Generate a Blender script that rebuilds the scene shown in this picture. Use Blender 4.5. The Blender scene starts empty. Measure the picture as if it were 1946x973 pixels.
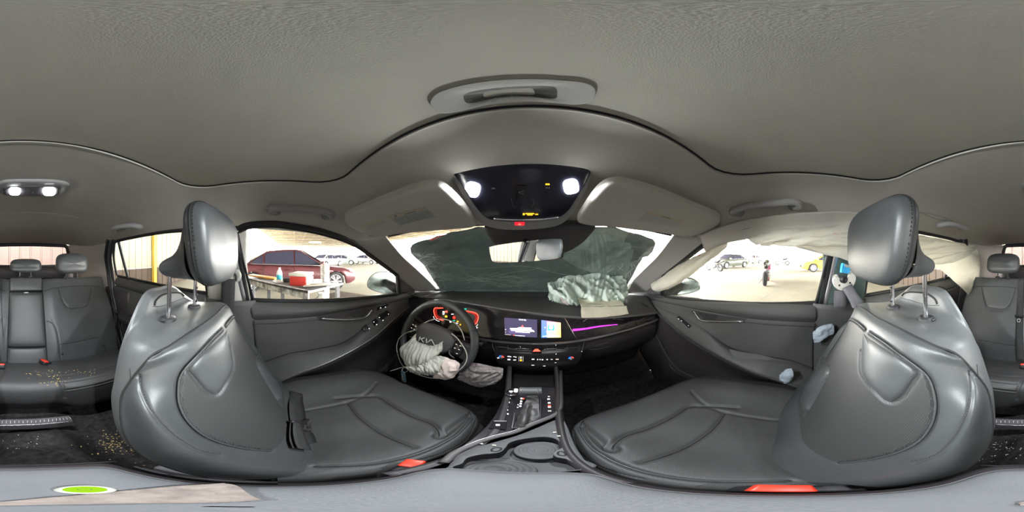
import bpy, bmesh, math, random
import numpy as np
from mathutils import Vector, Matrix, noise
from mathutils.bvhtree import BVHTree
random.seed(7); np.random.seed(7)
sc = bpy.context.scene
COL = sc.collection
PI = math.pi
# ------------------------------------------------------------ camera (360 degree lens between the front seats)
CAM = np.array((0.027, 0.0, 1.25)); FX = 1014.0; KPX = 2*PI/1946
cd = bpy.data.cameras.new('camera'); cam = bpy.data.objects.new('camera', cd); COL.objects.link(cam)
cd.type = 'PANO'
for holder in (cd, getattr(cd, 'cycles', None)):
    try: holder.panorama_type = 'EQUIRECTANGULAR'
    except Exception: pass
cd.clip_start = 0.01; cd.clip_end = 300
cam.location = CAM; cam.rotation_euler = (PI/2, 0, (FX-973)*KPX)
sc.camera = cam
# ------------------------------------------------------------ sky, exposure
w = bpy.data.worlds.new('world'); sc.world = w; w.use_nodes = True
bg = w.node_tree.nodes['Background']
bg.inputs[0].default_value = (1.0, 0.985, 0.95, 1); bg.inputs[1].default_value = 8.0
sc.view_settings.view_transform = 'Standard'; sc.view_settings.look = 'None'
sc.view_settings.gamma = 1; sc.view_settings.use_curve_mapping = False
sc.view_settings.exposure = 2.7
sc.cycles.max_bounces = 10; sc.cycles.diffuse_bounces = 6; sc.cycles.transparent_max_bounces = 12
sc.cycles.use_denoising = True
sc.cycles.sample_clamp_indirect = 6

# ------------------------------------------------------------ materials
def _n(nt, t, **kw):
    n = nt.nodes.new(t)
    for k, v in kw.items():
        if k in n.inputs: n.inputs[k].default_value = v
        else: setattr(n, k, v)
    return n
def mat(name, col, rough=0.6, bump=0.0, bscale=300, var=0.0, vscale=8, spec=0.5, metal=0.0, coat=0.0, emit=None, estr=1.0, sheen=0.0, col2=None, trans=0.0):
    m = bpy.data.materials.new(name); m.use_nodes = True; nt = m.node_tree
    b = nt.nodes['Principled BSDF']
    b.inputs['Base Color'].default_value = (*col, 1); b.inputs['Roughness'].default_value = rough
    b.inputs['Specular IOR Level'].default_value = spec; b.inputs['Metallic'].default_value = metal
    b.inputs['Coat Weight'].default_value = coat; b.inputs['Sheen Weight'].default_value = sheen
    if emit: b.inputs['Emission Color'].default_value = (*emit, 1); b.inputs['Emission Strength'].default_value = estr
    tc = nt.nodes.new('ShaderNodeTexCoord')
    if var > 0 or col2:
        nz = _n(nt, 'ShaderNodeTexNoise', Scale=vscale, Detail=6.0, Roughness=0.6); nt.links.new(tc.outputs['Object'], nz.inputs['Vector'])
        rp = nt.nodes.new('ShaderNodeValToRGB'); c2 = col2 or tuple(c*(1-var) for c in col); c1 = col if col2 else tuple(min(1, c*(1+var)) for c in col)
        rp.color_ramp.elements[0].position = .36; rp.color_ramp.elements[1].position = .64
        rp.color_ramp.elements[0].color = (*c2, 1); rp.color_ramp.elements[1].color = (*c1, 1)
        nt.links.new(nz.outputs['Fac'], rp.inputs[0]); nt.links.new(rp.outputs[0], b.inputs['Base Color'])
    if bump > 0:
        nb = _n(nt, 'ShaderNodeTexNoise', Scale=bscale, Detail=3.0); nt.links.new(tc.outputs['Object'], nb.inputs['Vector'])
        bp = _n(nt, 'ShaderNodeBump', Strength=bump, Distance=0.002); nt.links.new(nb.outputs['Fac'], bp.inputs['Height'])
        nt.links.new(bp.outputs[0], b.inputs['Normal'])
    return m
def emis(name, col, s):
    s = s*.36
    m = bpy.data.materials.new(name); m.use_nodes = True; nt = m.node_tree; nt.nodes.clear()
    o = nt.nodes.new('ShaderNodeOutputMaterial'); e = _n(nt, 'ShaderNodeEmission', Color=(*col, 1), Strength=s); nt.links.new(e.outputs[0], o.inputs[0]); return m
def glass(name, tint, refl=0.08, rough=0.0):
    m = bpy.data.materials.new(name); m.use_nodes = True; nt = m.node_tree; nt.nodes.clear()
    o = nt.nodes.new('ShaderNodeOutputMaterial'); t = _n(nt, 'ShaderNodeBsdfTransparent', Color=(*tint, 1))
    g = _n(nt, 'ShaderNodeBsdfGlossy', Color=(1, 1, 1, 1), Roughness=rough)
    lw = _n(nt, 'ShaderNodeLayerWeight', Blend=.5); mx = nt.nodes.new('ShaderNodeMixShader')
    pw = _n(nt, 'ShaderNodeMath', operation='POWER'); pw.inputs[1].default_value = 4.0; nt.links.new(lw.outputs['Facing'], pw.inputs[0])
    mu = _n(nt, 'ShaderNodeMath', operation='MULTIPLY_ADD'); mu.inputs[1].default_value = .9; mu.inputs[2].default_value = refl
    nt.links.new(pw.outputs[0], mu.inputs[0]); nt.links.new(mu.outputs[0], mx.inputs[0])
    nt.links.new(t.outputs[0], mx.inputs[1]); nt.links.new(g.outputs[0], mx.inputs[2]); nt.links.new(mx.outputs[0], o.inputs[0]); return m
M = {}
M['headliner'] = mat('headliner_fabric', (.55, .525, .475), .95, .10, 900, .05, 4, .1)
M['headliner2'] = mat('shade_fabric', (.50, .485, .415), .95, .12, 900, .05, 4, .1)
M['trim_light'] = mat('pillar_plastic', (.50, .49, .45), .6, .12, 500)
M['grey_plastic'] = mat('grey_console_plastic', (.36, .355, .345), .55, .08, 600)
M['leather'] = mat('black_leather', (.062, .067, .069), .40, .14, 420, .10, 6, .55)
M['leather_in'] = mat('black_leather_insert', (.054, .054, .055), .50, .38, 520, .10, 7, .45)
M['shell'] = mat('seat_shell_plastic', (.088, .094, .096), .42, .25, 700, .04, 4, .5)
M['seam'] = mat('dark_seam', (.012, .012, .013), .7)
M['thread'] = mat('grey_thread', (.07, .072, .072), .6)
M['dash'] = mat('dash_soft_plastic', (.105, .101, .103), .55, .35, 520, .08, 6, .4)
M['dash2'] = mat('dark_hard_plastic', (.042, .037, .040), .5, .2, 600, .05, 5, .4)
M['door'] = mat('door_soft_panel', (.085, .085, .084), .55, .3, 520, .06, 6, .4)
M['door2'] = mat('door_hard_panel', (.048, .043, .046), .5, .2, 600, .05, 5, .4)
M['piano'] = mat('gloss_black', (.020, .018, .022), .12, spec=.5, coat=.2)
M['rubber'] = mat('black_rubber', (.018, .018, .02), .55)
M['chrome'] = mat('satin_chrome', (.72, .72, .74), .18, metal=1)
M['satin'] = mat('satin_silver', (.5, .5, .52), .35, metal=.9)
M['mirror'] = mat('mirror_glass', (.9, .9, .9), .01, metal=1)
M['carpet'] = mat('black_carpet', (.032, .029, .030), 1.0, .9, 700, .35, 60, .1)
M['bag'] = mat('airbag_nylon', (.62, .70, .67), .85, .25, 900, .06, 10, .2)
M['bagwhite'] = mat('airbag_white_nylon', (.80, .79, .73), .85, .25, 900, .05, 10, .2)
M['bagcream'] = mat('airbag_cream_flap', (.88, .85, .72), .85, .2, 700, .06, 12, .2)
M['bagpink'] = mat('airbag_pinkish_patch', (.84, .71, .65), .85, .25, 900, .06, 12, .2)
M['bagtan'] = mat('knee_bag_nylon', (.48, .42, .41), .8, .3, 900, .15, 14, .25)
M['belt'] = mat('belt_webbing', (.035, .035, .036), .7, .6, 900, .1, 40)
M['red'] = mat('red_plastic', (.75, .045, .02), .4)
M['white'] = mat('white_plastic', (.75, .75, .72), .5)
M['blue'] = mat('blue_plastic', (.02, .38, .75), .45)
M['armrest'] = mat('armrest_vinyl', (.135, .14, .15), .55, .3, 500, .06, 8, .4)
M['lamp'] = emis('lamp_glow', (.93, .97, 1.0), 14)
M['concrete'] = mat('pale_concrete', (.29, .27, .215), .9, .3, 40, .10, .5, .2)
M['glass'] = glass('side_glass', (.97, .98, .97), .03)
M['wglass'] = glass('windshield_glass', (.93, .95, .94), .16)
M['rglass'] = glass('privacy_rear_glass', (.80, .62, .70), .03)
M['tyre'] = mat('tyre_rubber', (.03, .03, .032), .85, .3, 60)
M['rim'] = mat('wheel_silver', (.65, .65, .66), .3, metal=.7)
M['black'] = mat('matte_black', (.008, .008, .009), .7)
def transl(m, c, f=.45):
    nt = m.node_tree; t = _n(nt, 'ShaderNodeBsdfTranslucent', Color=(*c, 1)); mx = _n(nt, 'ShaderNodeMixShader'); mx.inputs[0].default_value = f
    nt.links.new(nt.nodes['Principled BSDF'].outputs[0], mx.inputs[1]); nt.links.new(t.outputs[0], mx.inputs[2]); nt.links.new(mx.outputs[0], nt.nodes['Material Output'].inputs[0])
transl(M['bagwhite'], (.75, .73, .64), .35); transl(M['bag'], (.6, .72, .68), .15)
# ------------------------------------------------------------ geometry helpers
def U(px, py):
    az = (px-FX)*KPX; el = (486.5-py)*KPX
    return np.array((math.cos(el)*math.sin(az), math.cos(el)*math.cos(az), math.sin(el)))
def atx(px, py, x): d = U(px, py); return CAM + d*((x-CAM[0])/d[0])
def aty(px, py, y): d = U(px, py); return CAM + d*((y-CAM[1])/d[1])
def atz(px, py, z): d = U(px, py); return CAM + d*((z-CAM[2])/d[2])
def atr(px, py, r): d = U(px, py); return CAM + d*(r/math.hypot(d[0], d[1]))
def atp(px, py, p, n): d = U(px, py); n = np.array(n, float); return CAM + d*(np.dot(np.array(p)-CAM, n)/np.dot(d, n))
def fix(o, root): return o
WLOC = {}
def thing(name, label, cat, loc=(0, 0, 0), group=None, kind=None):
    o = bpy.data.objects.new(name, None); COL.objects.link(o); o.location = loc; o.empty_display_size = .05
    WLOC[o.name] = np.array(loc, float)
    if label: o['label'] = label
    if cat: o['category'] = cat
    if group: o['group'] = group
    if kind: o['kind'] = kind
    return o
def tag(o, label=None, cat=None, group=None, kind=None):
    for k, v in (('label', label), ('category', cat), ('group', group), ('kind', kind)):
        if v: o[k] = v
    return o
def mesh(name, V, F, m=None, parent=None, smooth=True, label=None):
    V = np.asarray(V, float).reshape(-1, 3)
    me = bpy.data.meshes.new(name)
    if parent is not None: base = WLOC[parent.name]; loc = np.zeros(3)
    else:
        lo, hi = V.min(0), V.max(0); base = np.array(((lo[0]+hi[0])/2, (lo[1]+hi[1])/2, lo[2])); loc = base
    me.from_pydata((V-base).tolist(), [], [tuple(int(i) for i in f) for f in F])
    me.update()
    if smooth:
        me.polygons.foreach_set('use_smooth', [True]*len(me.polygons))
    if m is not None: me.materials.append(M[m] if isinstance(m, str) else m)
    o = bpy.data.objects.new(name, me); COL.objects.link(o); o.location = loc
    if parent is not None: o.parent = parent
    WLOC[o.name] = base
    if label: o['label'] = label
    return o
class B:
    def __init__(s): s.V = []; s.F = []; s.n = 0
    def add(s, V, F):
        V = np.asarray(V, float).reshape(-1, 3); s.V.append(V); s.F += [tuple(i+s.n for i in f) for f in F]; s.n += len(V); return s
    def build(s, name, m=None, parent=None, smooth=True, label=None, auto=None):
        o = mesh(name, np.concatenate(s.V), s.F, m, parent, smooth, label)
        if auto is not None: autosmooth(o, auto)
        return o
    def tube(s, P, r, seg=8, closed=False, n=None, sub=4, cap=True):
        V, F = tube(P, r, seg, closed, sub, cap); return s.add(V, F)
    def box(s, c, size, R=None, bev=0.0, seg=2):
        V, F = rbox(size, bev, seg); V = V @ (np.array(R).T if R is not None else np.eye(3)) + np.array(c); return s.add(V, F)
    def cyl(s, a, b, r, r2=None, seg=20):
        a = np.array(a, float); b = np.array(b, float); r2 = r if r2 is None else r2
        Z = b-a; Z = Z/np.linalg.norm(Z); X, Y = frame(Z); t = np.linspace(0, 2*PI, seg, endpoint=False)
        ring = np.outer(np.cos(t), X)+np.outer(np.sin(t), Y)
        V = np.concatenate([a+ring*r, b+ring*r2]); F = [(i, (i+1) % seg, seg+(i+1) % seg, seg+i) for i in range(seg)]
        F += [tuple(range(seg))[::-1], tuple(range(seg, 2*seg))]; return s.add(V, F)
    def lathe(s, c, axis, prof, seg=28):
        c = np.array(c, float); Z = np.array(axis, float); Z /= np.linalg.norm(Z); X, Y = frame(Z)
        t = np.linspace(0, 2*PI, seg, endpoint=False); ring = np.outer(np.cos(t), X)+np.outer(np.sin(t), Y)
        V = np.concatenate([c+Z*h+ring*r for r, h in prof]); F = []
        for j in range(len(prof)-1):
            F += [(j*seg+i, j*seg+(i+1) % seg, (j+1)*seg+(i+1) % seg, (j+1)*seg+i) for i in range(seg)]
        return s.add(V, F)
    def prism(s, P, n, h):       # planar polygon P (3D points), extruded by h along n
        P = np.asarray(P, float); n = np.array(n, float); n /= np.linalg.norm(n); k = len(P)
        V = np.concatenate([P, P+n*h]); F = [tuple(range(k))[::-1], tuple(range(k, 2*k))]+[(i, (i+1) % k, k+(i+1) % k, k+i) for i in range(k)]
        return s.add(V, F)
def autosmooth(o, ang=40):
    me = o.data; bm = bmesh.new(); bm.from_mesh(me)
    for e in bm.edges:
        if len(e.link_faces) == 2 and e.calc_face_angle(0) > math.radians(ang): e.smooth = False
    bm.to_mesh(me); bm.free()
def frame(Z):
    Z = np.array(Z, float); Z = Z/np.linalg.norm(Z); a = np.array((0, 0, 1.)) if abs(Z[2]) < .9 else np.array((1., 0, 0))
    X = np.cross(a, Z); X /= np.linalg.norm(X); return X, np.cross(Z, X)
def cr(P, n, closed=False):      # Catmull-Rom through P (k,d) -> n samples
    P = np.asarray(P, float); k = len(P)
    if k == 2 and not closed:
        t = np.linspace(0, 1, n).reshape(-1, *([1]*(P.ndim-1))); return P[0]*(1-t)+P[1]*t
    if closed: u = np.linspace(0, k, n, endpoint=False)
    else: u = np.linspace(0, k-1, n)
    i = np.minimum(np.floor(u).astype(int), k-1 if closed else k-2); f = u-i; f = f.reshape(-1, *([1]*(P.ndim-1)))
    if closed: p0, p1, p2, p3 = P[(i-1) % k], P[i % k], P[(i+1) % k], P[(i+2) % k]
    else:
        Q = np.concatenate([[2*P[0]-P[1]], P, [2*P[-1]-P[-2]]]); p0, p1, p2, p3 = Q[i], Q[i+1], Q[i+2], Q[i+3]
    return .5*((2*p1)+(-p0+p2)*f+(2*p0-5*p1+4*p2-p3)*f*f+(-p0+3*p1-3*p2+p3)*f**3)
def grid(rows, nu, nv, cu=False, cv=False):   # rows: (R,C,3) control net -> (nu,nv,3); nu along rows
    A = np.asarray(rows, float); A = cr(A, nu, cu); A = np.swapaxes(cr(np.swapaxes(A, 0, 1), nv, cv), 0, 1); return A
def gfaces(nu, nv, cu=False, cv=False, off=0):
    F = []
    for i in range(nu if cu else nu-1):
        for j in range(nv if cv else nv-1):
            a, b = i, (i+1) % nu; c, d = j, (j+1) % nv; F.append((a*nv+c+off, a*nv+d+off, b*nv+d+off, b*nv+c+off))
    return F
def gnormals(G):
    du = np.gradient(G, axis=0); dv = np.gradient(G, axis=1); N = np.cross(du, dv); l = np.linalg.norm(N, axis=2, keepdims=True); return N/np.maximum(l, 1e-9)
def patch(name, rows, nu, nv, m, parent=None, thick=0.0, cu=False, cv=False, label=None, disp=None, flip=False, toward=None):
    G = grid(rows, nu, nv, cu, cv)
    if disp is not None: G = disp(G)
    o = mesh(name, G.reshape(-1, 3), gfaces(nu, nv, cu, cv), m, parent, True, label)
    if thick:
        md = o.modifiers.new('s', 'SOLIDIFY'); md.thickness = abs(thick)
        N = gnormals(G)[nu//2, nv//2]; c = G[nu//2, nv//2]
        tw = CAM if toward is None else np.array(toward)
        md.offset = -1 if np.dot(N, tw-c)*(1 if thick > 0 else -1) > 0 else 1
        md.use_even_offset = False
    return o
def dist2poly(Q, polys):         # min distance of points Q (n,d) to polylines
    best = np.full(len(Q), 1e9)
    for P in polys:
        P = np.asarray(P, float)
        for a, b in zip(P[:-1], P[1:]):
            ab = b-a; L = np.dot(ab, ab)+1e-12; t = np.clip(((Q-a)@ab)/L, 0, 1); d = np.linalg.norm(Q-(a+t[:, None]*ab), axis=1); best = np.minimum(best, d)
    return best
def groove(G, polys, depth=.004, w=.004, puff=.0, pw=.035, toward=None):
    N = gnormals(G); c = np.array(CAM if toward is None else toward); s = np.sign(np.sum(N*(c-G), axis=2, keepdims=True)); 
    s = np.where(s.mean() > 0, 1.0, -1.0); N = N*s
    d = dist2poly(G.reshape(-1, 3), polys).reshape(G.shape[:2])
    h = -depth*np.exp(-(d/w)**2)+puff*(1-np.exp(-(d/pw)**2)); return G+N*h[..., None]
def tube(P, r, seg=8, closed=False, sub=4, cap=True):
    P = np.asarray(P, float)
    if sub > 1 and len(P) > 2: P = cr(P, len(P)*sub if closed else (len(P)-1)*sub+1, closed)
    k = len(P); r = np.full(k, r) if np.isscalar(r) else np.interp(np.linspace(0, 1, k), np.linspace(0, 1, len(r)), r)
    T = np.gradient(P, axis=0) if not closed else np.roll(P, -1, 0)-np.roll(P, 1, 0)
    T /= np.maximum(np.linalg.norm(T, axis=1, keepdims=True), 1e-9)
    X, _ = frame(T[0]); Xs = []
    for t in T:
        X = X-t*np.dot(X, t); X /= max(np.linalg.norm(X), 1e-9); Xs.append(X)
    Xs = np.array(Xs); Ys = np.cross(T, Xs); th = np.linspace(0, 2*PI, seg, endpoint=False)
    V = P[:, None, :]+r[:, None, None]*(np.cos(th)[None, :, None]*Xs[:, None, :]+np.sin(th)[None, :, None]*Ys[:, None, :])
    F = gfaces(k, seg, closed, True)
    if cap and not closed: F += [tuple(range(seg))[::-1], tuple((k-1)*seg+i for i in range(seg))]
    return V.reshape(-1, 3), F
_rb = {}
def rbox(size, bev=0.0, seg=2):
    key = (tuple(np.round(size, 5)), round(bev, 5), seg)
    if key not in _rb:
        bm = bmesh.new(); bmesh.ops.create_cube(bm, size=1); bmesh.ops.scale(bm, vec=Vector(size), verts=bm.verts)
        if bev > 0: bmesh.ops.bevel(bm, geom=list(bm.edges), offset=min(bev, min(size)*.49), segments=seg, profile=.5, affect='EDGES')
        bm.verts.index_update(); _rb[key] = (np.array([v.co[:] for v in bm.verts]), [tuple(v.index for v in f.verts) for f in bm.faces]); bm.free()
    return _rb[key]
def RotZ(a): c, s = math.cos(a), math.sin(a); return np.array(((c, -s, 0), (s, c, 0), (0, 0, 1)))
def RotX(a): c, s = math.cos(a), math.sin(a); return np.array(((1, 0, 0), (0, c, -s), (0, s, c)))
def RotY(a): c, s = math.cos(a), math.sin(a); return np.array(((c, 0, s), (0, 1, 0), (-s, 0, c)))
def bvh(objs):
    V = []; F = []; n = 0
    for o in (objs if isinstance(objs, (list, tuple)) else [objs]):
        b = WLOC[o.name]; vs = [Vector(np.array(v.co[:])+b) for v in o.data.vertices]; V += vs; F += [tuple(i+n for i in p.vertices) for p in o.data.polygons]; n += len(vs)
    return BVHTree.FromPolygons(V, F)
def hit(bt, px, py, lift=0.0, near=None):
    d = U(px, py); loc, nrm, _, _ = bt.ray_cast(Vector(CAM), Vector(d), 10)
    if loc is None:
        if not near: return None, None
        loc, nrm, _, _ = bt.find_nearest(Vector(CAM+d*near))
    n = np.array(nrm); n = n if np.dot(n, d) < 0 else -n; return np.array(loc)+n*lift, n
def hits(bt, pts, lift=0.0, n=None, closed=False):   # densified pixel polyline -> 3D points on the surface
    P = cr(np.array(pts, float), n or len(pts)*6, closed); out = []
    for x, y in P:
        h, _ = hit(bt, x, y, lift)
        if h is not None: out.append(h)
    return out
def stitches(P, step=.006, ln=.0035, r=.0008, off=(0, 0, 0)):
    P = np.asarray(P, float); s = np.concatenate([[0], np.cumsum(np.linalg.norm(np.diff(P, axis=0), axis=1))]); b = B(); t = 0
    f = lambda q: np.array([np.interp(q, s, P[:, i]) for i in range(3)])+np.array(off)
    while t+ln < s[-1] and b.n < 60000:
        V, F = tube([f(t), f(t+ln)], r, 5, sub=1); b.add(V, F); t += step
    return b
def txt(name, s, size, c, X, Y, m, parent, depth=.0004, align='CENTER', bold=False, label=None):
    cu = bpy.data.curves.new('t', 'FONT'); cu.body = s; cu.size = size; cu.align_x = align; cu.align_y = 'CENTER'; cu.extrude = depth; cu.resolution_u = 3
    if bold: cu.offset = size*.012
    to = bpy.data.objects.new('t', cu); COL.objects.link(to); dg = bpy.context.evaluated_depsgraph_get(); me = to.evaluated_get(dg).to_mesh()
    V = np.array([v.co[:] for v in me.vertices]); F = [tuple(p.vertices) for p in me.polygons]; to.evaluated_get(dg).to_mesh_clear(); bpy.data.objects.remove(to)
    X = np.array(X, float); X /= np.linalg.norm(X); Y = np.array(Y, float); Y -= X*np.dot(X, Y); Y /= np.linalg.norm(Y); Z = np.cross(X, Y)
    return mesh(name, V[:, :1]*X+V[:, 1:2]*Y+V[:, 2:3]*Z+np.array(c), F, m, parent, False, label)
def cloth(name, rows, nu, nv, m, parent=None, amp=.008, freq=9, thick=.002, seed=0, label=None, ridged=True, stretch=(1, 1, 1), toward=None, folds=None, famp=.006):
    def dsp(G):
        N = gnormals(G); H = np.zeros(G.shape[:2])
        for i in range(G.shape[0]):
            for j in range(G.shape[1]):
                p = Vector((G[i, j, 0]*freq*stretch[0]+seed, G[i, j, 1]*freq*stretch[1], G[i, j, 2]*freq*stretch[2]))
                v = noise.noise(p); v2 = noise.noise(p*2.3+Vector((5, 1, 2)))
                H[i, j] = (1-abs(v)*3)*.7+(1-abs(v2)*3)*.35 if ridged else v+v2*.4
        if folds:
            for i in range(G.shape[0]):
                for j in range(G.shape[1]):
                    u = i/G.shape[0]; v = j/G.shape[1]; q = noise.noise(Vector((v*folds[0]+u*folds[2], u*folds[1], seed*1.7+3))); q2 = noise.noise(Vector((v*folds[0]*2.1-u*folds[2]*.6, u*folds[1]*1.4, seed+9)))
                    H[i, j] += ((1-abs(q)*3.2)+.4*(1-abs(q2)*3))*famp/amp*min(1, 6*min(u+.04, 1.02-u))
        return G+N*(H*amp)[..., None]
    return patch(name, rows, nu, nv, m, parent, thick, label=label, disp=dsp, toward=toward)
def mirror_copy(root, dx=0, dy=0, dz=0, label=None, names=None):   # mirrored (x -> -x) copy of a thing with its parts
    r = bpy.data.objects.new(root.name.split('.')[0], None); COL.objects.link(r)
    b = WLOC[root.name]; nb = np.array((-b[0]+dx, b[1]+dy, b[2]+dz)); r.location = nb; WLOC[r.name] = nb
    for k in root.keys(): r[k] = root[k]
    if label: r['label'] = label
    def rec(o, par):
        me = o.data.copy(); bm = bmesh.new(); bm.from_mesh(me); bmesh.ops.scale(bm, vec=(-1, 1, 1), verts=bm.verts); bmesh.ops.reverse_faces(bm, faces=bm.faces); bm.to_mesh(me); bm.free()
        c = bpy.data.objects.new(o.name.split('.')[0], me); COL.objects.link(c); c.parent = par; WLOC[c.name] = nb
        c.location = (-o.location[0], o.location[1], o.location[2])
        for k in o.keys(): c[k] = o[k]
        for md in o.modifiers:
            n = c.modifiers.new(md.name, md.type)
            for a in ('thickness', 'offset', 'use_even_offset', 'levels', 'render_levels'):
                if hasattr(md, a): setattr(n, a, getattr(md, a))
        for ch in [q for q in bpy.data.objects if q.parent == o]: rec(ch, c)
    for ch in [q for q in bpy.data.objects if q.parent == root]: rec(ch, r)
    return r
# ============================================================ SETTING OUTSIDE: yard slab, corrugated wall, warehouse roof
def corr(name, x0, x1, y, z0, z1, m, pitch=.30):
    b = B(); x = x0; prof = []
    while x < x1:
        prof += [(x, 0), (x+pitch*.80, 0), (x+pitch*.84, -.022), (x+pitch*.96, -.022)]; x += pitch
    prof.append((x, 0)); V = [(px, y+py, z) for z in (z0, z1) for px, py in prof]; k = len(prof)
    b.add(V, [(i, i+1, k+i+1, k+i) for i in range(k-1)]); return b
M['corr'] = mat('cream_corrugated_steel', (.23, .22, .165), .55, .1, 40, .06, .6)
M['brown'] = mat('brown_steel', (.055, .036, .023), .6, .1, 40, .12, 1)
M['wood'] = mat('roof_boards', (.16, .135, .10), .9, .5, 30, .25, 1.5)
M['beam'] = mat('yellowed_steel_beam', (.24, .19, .115), .6, 0, 1, .1, 2)
M['steelg'] = mat('grey_steel', (.16, .16, .17), .5)
M['yellow'] = mat('yellow_paint', (.42, .28, .03), .45)
g = mesh('ground', [(-70, -60, 0), (70, -60, 0), (70, 70, 0), (-70, 70, 0)], [(0, 1, 2, 3)], 'concrete', smooth=False); tag(g, kind='structure')
b = B()
for P in ([(9.2, -3.2, .002), (6.3, .4, .002), (3.6, 1.0, .002), (3.3, 4, .002)], [(3.6, 1.0, .002), (3.1, -1.2, .002), (2.7, -4, .002)], [(14, 2, .002), (6.3, .4, .002)], [(-4, 6, .002), (-3, 2.4, .002), (-2.4, 1.6, .002)]):
    P = np.array(P); 
    for a, c in zip(P[:-1], P[1:]):
        d = (c-a)/np.linalg.norm(c-a); n = np.array((-d[1], d[0], 0))*.014; b.add([a-n, a+n, c+n, c-n], [(0, 1, 2, 3)])
tag(b.build('slab_joint', 'steelg', g, smooth=False), kind='stuff')
wb = corr('wall_back', -9.5, 9, -4.6, .78, 6.2, 'corr').build('wall_back', 'corr', smooth=False); tag(wb, kind='structure')
wl = corr('wainscot', -9.5, 9, -4.58, 0, .78, 'brown').build('wainscot', 'brown', wb, smooth=False)
b = B(); b.tube([(-4.6, -4.55, 3.1), (-3.9, -4.52, 2.3), (-3.0, -4.52, 2.05), (-2.0, -4.55, 2.75)], .012); b.tube([(.9, -4.55, 1.6), (-.3, -4.55, 2.5)], .012); b.build('wall_cable', 'steelg', wb)
B().box((-4.75, -4.5, 2.8), (.16, .12, 5.6)).build('yellow_post', 'yellow', wb, smooth=False)
B().box((-3.9, -4.5, 3.0), (1.3, .12, .55), bev=.02).build('steel_box', 'steelg', wb, smooth=False)
# open bay further left (built square to itself, a few degrees off the car): deck, beams, purlins, posts, braces
rf = thing('warehouse_roof', None, None, (-40, 8, 5.2), kind='structure')
RA = RotZ(-.11); RO = np.array((-14., -4.2, 0)); rw_ = lambda u, v, z: RO+RA@np.array((-u, v, 0))+np.array((0, 0, z))
b = B(); b.add([rw_(-11, 0, 5.58), rw_(64, 0, 5.0), rw_(64, 30, 5.0), rw_(-11, 30, 5.58)], [(0, 1, 2, 3)]); b.build('roof_shade_deck', 'wood', rf, smooth=False)  # near end runs on out of view to shade the left yard
rz = lambda u: 5.5-u*.5/64
for u in np.arange(2, 64, 5.0):
    B().tube([rw_(u, 0, rz(u)-.25), rw_(u, 30, rz(u)-.25)], .10, 4, sub=1).build('roof_beam', 'beam', rf, smooth=False)
    B().tube([rw_(u, 0, 0), rw_(u, 0, rz(u)-.1)], .10, 4, sub=1).build('wall_post', 'steelg', rf, smooth=False); B().tube([rw_(u, 0, rz(u)-1.3), rw_(u, 1.3, rz(u)-.25)], .05, 5, sub=1).build('knee_brace', 'beam', rf, smooth=False)
B().box((-2.5, 2.5, 6.25), (23, 15, .12)).build('roof_shade_deck', 'wood', rf, smooth=False)  # unseen deck added above the car to dim the back wall and ground
for v in np.arange(1.5, 30, 2.0): B().tube([rw_(0, v, 5.42), rw_(64, v, 4.92)], .05, 4, sub=1).build('purlin', 'beam', rf, smooth=False)
for z in (2.6, 3.7): B().tube([rw_(0, -.05, z), rw_(64, -.05, z)], .05, 4, sub=1).build('wall_rail', 'steelg', rf, smooth=False)
hb = thing('yard_light', 'glowing strip light hung under the warehouse roof', 'light', (-36, 8.5, 4.4))
B().box((-36, 8.5, 4.45), (1.2, 2.6, .14), bev=.03).build('housing', 'white', hb); B().box((-36, 8.5, 4.33), (1.1, 2.4, .12)).build('diffuser', 'lamp', hb, smooth=False)
B().cyl((-36, 8.5, 4.5), (-36, 8.5, 5.3), .01, seg=6).build('hanger', 'steelg', hb)
# building on the right, across the yard
M['paleb'] = mat('pale_cladding', (.70, .69, .65), .8)  # one even pale colour for the far facade
rb_ = thing('building_right', None, None, (26, 2, 0), kind='structure')
B().box((30, 2, 3.3), (1, 60, 6.6)).build('facade', 'paleb', rb_, smooth=False)
B().box((17, 1, 6.3), (22, 26, .12)).build('roof_shade_deck', 'wood', rb_, smooth=False)  # out of view, placed to block the sky over the right yard
M['rustrail'] = mat('rusty_rail', (.30, .19, .13), .7)
for y in (-8, -1.2, 5.5, 13): B().box((26, y, 3.0), (.18, .18, 6.0)).build('column', 'rustrail', rb_, smooth=False)
for z in (2.9, 4.6): B().box((26, 2, z), (.14, 40, .14)).build('girt', 'rustrail', rb_, smooth=False)
for y, z in ((-3.2, 1.3), (-6.0, 1.5)): B().box((28.0, y, z), (.12, .12, 2*z)).build('door_post', 'rustrail', rb_, smooth=False)
B().box((25.8, -1.9, 2.75), (.1, .7, .28)).build('green_sign', mat('green_sign', (.12, .55, .30), .5), rb_, smooth=False)

# ============================================================ CAR SHELL
def side(pts, s): return [(s*abs(x) if True else x, y, z) for x, y, z in pts]
TOPF = [(.625, -.165, 1.345), (.612, -.11, 1.364), (.603, -.02, 1.366), (.60, .054, 1.358), (.60, .184, 1.336), (.63, .328, 1.300), (.67, .46, 1.238), (.70, .59, 1.170), (.716, .665, 1.125)]
BELT = [(.735, -.10, 1.038), (.735, .05, 1.034), (.735, .18, 1.029), (.735, .476, 1.015), (.735, .60, 1.008), (.735, .69, 1.003)]
# filler added below the windshield and at front door corners against light leaks
o = patch('cowl_filler', [[(x, y, z) for x in (-.86, -.4, 0, .4, .86)] for y, z in ((.80, .93), (1.0, .945), (1.24, .955), (1.5, .90))], 6, 10, 'rubber', thick=-.01); o['kind'] = 'structure'
for s in (-1, 1): o = B().box((s*.742, .93, .935), (.035, .50, .125), bev=.008).build('cowl_side_filler', 'rubber'); o['kind'] = 'structure'
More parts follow.
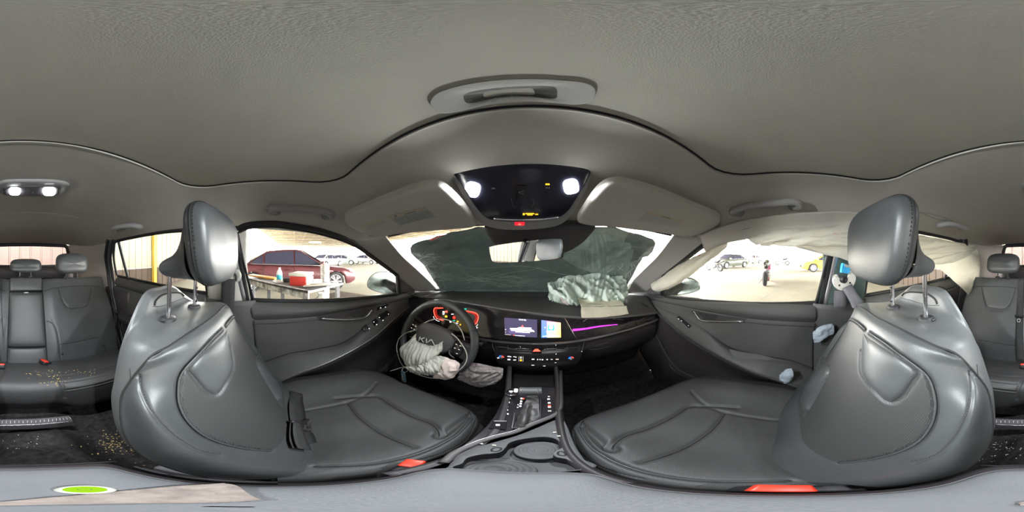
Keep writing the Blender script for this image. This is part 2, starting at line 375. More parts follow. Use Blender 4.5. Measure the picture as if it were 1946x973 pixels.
# --- headliner ring
RX, RY0, RY1, RZ = .445, -.275, .180, 1.478
def rrect(n, hx, y0, y1, r, z):
    P = []; 
    for cx, cy, a0 in ((hx-r, y1-r, 0), (-hx+r, y1-r, 90), (-hx+r, y0+r, 180), (hx-r, y0+r, 270)):
        for a in np.linspace(a0, a0+90, n//4): P.append((cx+r*math.cos(math.radians(a)), cy+r*math.sin(math.radians(a)), z))
    P = np.array(P+[P[0]]); q = np.concatenate([[0], np.cumsum(np.linalg.norm(np.diff(P, axis=0), axis=1))]); u = np.linspace(0, q[-1], n, endpoint=False); return np.stack([np.interp(u, q, P[:, i]) for i in range(3)], 1)
inner = rrect(240, RX, RY0, RY1, .085, RZ)
outer_half = [(0, .640, 1.379), (.15, .632, 1.378), (.3, .595, 1.376), (.45, .52, 1.362), (.53, .455, 1.346), (.565, .40, 1.328), (.60, .30, 1.322), (.60, .18, 1.340), (.60, .05, 1.362), (.603, -.15, 1.369), (.605, -.39, 1.376), (.605, -.65, 1.370), (.605, -.93, 1.361), (.60, -1.25, 1.345), (.585, -1.6, 1.355), (.50, -1.80, 1.382), (.30, -1.86, 1.392), (0, -1.87, 1.395)]
outer = np.array(outer_half + [(-x, y, z) for x, y, z in outer_half[1:-1]][::-1])
oc = cr(outer, 720, True)
oa = np.arctan2(oc[:, 0], oc[:, 1]+.05)
def ring_at(a):
    i = np.argmin(np.abs(np.angle(np.exp(1j*(oa-a))))); return oc[i]
rows = []
for p in inner:
    a = math.atan2(p[0]*1.0, p[1]+.05); o_ = ring_at(a); r = [p, p]
    d = o_-p; n = np.array((d[0], d[1], 0)); n /= max(np.linalg.norm(n), 1e-6); r[0] = p-n*.0+np.array((0, 0, .010))
    for t, q in ((.02, .0), (.25, .10), (.5, .28), (.75, .58), (1, 1)): r.append(np.array((p[0]+d[0]*t, p[1]+d[1]*t, p[2]+d[2]*q)))
    rows.append(r)
rows = np.array(rows)
G = np.swapaxes(cr(np.swapaxes(rows, 0, 1), 40), 0, 1)
hl = mesh('ceiling', G.reshape(-1, 3), gfaces(G.shape[0], G.shape[1], True, False), 'headliner'); tag(hl, kind='structure')
HB = bvh(hl)
sg = patch('sagging_edge', [[atx(*p) for p in r] for r in ([(1330, 445, .562), (1370, 431, .56), (1410, 419, .556), (1450, 412, .555), (1500, 406, .555), (1560, 402, .555), (1620, 402, .555), (1690, 410, .555)], [(1335, 462, .585), (1372, 450, .585), (1412, 441, .585), (1450, 435, .585), (1500, 429, .585), (1560, 423, .585), (1618, 420, .585), (1688, 426, .585)], [(1340, 476, .60), (1374, 461, .595), (1412, 453, .592), (1450, 446.5, .59), (1500, 440.5, .59), (1560, 434, .59), (1615, 428, .59), (1685, 433, .59)], [(1345, 476, .625), (1376, 461, .625), (1412, 453, .625), (1450, 446, .625), (1500, 440, .625), (1560, 433, .625), (1615, 427, .625), (1685, 432, .625)])], 24, 70, 'headliner', hl, .004)
M['shadeplate'] = mat('shade_plate_plastic', (.40, .39, .35), .6); M['grip'] = mat('recess_shadow_tone', (.16, .155, .145), .8)  # darker grip tone puts the shadow of the recess into its colour
# sunroof shade: closed fabric panel filling the roof opening, with its pull recess
ss = thing('sunroof_shade', 'closed grey fabric sunroof shade in the middle of the headliner', 'sunroof shade', (0, -.05, 1.48))
P = rrect(96, RX-.002, RY0+.002, RY1-.002, .083, RZ+.003)
G = np.array([[np.array((0, -.05, RZ+.0125))*(1-t)+p*t for t in (0, .25, .5, .75, .9, .96, .975, .985, 1)] for p in P]); G[:, :, 2] = RZ+.0045; G[:, 8, 2] = RZ+.010; G[:, 7, 2] = RZ+.0055
mesh('shade_panel', G.reshape(-1, 3), gfaces(96, 9, True, False), 'headliner2', ss)
B().tube(P+np.array((0, 0, .004)), .0028, 6, closed=True, sub=1).build('shade_gap_seal', 'seam', ss)
zh = RZ+.0030
hp = [(818, 195), (830, 178), (870, 164), (920, 155), (990, 150), (1060, 152), (1110, 157), (1130, 168), (1128, 185), (1112, 196), (1085, 198), (1040, 194), (990, 193), (930, 199), (880, 210), (845, 215), (828, 207)]
O = np.array([atz(x, y, zh) for x, y in hp]); c = O.mean(0)
b = B(); R_ = cr(O, 96, True); L = []
for k, (s, dz) in enumerate(((1.012, .002), (1.010, .0003), (1.004, -.0005), (.995, -.0006), (.97, -.0006), (.85, -.0006))): L.append([(c+(p-c)*s)+np.array((0, 0, dz)) for p in R_])
rec = cr(np.array([atz(x, y, zh) for x, y in [(884, 182), (900, 174), (950, 167), (1000, 164), (1048, 165), (1056, 176), (1050, 187), (1000, 183), (950, 185), (905, 194), (888, 194)]]), 96, True)
# align recess ring to plate ring by angle
ang = lambda Q, c: np.arctan2(Q[:, 1]-c[1], Q[:, 0]-c[0])
def align(Q, ref, c):
    aq = ang(Q, c); ar = ang(ref, c); return np.array([Q[np.argmin(np.abs(np.angle(np.exp(1j*(aq-a)))))] for a in ar])
cr_ = rec.mean(0); rec2 = align(rec, R_, cr_)

for s_, dz in ((1.08, -.0006), (1.03, -.0006), (1.0, -.0002), (.97, .0015), (.955, .003), (.94, .0036), (.92, .0036)): L.append([cr_+(p-cr_)*s_+np.array((0, 0, dz)) for p in rec2]); L.append([cr_+(p-cr_)*.05+np.array((0, 0, .0037)) for p in rec2])
L = np.array(L); kq = 8; pl = mesh('pull_plate', L[:kq+1].transpose(1, 0, 2).reshape(-1, 3), gfaces(96, kq+1, True, False), 'shadeplate', ss, label='smooth plastic pull plate with a recessed grip'); mesh('grip_recess', L[kq:].transpose(1, 0, 2).reshape(-1, 3), gfaces(96, len(L)-kq, True, False), 'grip', pl)
# --- floor
fl = B(); nx, ny = 60, 110; G = np.zeros((nx, ny, 3))
for i, x in enumerate(np.linspace(-.74, .74, nx)):
    for j, y in enumerate(np.linspace(-1.0, 1.25, ny)):
        z = .33+(.16*math.exp(-(x/.11)**4) if y > -.42 else .06*math.exp(-(x/.13)**4)); z += max(0, y-.85)*.9; z += .012*noise.noise(Vector((x*5, y*5, 0)))
        if y < -.66: z = max(z, .33+min(1, (-.66-y)/.06)*.10)
        G[i, j] = (x, y, z)
flo = mesh('floor', G.reshape(-1, 3), gfaces(nx, ny), 'carpet'); tag(flo, kind='structure')
B().box((0, -.2, .22), (1.62, 3.6, .16), bev=.03).build('floor_pan', 'black', flo)
# firewall under the dash
fw = patch('wall_front', [[(x, .98+dy, z) for x in (-.84, -.3, 0, .3, .84)] for z, dy in ((.98, .12), (.75, .06), (.55, .0), (.34, -.16))], 12, 20, 'carpet', thick=-.01); tag(fw, kind='structure')

# --- side doors
def door(s):
    X = lambda p, q, x: atx(p, q, x)
    if s < 0:
        r0 = [(470, 569.5, -.736), (530, 571.5, -.736), (580, 572.5, -.736), (640, 571, -.736), (700, 566, -.736), (740, 561, -.736), (775, 553, -.736), (800, 548, -.736)]
        r1 = [(474, 580, -.712), (533, 584, -.708), (582, 584, -.706), (642, 580, -.708), (700, 572, -.714), (740, 566, -.72), (775, 558, -.727), (800, 553, -.73)]
        r2 = [(478, 597, -.700), (536, 597, -.695), (585, 594, -.695), (644, 587, -.70), (700, 577, -.706), (740, 571, -.714), (775, 563, -.722), (800, 557, -.728)]
        r3 = [(480, 608, -.716), (539, 606.5, -.711), (590, 602, -.711), (646, 592, -.711), (700, 582, -.713), (740, 575, -.718), (775, 567, -.724), (800, 560, -.728)]
        r3b = [(481, 612, -.710), (540, 610, -.704), (592, 606, -.704), (648, 597, -.704), (700, 588, -.706), (740, 580, -.713), (775, 570, -.72), (800, 562, -.728)]
        r4 = [(484, 645, -.705), (545, 645, -.700), (600, 640, -.700), (652, 628, -.700), (702, 604, -.700), (740, 588, -.708), (775, 574, -.717), (800, 565, -.726)]
        r5 = [(490, 692, -.700), (548, 673, -.698), (600, 664, -.697), (655, 650, -.695), (705, 612, -.690), (740, 594, -.702), (775, 577, -.715), (800, 567, -.726)]
        r6 = [(495, 702, -.670), (552, 684, -.665), (605, 674, -.66), (658, 658, -.66), (710, 620, -.672), (742, 600, -.688), (775, 580, -.705), (800, 569, -.722)]
        r7 = [(500, 735, -.612), (560, 711, -.608), (612, 693, -.615), (665, 668, -.632), (715, 637, -.655), (745, 610, -.675), (775, 585, -.70), (800, 571, -.72)]
        r8 = [(500, 738, -.622), (560, 716, -.618), (612, 698, -.625), (665, 673, -.640), (715, 642, -.664), (746, 615, -.682), (776, 589, -.705), (800, 575, -.722)]
        r9 = [(500, 745, -.69), (563, 719, -.692), (625, 708, -.695), (672, 690, -.70), (718, 662, -.705), (748, 636, -.71), (778, 600, -.715), (800, 585, -.722)]
        r10 = [(500, 752, -.70), (563, 724, -.70), (640, 718, -.70), (680, 713, -.70), (721, 704, -.70), (750, 676, -.705), (780, 630, -.715), (800, 600, -.722)]
        r11 = [(500, 756, -.69), (563, 730, -.690), (642, 724, -.690), (682, 719, -.690), (724, 711, -.692), (754, 684, -.70), (784, 640, -.71), (802, 612, -.72)]
        r12 = [(500, 800, -.69), (570, 790, -.69), (650, 780, -.69), (690, 768, -.69), (735, 752, -.69), (765, 725, -.70), (795, 690, -.71), (812, 660, -.72)]
    else:
        r0 = [(1552, 575, .736), (1500, 574.5, .736), (1450, 574.5, .736), (1400, 573, .736), (1340, 570, .736), (1290, 566, .736), (1255, 560, .736), (1228, 553, .736)]
        r1 = [(1552, 585, .712), (1500, 584, .706), (1450, 583, .706), (1400, 580, .708), (1340, 576, .714), (1290, 571, .72), (1255, 565, .727), (1228, 558, .73)]
        r2 = [(1552, 602, .700), (1500, 600, .694), (1450, 598, .694), (1400, 592, .698), (1340, 584, .706), (1290, 576, .714), (1255, 570, .722), (1228, 562, .728)]
        r3 = [(1550, 613, .716), (1500, 611, .711), (1450, 608, .711), (1400, 601, .711), (1340, 590, .713), (1290, 580, .718), (1255, 573, .724), (1228, 565, .728)]
        r3b = [(1550, 617, .710), (1500, 615, .704), (1450, 612, .704), (1400, 606, .704), (1340, 595, .706), (1290, 585, .713), (1255, 576, .72), (1228, 567, .728)]
        r4 = [(1545, 655, .705), (1500, 653, .700), (1450, 648, .700), (1400, 638, .700), (1345, 615, .700), (1292, 594, .708), (1255, 580, .717), (1228, 569, .726)]
        r5 = [(1545, 700, .700), (1503, 686, .698), (1450, 677, .697), (1390, 662, .695), (1342, 628, .690), (1292, 601, .702), (1255, 584, .715), (1228, 571, .726)]
        r6 = [(1545, 710, .670), (1500, 697, .665), (1447, 687, .66), (1388, 670, .66), (1340, 637, .672), (1290, 608, .688), (1254, 588, .705), (1228, 573, .722)]
        r7 = [(1540, 742, .612), (1485, 723, .608), (1430, 705, .615), (1375, 679, .632), (1325, 650, .655), (1285, 622, .675), (1252, 594, .70), (1228, 575, .72)]
        r8 = [(1540, 746, .622), (1485, 728, .618), (1430, 710, .625), (1375, 684, .640), (1325, 655, .664), (1284, 628, .682), (1252, 600, .705), (1228, 579, .722)]
        r9 = [(1540, 752, .69), (1485, 729, .692), (1430, 722, .695), (1372, 703, .70), (1318, 678, .705), (1280, 650, .71), (1250, 615, .715), (1228, 590, .722)]
        r10 = [(1540, 760, .70), (1485, 733, .70), (1414, 731, .70), (1365, 726, .70), (1318, 716, .70), (1280, 692, .705), (1250, 640, .715), (1228, 605, .722)]
        r11 = [(1540, 764, .69), (1485, 739, .690), (1414, 737, .690), (1363, 732, .690), (1315, 722, .692), (1276, 699, .70), (1246, 650, .71), (1226, 618, .72)]
        r12 = [(1535, 800, .69), (1475, 795, .69), (1400, 790, .69), (1350, 780, .69), (1300, 768, .69), (1262, 745, .70), (1235, 700, .71), (1215, 665, .72)]
    rr = [[X(*p) for p in r] for r in (r0, r1, r2, r3, r3b, r4, r5, r6, r7, r8, r9, r10, r11, r12)]
    d = thing('door_1' if s < 0 else 'door_3', None, None, (s*.74, .3, .5), kind='structure')
    patch('upper_trim', rr[:4], 30, 90, 'door', d, -.02)
    patch('centre_trim', rr[3:7], 34, 90, 'door', d, -.02)
    patch('armrest', rr[6:10], 34, 90, 'door', d, -.02)
    patch('lower_trim', rr[9:], 40, 90, 'door2', d, -.02)
    B().tube(np.array(rr[3])*1.0+np.array((-s*.001, 0, 0)), .0018).build('trim_seam', 'seam', d)
    B().tube(np.array(rr[8])+np.array((-s*.002, 0, .001)), .0022).build('armrest_edge', 'satin' if s < 0 else 'door', d)
    B().tube(np.array(rr[11])+np.array((-s*.002, 0, 0)), .0025).build('pocket_edge', 'door', d)
    b = B(); b.tube([(s*x, y, z+.004) for x, y, z in [(.735, -.16, 1.038)]+BELT+[(.735, .78, .998)]], .006, 8); b.build('belt_seal', 'rubber', d)
    # skin outside
    b = B(); O = [(s*.80, -.16, 1.03), (s*.80, .80, .99), (s*.88, .80, .80), (s*.88, .78, .35), (s*.88, -.14, .35), (s*.88, -.16, .80)]
    G = grid([[(s*.745, y, 1.035-.04*max(0, y)) for y in (-.16, .3, .8)], [(s*.80, y, 1.02-.04*max(0, y)) for y in (-.16, .3, .8)], [(s*.88, y, .82) for y in (-.16, .3, .8)], [(s*.88, y, .35) for y in (-.16, .3, .8)]], 12, 8); mesh('outer_skin', G.reshape(-1, 3), gfaces(12, 8), 'skin', d)
    return d, rr
M['skin'] = mat('silver_car_paint', (.45, .47, .48), .3, metal=.6, coat=.5)
M['skin_r'] = M['skin']
dl, rrl = door(-1); dr, rrr = door(1)
DLB = bvh([o for o in dl.children if o.name.split('.')[0] in ('upper_trim', 'centre_trim', 'armrest', 'lower_trim')])
DRB = bvh([o for o in dr.children if o.name.split('.')[0] in ('upper_trim', 'centre_trim', 'armrest', 'lower_trim')])
# door handles, switches
def bar(bt, pts, r, name, m, par, lift=.008, flat=1.0, label=None):
    P = [hit(bt, x, y, lift)[0] for x, y in pts]; b = B(); b.tube(P, r, 8); return b.build(name, m, par, label=label)
def plaque(bt, poly, name, m, par, lift=.002, h=.003, label=None, smooth=False):   # small raised plate following pixel polygon
    P = []; N = np.zeros(3)
    for x, y in poly:
        a, n = hit(bt, x, y, lift)
        if a is None: continue
        P.append(a); N += n
    N /= np.linalg.norm(N); P = np.array(P); c = P.mean(0); P = P-np.outer((P-c)@N, N); b = B(); b.prism(P, N, h); return b.build(name, m, par, smooth=smooth, label=label)
hb_ = plaque(DLB, [(600, 599), (650, 590.5), (712, 580.5), (713, 584), (697, 602), (690, 607), (660, 609), (607, 607)], 'handle_bowl', 'door2', dl, .001, .002)
bar(DLB, [(609, 603.8), (630, 605.2), (657, 606), (680, 604.6), (690, 602.6), (697, 598), (703.5, 589)], .0055, 'door_handle', 'chrome', dl, .012, label='chrome door handle')
plaque(DLB, [(664, 594), (700, 588), (692, 601), (668, 602.5)], 'handle_recess', 'rubber', dl, .003, .002)
for sq in ([(686, 623), (694, 616), (703, 626), (694, 634)], [(706, 610), (713, 605), (719, 612), (711, 620)], [(717, 601), (734, 590), (741, 596), (725, 609)], [(717, 584), (738, 577.5), (735, 582), (716, 590)]):
    plaque(DLB, sq, 'switch_plate', 'piano', dl, .002, .004)
for i, (x, y) in enumerate([(692, 627), (697, 620.7), (701, 625), (710, 612.7), (714.5, 617), (720, 604), (726.5, 609), (731, 603), (737, 598), (722, 585), (731, 583.5)]):
    h_, n_ = hit(DLB, x, y, .0075); bb = B(); bb.lathe(h_, n_, [(0, .0015), (.0016, .001), (.0018, -.002)], 8); bb.build('switch_light', 'swlight', dl) if 'swlight' in M else None
M['swlight'] = emis('switch_backlight', (1, 1, 1), 1.6)
for i, (x, y) in enumerate([(692, 627), (697, 620.7), (701, 625), (710, 612.7), (714.5, 617), (720, 604), (726.5, 609), (737, 598), (722, 585), (731, 583.5)]):
    h_, n_ = hit(DLB, x, y, .0075); B().lathe(h_, n_, [(0, .0015), (.0016, .001), (.0018, -.002)], 8).build('switch_light', 'swlight', dl)
plaque(DRB, [(1316, 589), (1422, 604), (1412, 611), (1336, 611), (1328, 605), (1314, 592)], 'handle_bowl', 'door2', dr, .001, .002)
bar(DRB, [(1321, 591), (1327, 600), (1333, 606.5), (1345, 609), (1380, 610), (1414, 609)], .0055, 'door_handle', 'chrome', dr, .012, label='chrome door handle')
plaque(DRB, [(1328, 593), (1368, 599), (1360, 607), (1338, 606)], 'handle_recess', 'rubber', dr, .003, .002)
plaque(DRB, [(1287, 603), (1292, 601), (1315, 619), (1310, 624)], 'switch_plate', 'piano', dr, .002, .004)
for x, y in ((1291, 606.6), (1296.4, 610), (1309.5, 619)):
    h_, n_ = hit(DRB, x, y, .0075); B().lathe(h_, n_, [(0, .0015), (.0013, .001), (.0015, -.002)], 8).build('switch_light', 'swlight', dr)
plaque(DRB, [(1385, 665), (1440, 674), (1503, 687), (1485, 719), (1420, 700), (1400, 688)], 'armrest_pad', 'door', dr, .001, .0015)

# --- window panes, seals, frames
M['sideglass'] = M['glass']
def front_window(s):
    T = cr(np.array([(s*x, y, z) for x, y, z in TOPF]), 40); Bt = cr(np.array([(s*x, y, z) for x, y, z in [(.735, -.115, 1.036)]+BELT[1:]]), 40)
    wname = 'window_3' if s < 0 else 'window_5'
    wd = thing(wname, None, None, (s*.7, .25, 1.03), kind='structure')
    G = np.array([T*(1-t)+Bt*t+np.array((s*.030*math.sin(t*PI), 0, 0)) for t in np.linspace(0, 1, 10)]); mesh('pane', G.reshape(-1, 3), gfaces(10, 40), 'sideglass', wd)
    ring = np.concatenate([T, Bt[::-1]]); ring = ring+np.array((-s*.004, 0, 0))
    B().tube(ring, .0075, 8, closed=True, sub=1).build('window_seal', 'rubber', wd)
    b = B(); Q = np.concatenate([[(s*.74, -.135, 1.03)], np.array([(s*.690, -.150, 1.19)]), T, [(s*.735, .70, 1.0)]]); Q = Q+np.array((-s*.016, -.006, .010)); b.tube(Q, .010, 8); b.build('door_frame', 'rubber' if s > 0 else 'rubber', wd)
    b = B(); Q = np.concatenate([[(s*.735, -.150, 1.03)], np.array([(s*.690, -.172, 1.19)]), T[:4]+np.array((0, -.022, 0))]); b.tube(Q+np.array((-s*.018, -.004, 0)), .013, 10); b.build('bright_edge', 'satin', wd)
    return wd
front_window(-1); front_window(1)
# sail panels in the front corner of each side window
for s in (-1, 1):
    P = [(s*.716, .665, 1.13), (s*.735, .70, 1.0), (s*.735, .98, .995), (s*.725, .86, 1.05)]
    B().prism(P, (s, 0, 0), .012).build('trim_1' if s < 0 else 'trim_2', 'dash', smooth=False)['kind'] = 'structure'
# A pillars
for s in (-1, 1):
    I = [(s*.545, .445, 1.338), (s*.60, .60, 1.25), (s*.625, .75, 1.165), (s*.645, .90, 1.075), (s*.66, 1.02, .995)]
    Md = [(s*.572, .400, 1.326), (s*.622, .54, 1.245), (s*.655, .69, 1.155), (s*.675, .83, 1.07), (s*.69, .93, .99)]
    Ot = [(s*.600, .32, 1.318), (s*.645, .42, 1.262), (s*.690, .57, 1.18), (s*.715, .69, 1.112), (s*.725, .86, 1.00)]
    Bk = [(s*.63, .34, 1.33), (s*.68, .46, 1.27), (s*.72, .60, 1.19), (s*.745, .73, 1.12), (s*.75, .88, 1.0)]
    o = patch('trim_3' if s < 0 else 'trim_4', [I, Md, Ot, Bk], 24, 40, 'grey_plastic', thick=-.008); o['kind'] = 'structure'
    # roof rail outer skin above the windows keeps the light out
    o = patch('trim_5' if s < 0 else 'trim_6', [[(s*.55, .46, 1.36), (s*.60, .18, 1.39), (s*.61, -.4, 1.41), (s*.61, -1.0, 1.40), (s*.60, -1.6, 1.39), (s*.5, -1.85, 1.41)], [(s*.66, .40, 1.30), (s*.66, .18, 1.345), (s*.66, -.4, 1.38), (s*.66, -1.0, 1.365), (s*.66, -1.4, 1.33), (s*.6, -1.9, 1.33)]], 4, 30, 'skin'); o['kind'] = 'structure'
# outer roof skin
o = patch('roof_skin', [[(x*(1 if y < .2 else (.93 if y < .3 else (.87 if y < .5 else .70))), y-(.10*abs(x/.62)**2 if y > .4 else 0), z-(.07 if y < .3 else .03)*abs(x/.62)**3) for x in (-.62, -.4, 0, .4, .62)] for y, z in ((.64, 1.415), (.45, 1.468), (.25, 1.505), (0, 1.53), (-.6, 1.54), (-1.3, 1.52), (-1.88, 1.46))], 30, 20, 'skin'); o['kind'] = 'structure'

# B pillars: pale upper, dark lower
for s in (-1, 1):
    up = patch('trim_7' if s < 0 else 'trim_8', [[(s*x+s*.02, y+.0, z) for x, y, z in ((.612, -.125, 1.365), (.675, -.135, 1.19), (.715, -.118, 1.035))], [(s*.60, -.20, 1.365), (s*.655, -.20, 1.19), (s*.69, -.19, 1.035)], [(s*.602, -.31, 1.370), (s*.655, -.31, 1.19), (s*.69, -.31, 1.035)], [(s*.64, -.34, 1.370), (s*.69, -.345, 1.19), (s*.73, -.345, 1.035)]], 24, 24, 'trim_light' if s < 0 else 'rubbergreen', thick=-.006) if (M.setdefault('rubbergreen', mat('bare_pillar_paint', (.065, .10, .092), .35, .1, 50, coat=.3)) is not None) else None
    up['kind'] = 'structure'
    lo = patch('trim_9' if s < 0 else 'trim_10', [[(s*.72, -.10, 1.04), (s*.72, -.085, .8), (s*.70, -.07, .38)], [(s*.688, -.17, 1.04), (s*.685, -.16, .8), (s*.67, -.15, .38)], [(s*.688, -.31, 1.04), (s*.685, -.32, .8), (s*.67, -.34, .38)], [(s*.725, -.36, 1.04), (s*.72, -.37, .8), (s*.70, -.39, .38)]], 20, 20, 'door', thick=-.006); lo['kind'] = 'structure'

# rear doors and their windows
RTOP = [(.61, -.335, 1.366), (.607, -.5, 1.372), (.605, -.7, 1.367), (.604, -.93, 1.355), (.612, -.99, 1.345)]
RBOT = [(.735, -.345, 1.055), (.735, -.55, 1.064), (.735, -.75, 1.072), (.735, -.95, 1.080), (.728, -1.12, 1.085)]
for s in (-1, 1):
    wd = thing('window_4' if s < 0 else 'window_6', None, None, (s*.7, -.7, 1.06), kind='structure')
    T = cr(np.array([(s*x, y, z) for x, y, z in RTOP]), 30); Bt = cr(np.array([(s*x, y, z) for x, y, z in RBOT]), 30)
    G = np.array([T*(1-t)+Bt*t+np.array((s*.028*math.sin(t*PI), -.07*math.sin(t*PI)*0, 0)) for t in np.linspace(0, 1, 10)]); mesh('pane', G.reshape(-1, 3), gfaces(10, 30), 'sideglass', wd)
    rear = cr(np.array([T[-1], (s*.665, -1.085, 1.24), (s*.71, -1.125, 1.13), Bt[-1]]), 14)
    G = np.array([[T[-1]*(1-t)+Bt[-1]*t, rear[int(round(t*13))]] for t in np.linspace(0, 1, 14)]); mesh('corner_pane', G.reshape(-1, 3), gfaces(14, 2), 'sideglass', wd)
    ring = np.concatenate([T, rear[1:-1], Bt[::-1]])+np.array((-s*.004, 0, 0)); B().tube(ring, .010, 8, closed=True, sub=1).build('window_seal', 'rubber', wd)
    B().tube([(s*.600, -.93, 1.36), (s*.66, -.955, 1.22), (s*.722, -.975, 1.075)], .011, 8).build('divider_bar', 'rubber', wd)
    C1 = [(s*.60, -.97, 1.372), (s*.655, -1.105, 1.24), (s*.70, -1.15, 1.12), (s*.715, -1.13, .95), (s*.70, -1.02, .72), (s*.69, -.90, .40)]
    for k, (off, r, mm) in enumerate(((0, .012, 'rubber'), (.024, .009, 'shell'), (.046, .012, 'rubber'))):
        B().tube(np.array(C1)+np.array((-s*.01*k-s*.01, -off, .004*k)), r, 8).build('door_seal', mm, wd)
    d = thing('door_2' if s < 0 else 'door_4', None, None, (s*.74, -.7, .5), kind='structure')
    ys = (-.34, -.55, -.75, -.95, -1.13); zt = (1.055, 1.064, 1.072, 1.080, 1.085)
    prof = [(.735, 0), (.712, -.020), (.700, -.055), (.712, -.082), (.700, -.092), (.698, -.20), (.695, -.27), (.66, -.285), (.64, -.30), (.655, -.34), (.70, -.38), (.69, -.70)]
    rows = [[(s*x, y-(.0 if k < 5 else -.0), z+dz) for y, z in zip(ys, zt)] for k, (x, dz) in enumerate(prof)]
    patch('upper_trim', rows[:4], 24, 50, 'door', d, -.015); patch('centre_trim', rows[3:7], 24, 50, 'door', d, -.015); patch('armrest', rows[6:], 40, 50, 'door2', d, -.015)
    B().tube(np.array(rows[3])+np.array((-s*.001, 0, 0)), .002).build('trim_seam', 'seam', d)
    B().tube([(s*x, y, z+.003) for (x, y, z) in [(.735, -.34, 1.055), (.735, -.55, 1.064), (.735, -.75, 1.072), (.735, -.95, 1.08), (.73, -1.12, 1.085)]], .006).build('belt_seal', 'rubber', d)
    G = grid([[(s*.745, y, 1.06) for y in (-.34, -.7, -1.13)], [(s*.80, y, 1.03) for y in (-.34, -.7, -1.13)], [(s*.88, y, .82) for y in (-.34, -.7, -1.13)], [(s*.88, y, .35) for y in (-.34, -.7, -1.13)]], 10, 8); mesh('outer_skin', G.reshape(-1, 3), gfaces(10, 8), 'skin', d)
    # C and D pillar trim
    o = patch('trim_11' if s < 0 else 'trim_12', [[(s*.60, -.99, 1.37), (s*.595, -1.25, 1.352), (s*.59, -1.55, 1.355), (s*.50, -1.83, 1.372)], [(s*.655, -1.12, 1.24), (s*.645, -1.35, 1.22), (s*.62, -1.62, 1.23), (s*.55, -1.86, 1.24)], [(s*.70, -1.165, 1.10), (s*.665, -1.40, 1.10), (s*.63, -1.66, 1.10), (s*.58, -1.88, 1.10)], [(s*.71, -1.16, .9), (s*.67, -1.40, .9), (s*.64, -1.68, .9), (s*.6, -1.9, .9)]], 24, 30, 'trim_light', thick=-.008); o['kind'] = 'structure'
for s in (-1, 1):
    o = B().box((s*.715, -1.24, .64), (.05, .62, .70), bev=.02).build('wheelhouse_trim', 'dash2'); o['kind'] = 'structure'
# rear window and tailgate
rw = thing('window_2', None, None, (0, -1.95, 1.1), kind='structure')
top = cr(np.array([(-.52, -1.87, 1.30), (-.49, -1.86, 1.365), (-.40, -1.86, 1.376), (0, -1.87, 1.384), (.40, -1.86, 1.376), (.49, -1.86, 1.365), (.52, -1.87, 1.30)]), 50)
bot = cr(np.array([(-.56, -2.02, 1.09), (0, -2.04, 1.09), (.56, -2.02, 1.09)]), 50)
G = np.array([top*(1-t)+bot*t for t in np.linspace(0, 1, 8)]); mesh('pane', G.reshape(-1, 3), gfaces(8, 50), 'rglass', rw)
b = B()
for z in np.linspace(1.12, 1.34, 9): b.tube([(-.48, -1.86-(1.38-z)*.5+.004, z), (0, -1.872-(1.38-z)*.5+.004, z), (.48, -1.86-(1.38-z)*.5+.004, z)], .0006, 4)
tag(b.build('heater_wires', 'rubber', rw), kind='stuff')
B().tube(np.concatenate([bot[:1], top, bot[-1:]])+np.array((0, .012, -.004)), .022, 8, sub=1).build('window_frame', 'rubber', rw)
tg = patch('wall_back_inner', [[(x, y, z) for x in (-.66, -.3, 0, .3, .66)] for y, z in ((-2.0, 1.115), (-1.96, 1.06), (-1.98, .8), (-1.98, .5))], 16, 16, 'dash2', thick=-.01); tag(tg, kind='structure'); tg.name = 'wall_back_tailgate'
cv = patch('luggage_floor', [[(x, y, z) for x in (-.62, 0, .62)] for y, z in ((-1.22, .98), (-1.95, .98))], 6, 6, 'carpet'); tag(cv, kind='structure')
o = B().box((0, -1.93, 1.128), (1.06, .02, .03), bev=.006).build('wiper_trim', 'rubber', rw)
# windshield
ws = thing('window_1', None, None, (0, .9, 1.2), kind='structure')
WT = [(-.55, .452, 1.340), (-.4, .555, 1.372), (-.2, .625, 1.381), (0, .645, 1.383), (.2, .625, 1.381), (.4, .555, 1.372), (.55, .452, 1.340)]
WB = [(-.67, 1.03, .985), (-.45, 1.15, .988), (-.2, 1.21, .99), (0, 1.225, .99), (.2, 1.21, .99), (.45, 1.13, .988), (.67, 1.0, .985)]
WM = [((a[0]+c[0])/2*1.01, (a[1]+c[1])/2+.02, (a[2]+c[2])/2+.022) for a, c in zip(WT, WB)]
def wpt(u, v): G = cr(np.array([cr(np.array(r), 61)[int(round(u*60))] for r in (WT, WM, WB)]), 61); return G[int(round(v*60))]
wg = patch('pane', [WT, WM, WB], 40, 80, 'wglass', ws)
WGB = bvh(wg)
b = B()
def crack_glint(pts, r=.0007):
    P = hits(WGB, pts, .002, n=len(pts)*4)
    if len(P) > 2:
        P = np.array(P); P += np.random.normal(0, .0012, P.shape); b.tube(P, r, 4, sub=1)
crack_glint([(1012, 495), (1018, 503), (1026, 510)], .0011); crack_glint([(1026, 510), (960, 520), (900, 535), (880, 540)]); crack_glint([(1026, 510), (1050, 517), (1090, 525)]); crack_glint([(1026, 510), (980, 505), (900, 510), (860, 500)])
for k in range(46):
    x0 = random.uniform(870, 990); y0 = random.uniform(520, 543); crack_glint([(x0, y0), (x0+random.uniform(8, 20), y0+random.uniform(-3, 5)), (x0+random.uniform(20, 42), y0+random.uniform(0, 8))], .0005)
for k in range(26):  # right side: cracks plus drawn crinkle highlights of the film
    x0 = random.uniform(1160, 1215); y0 = random.uniform(500, 535); a = random.uniform(-1, 1); crack_glint([(x0, y0), (x0+6*a, y0+5), (x0+12*a, y0+8)], .0008)
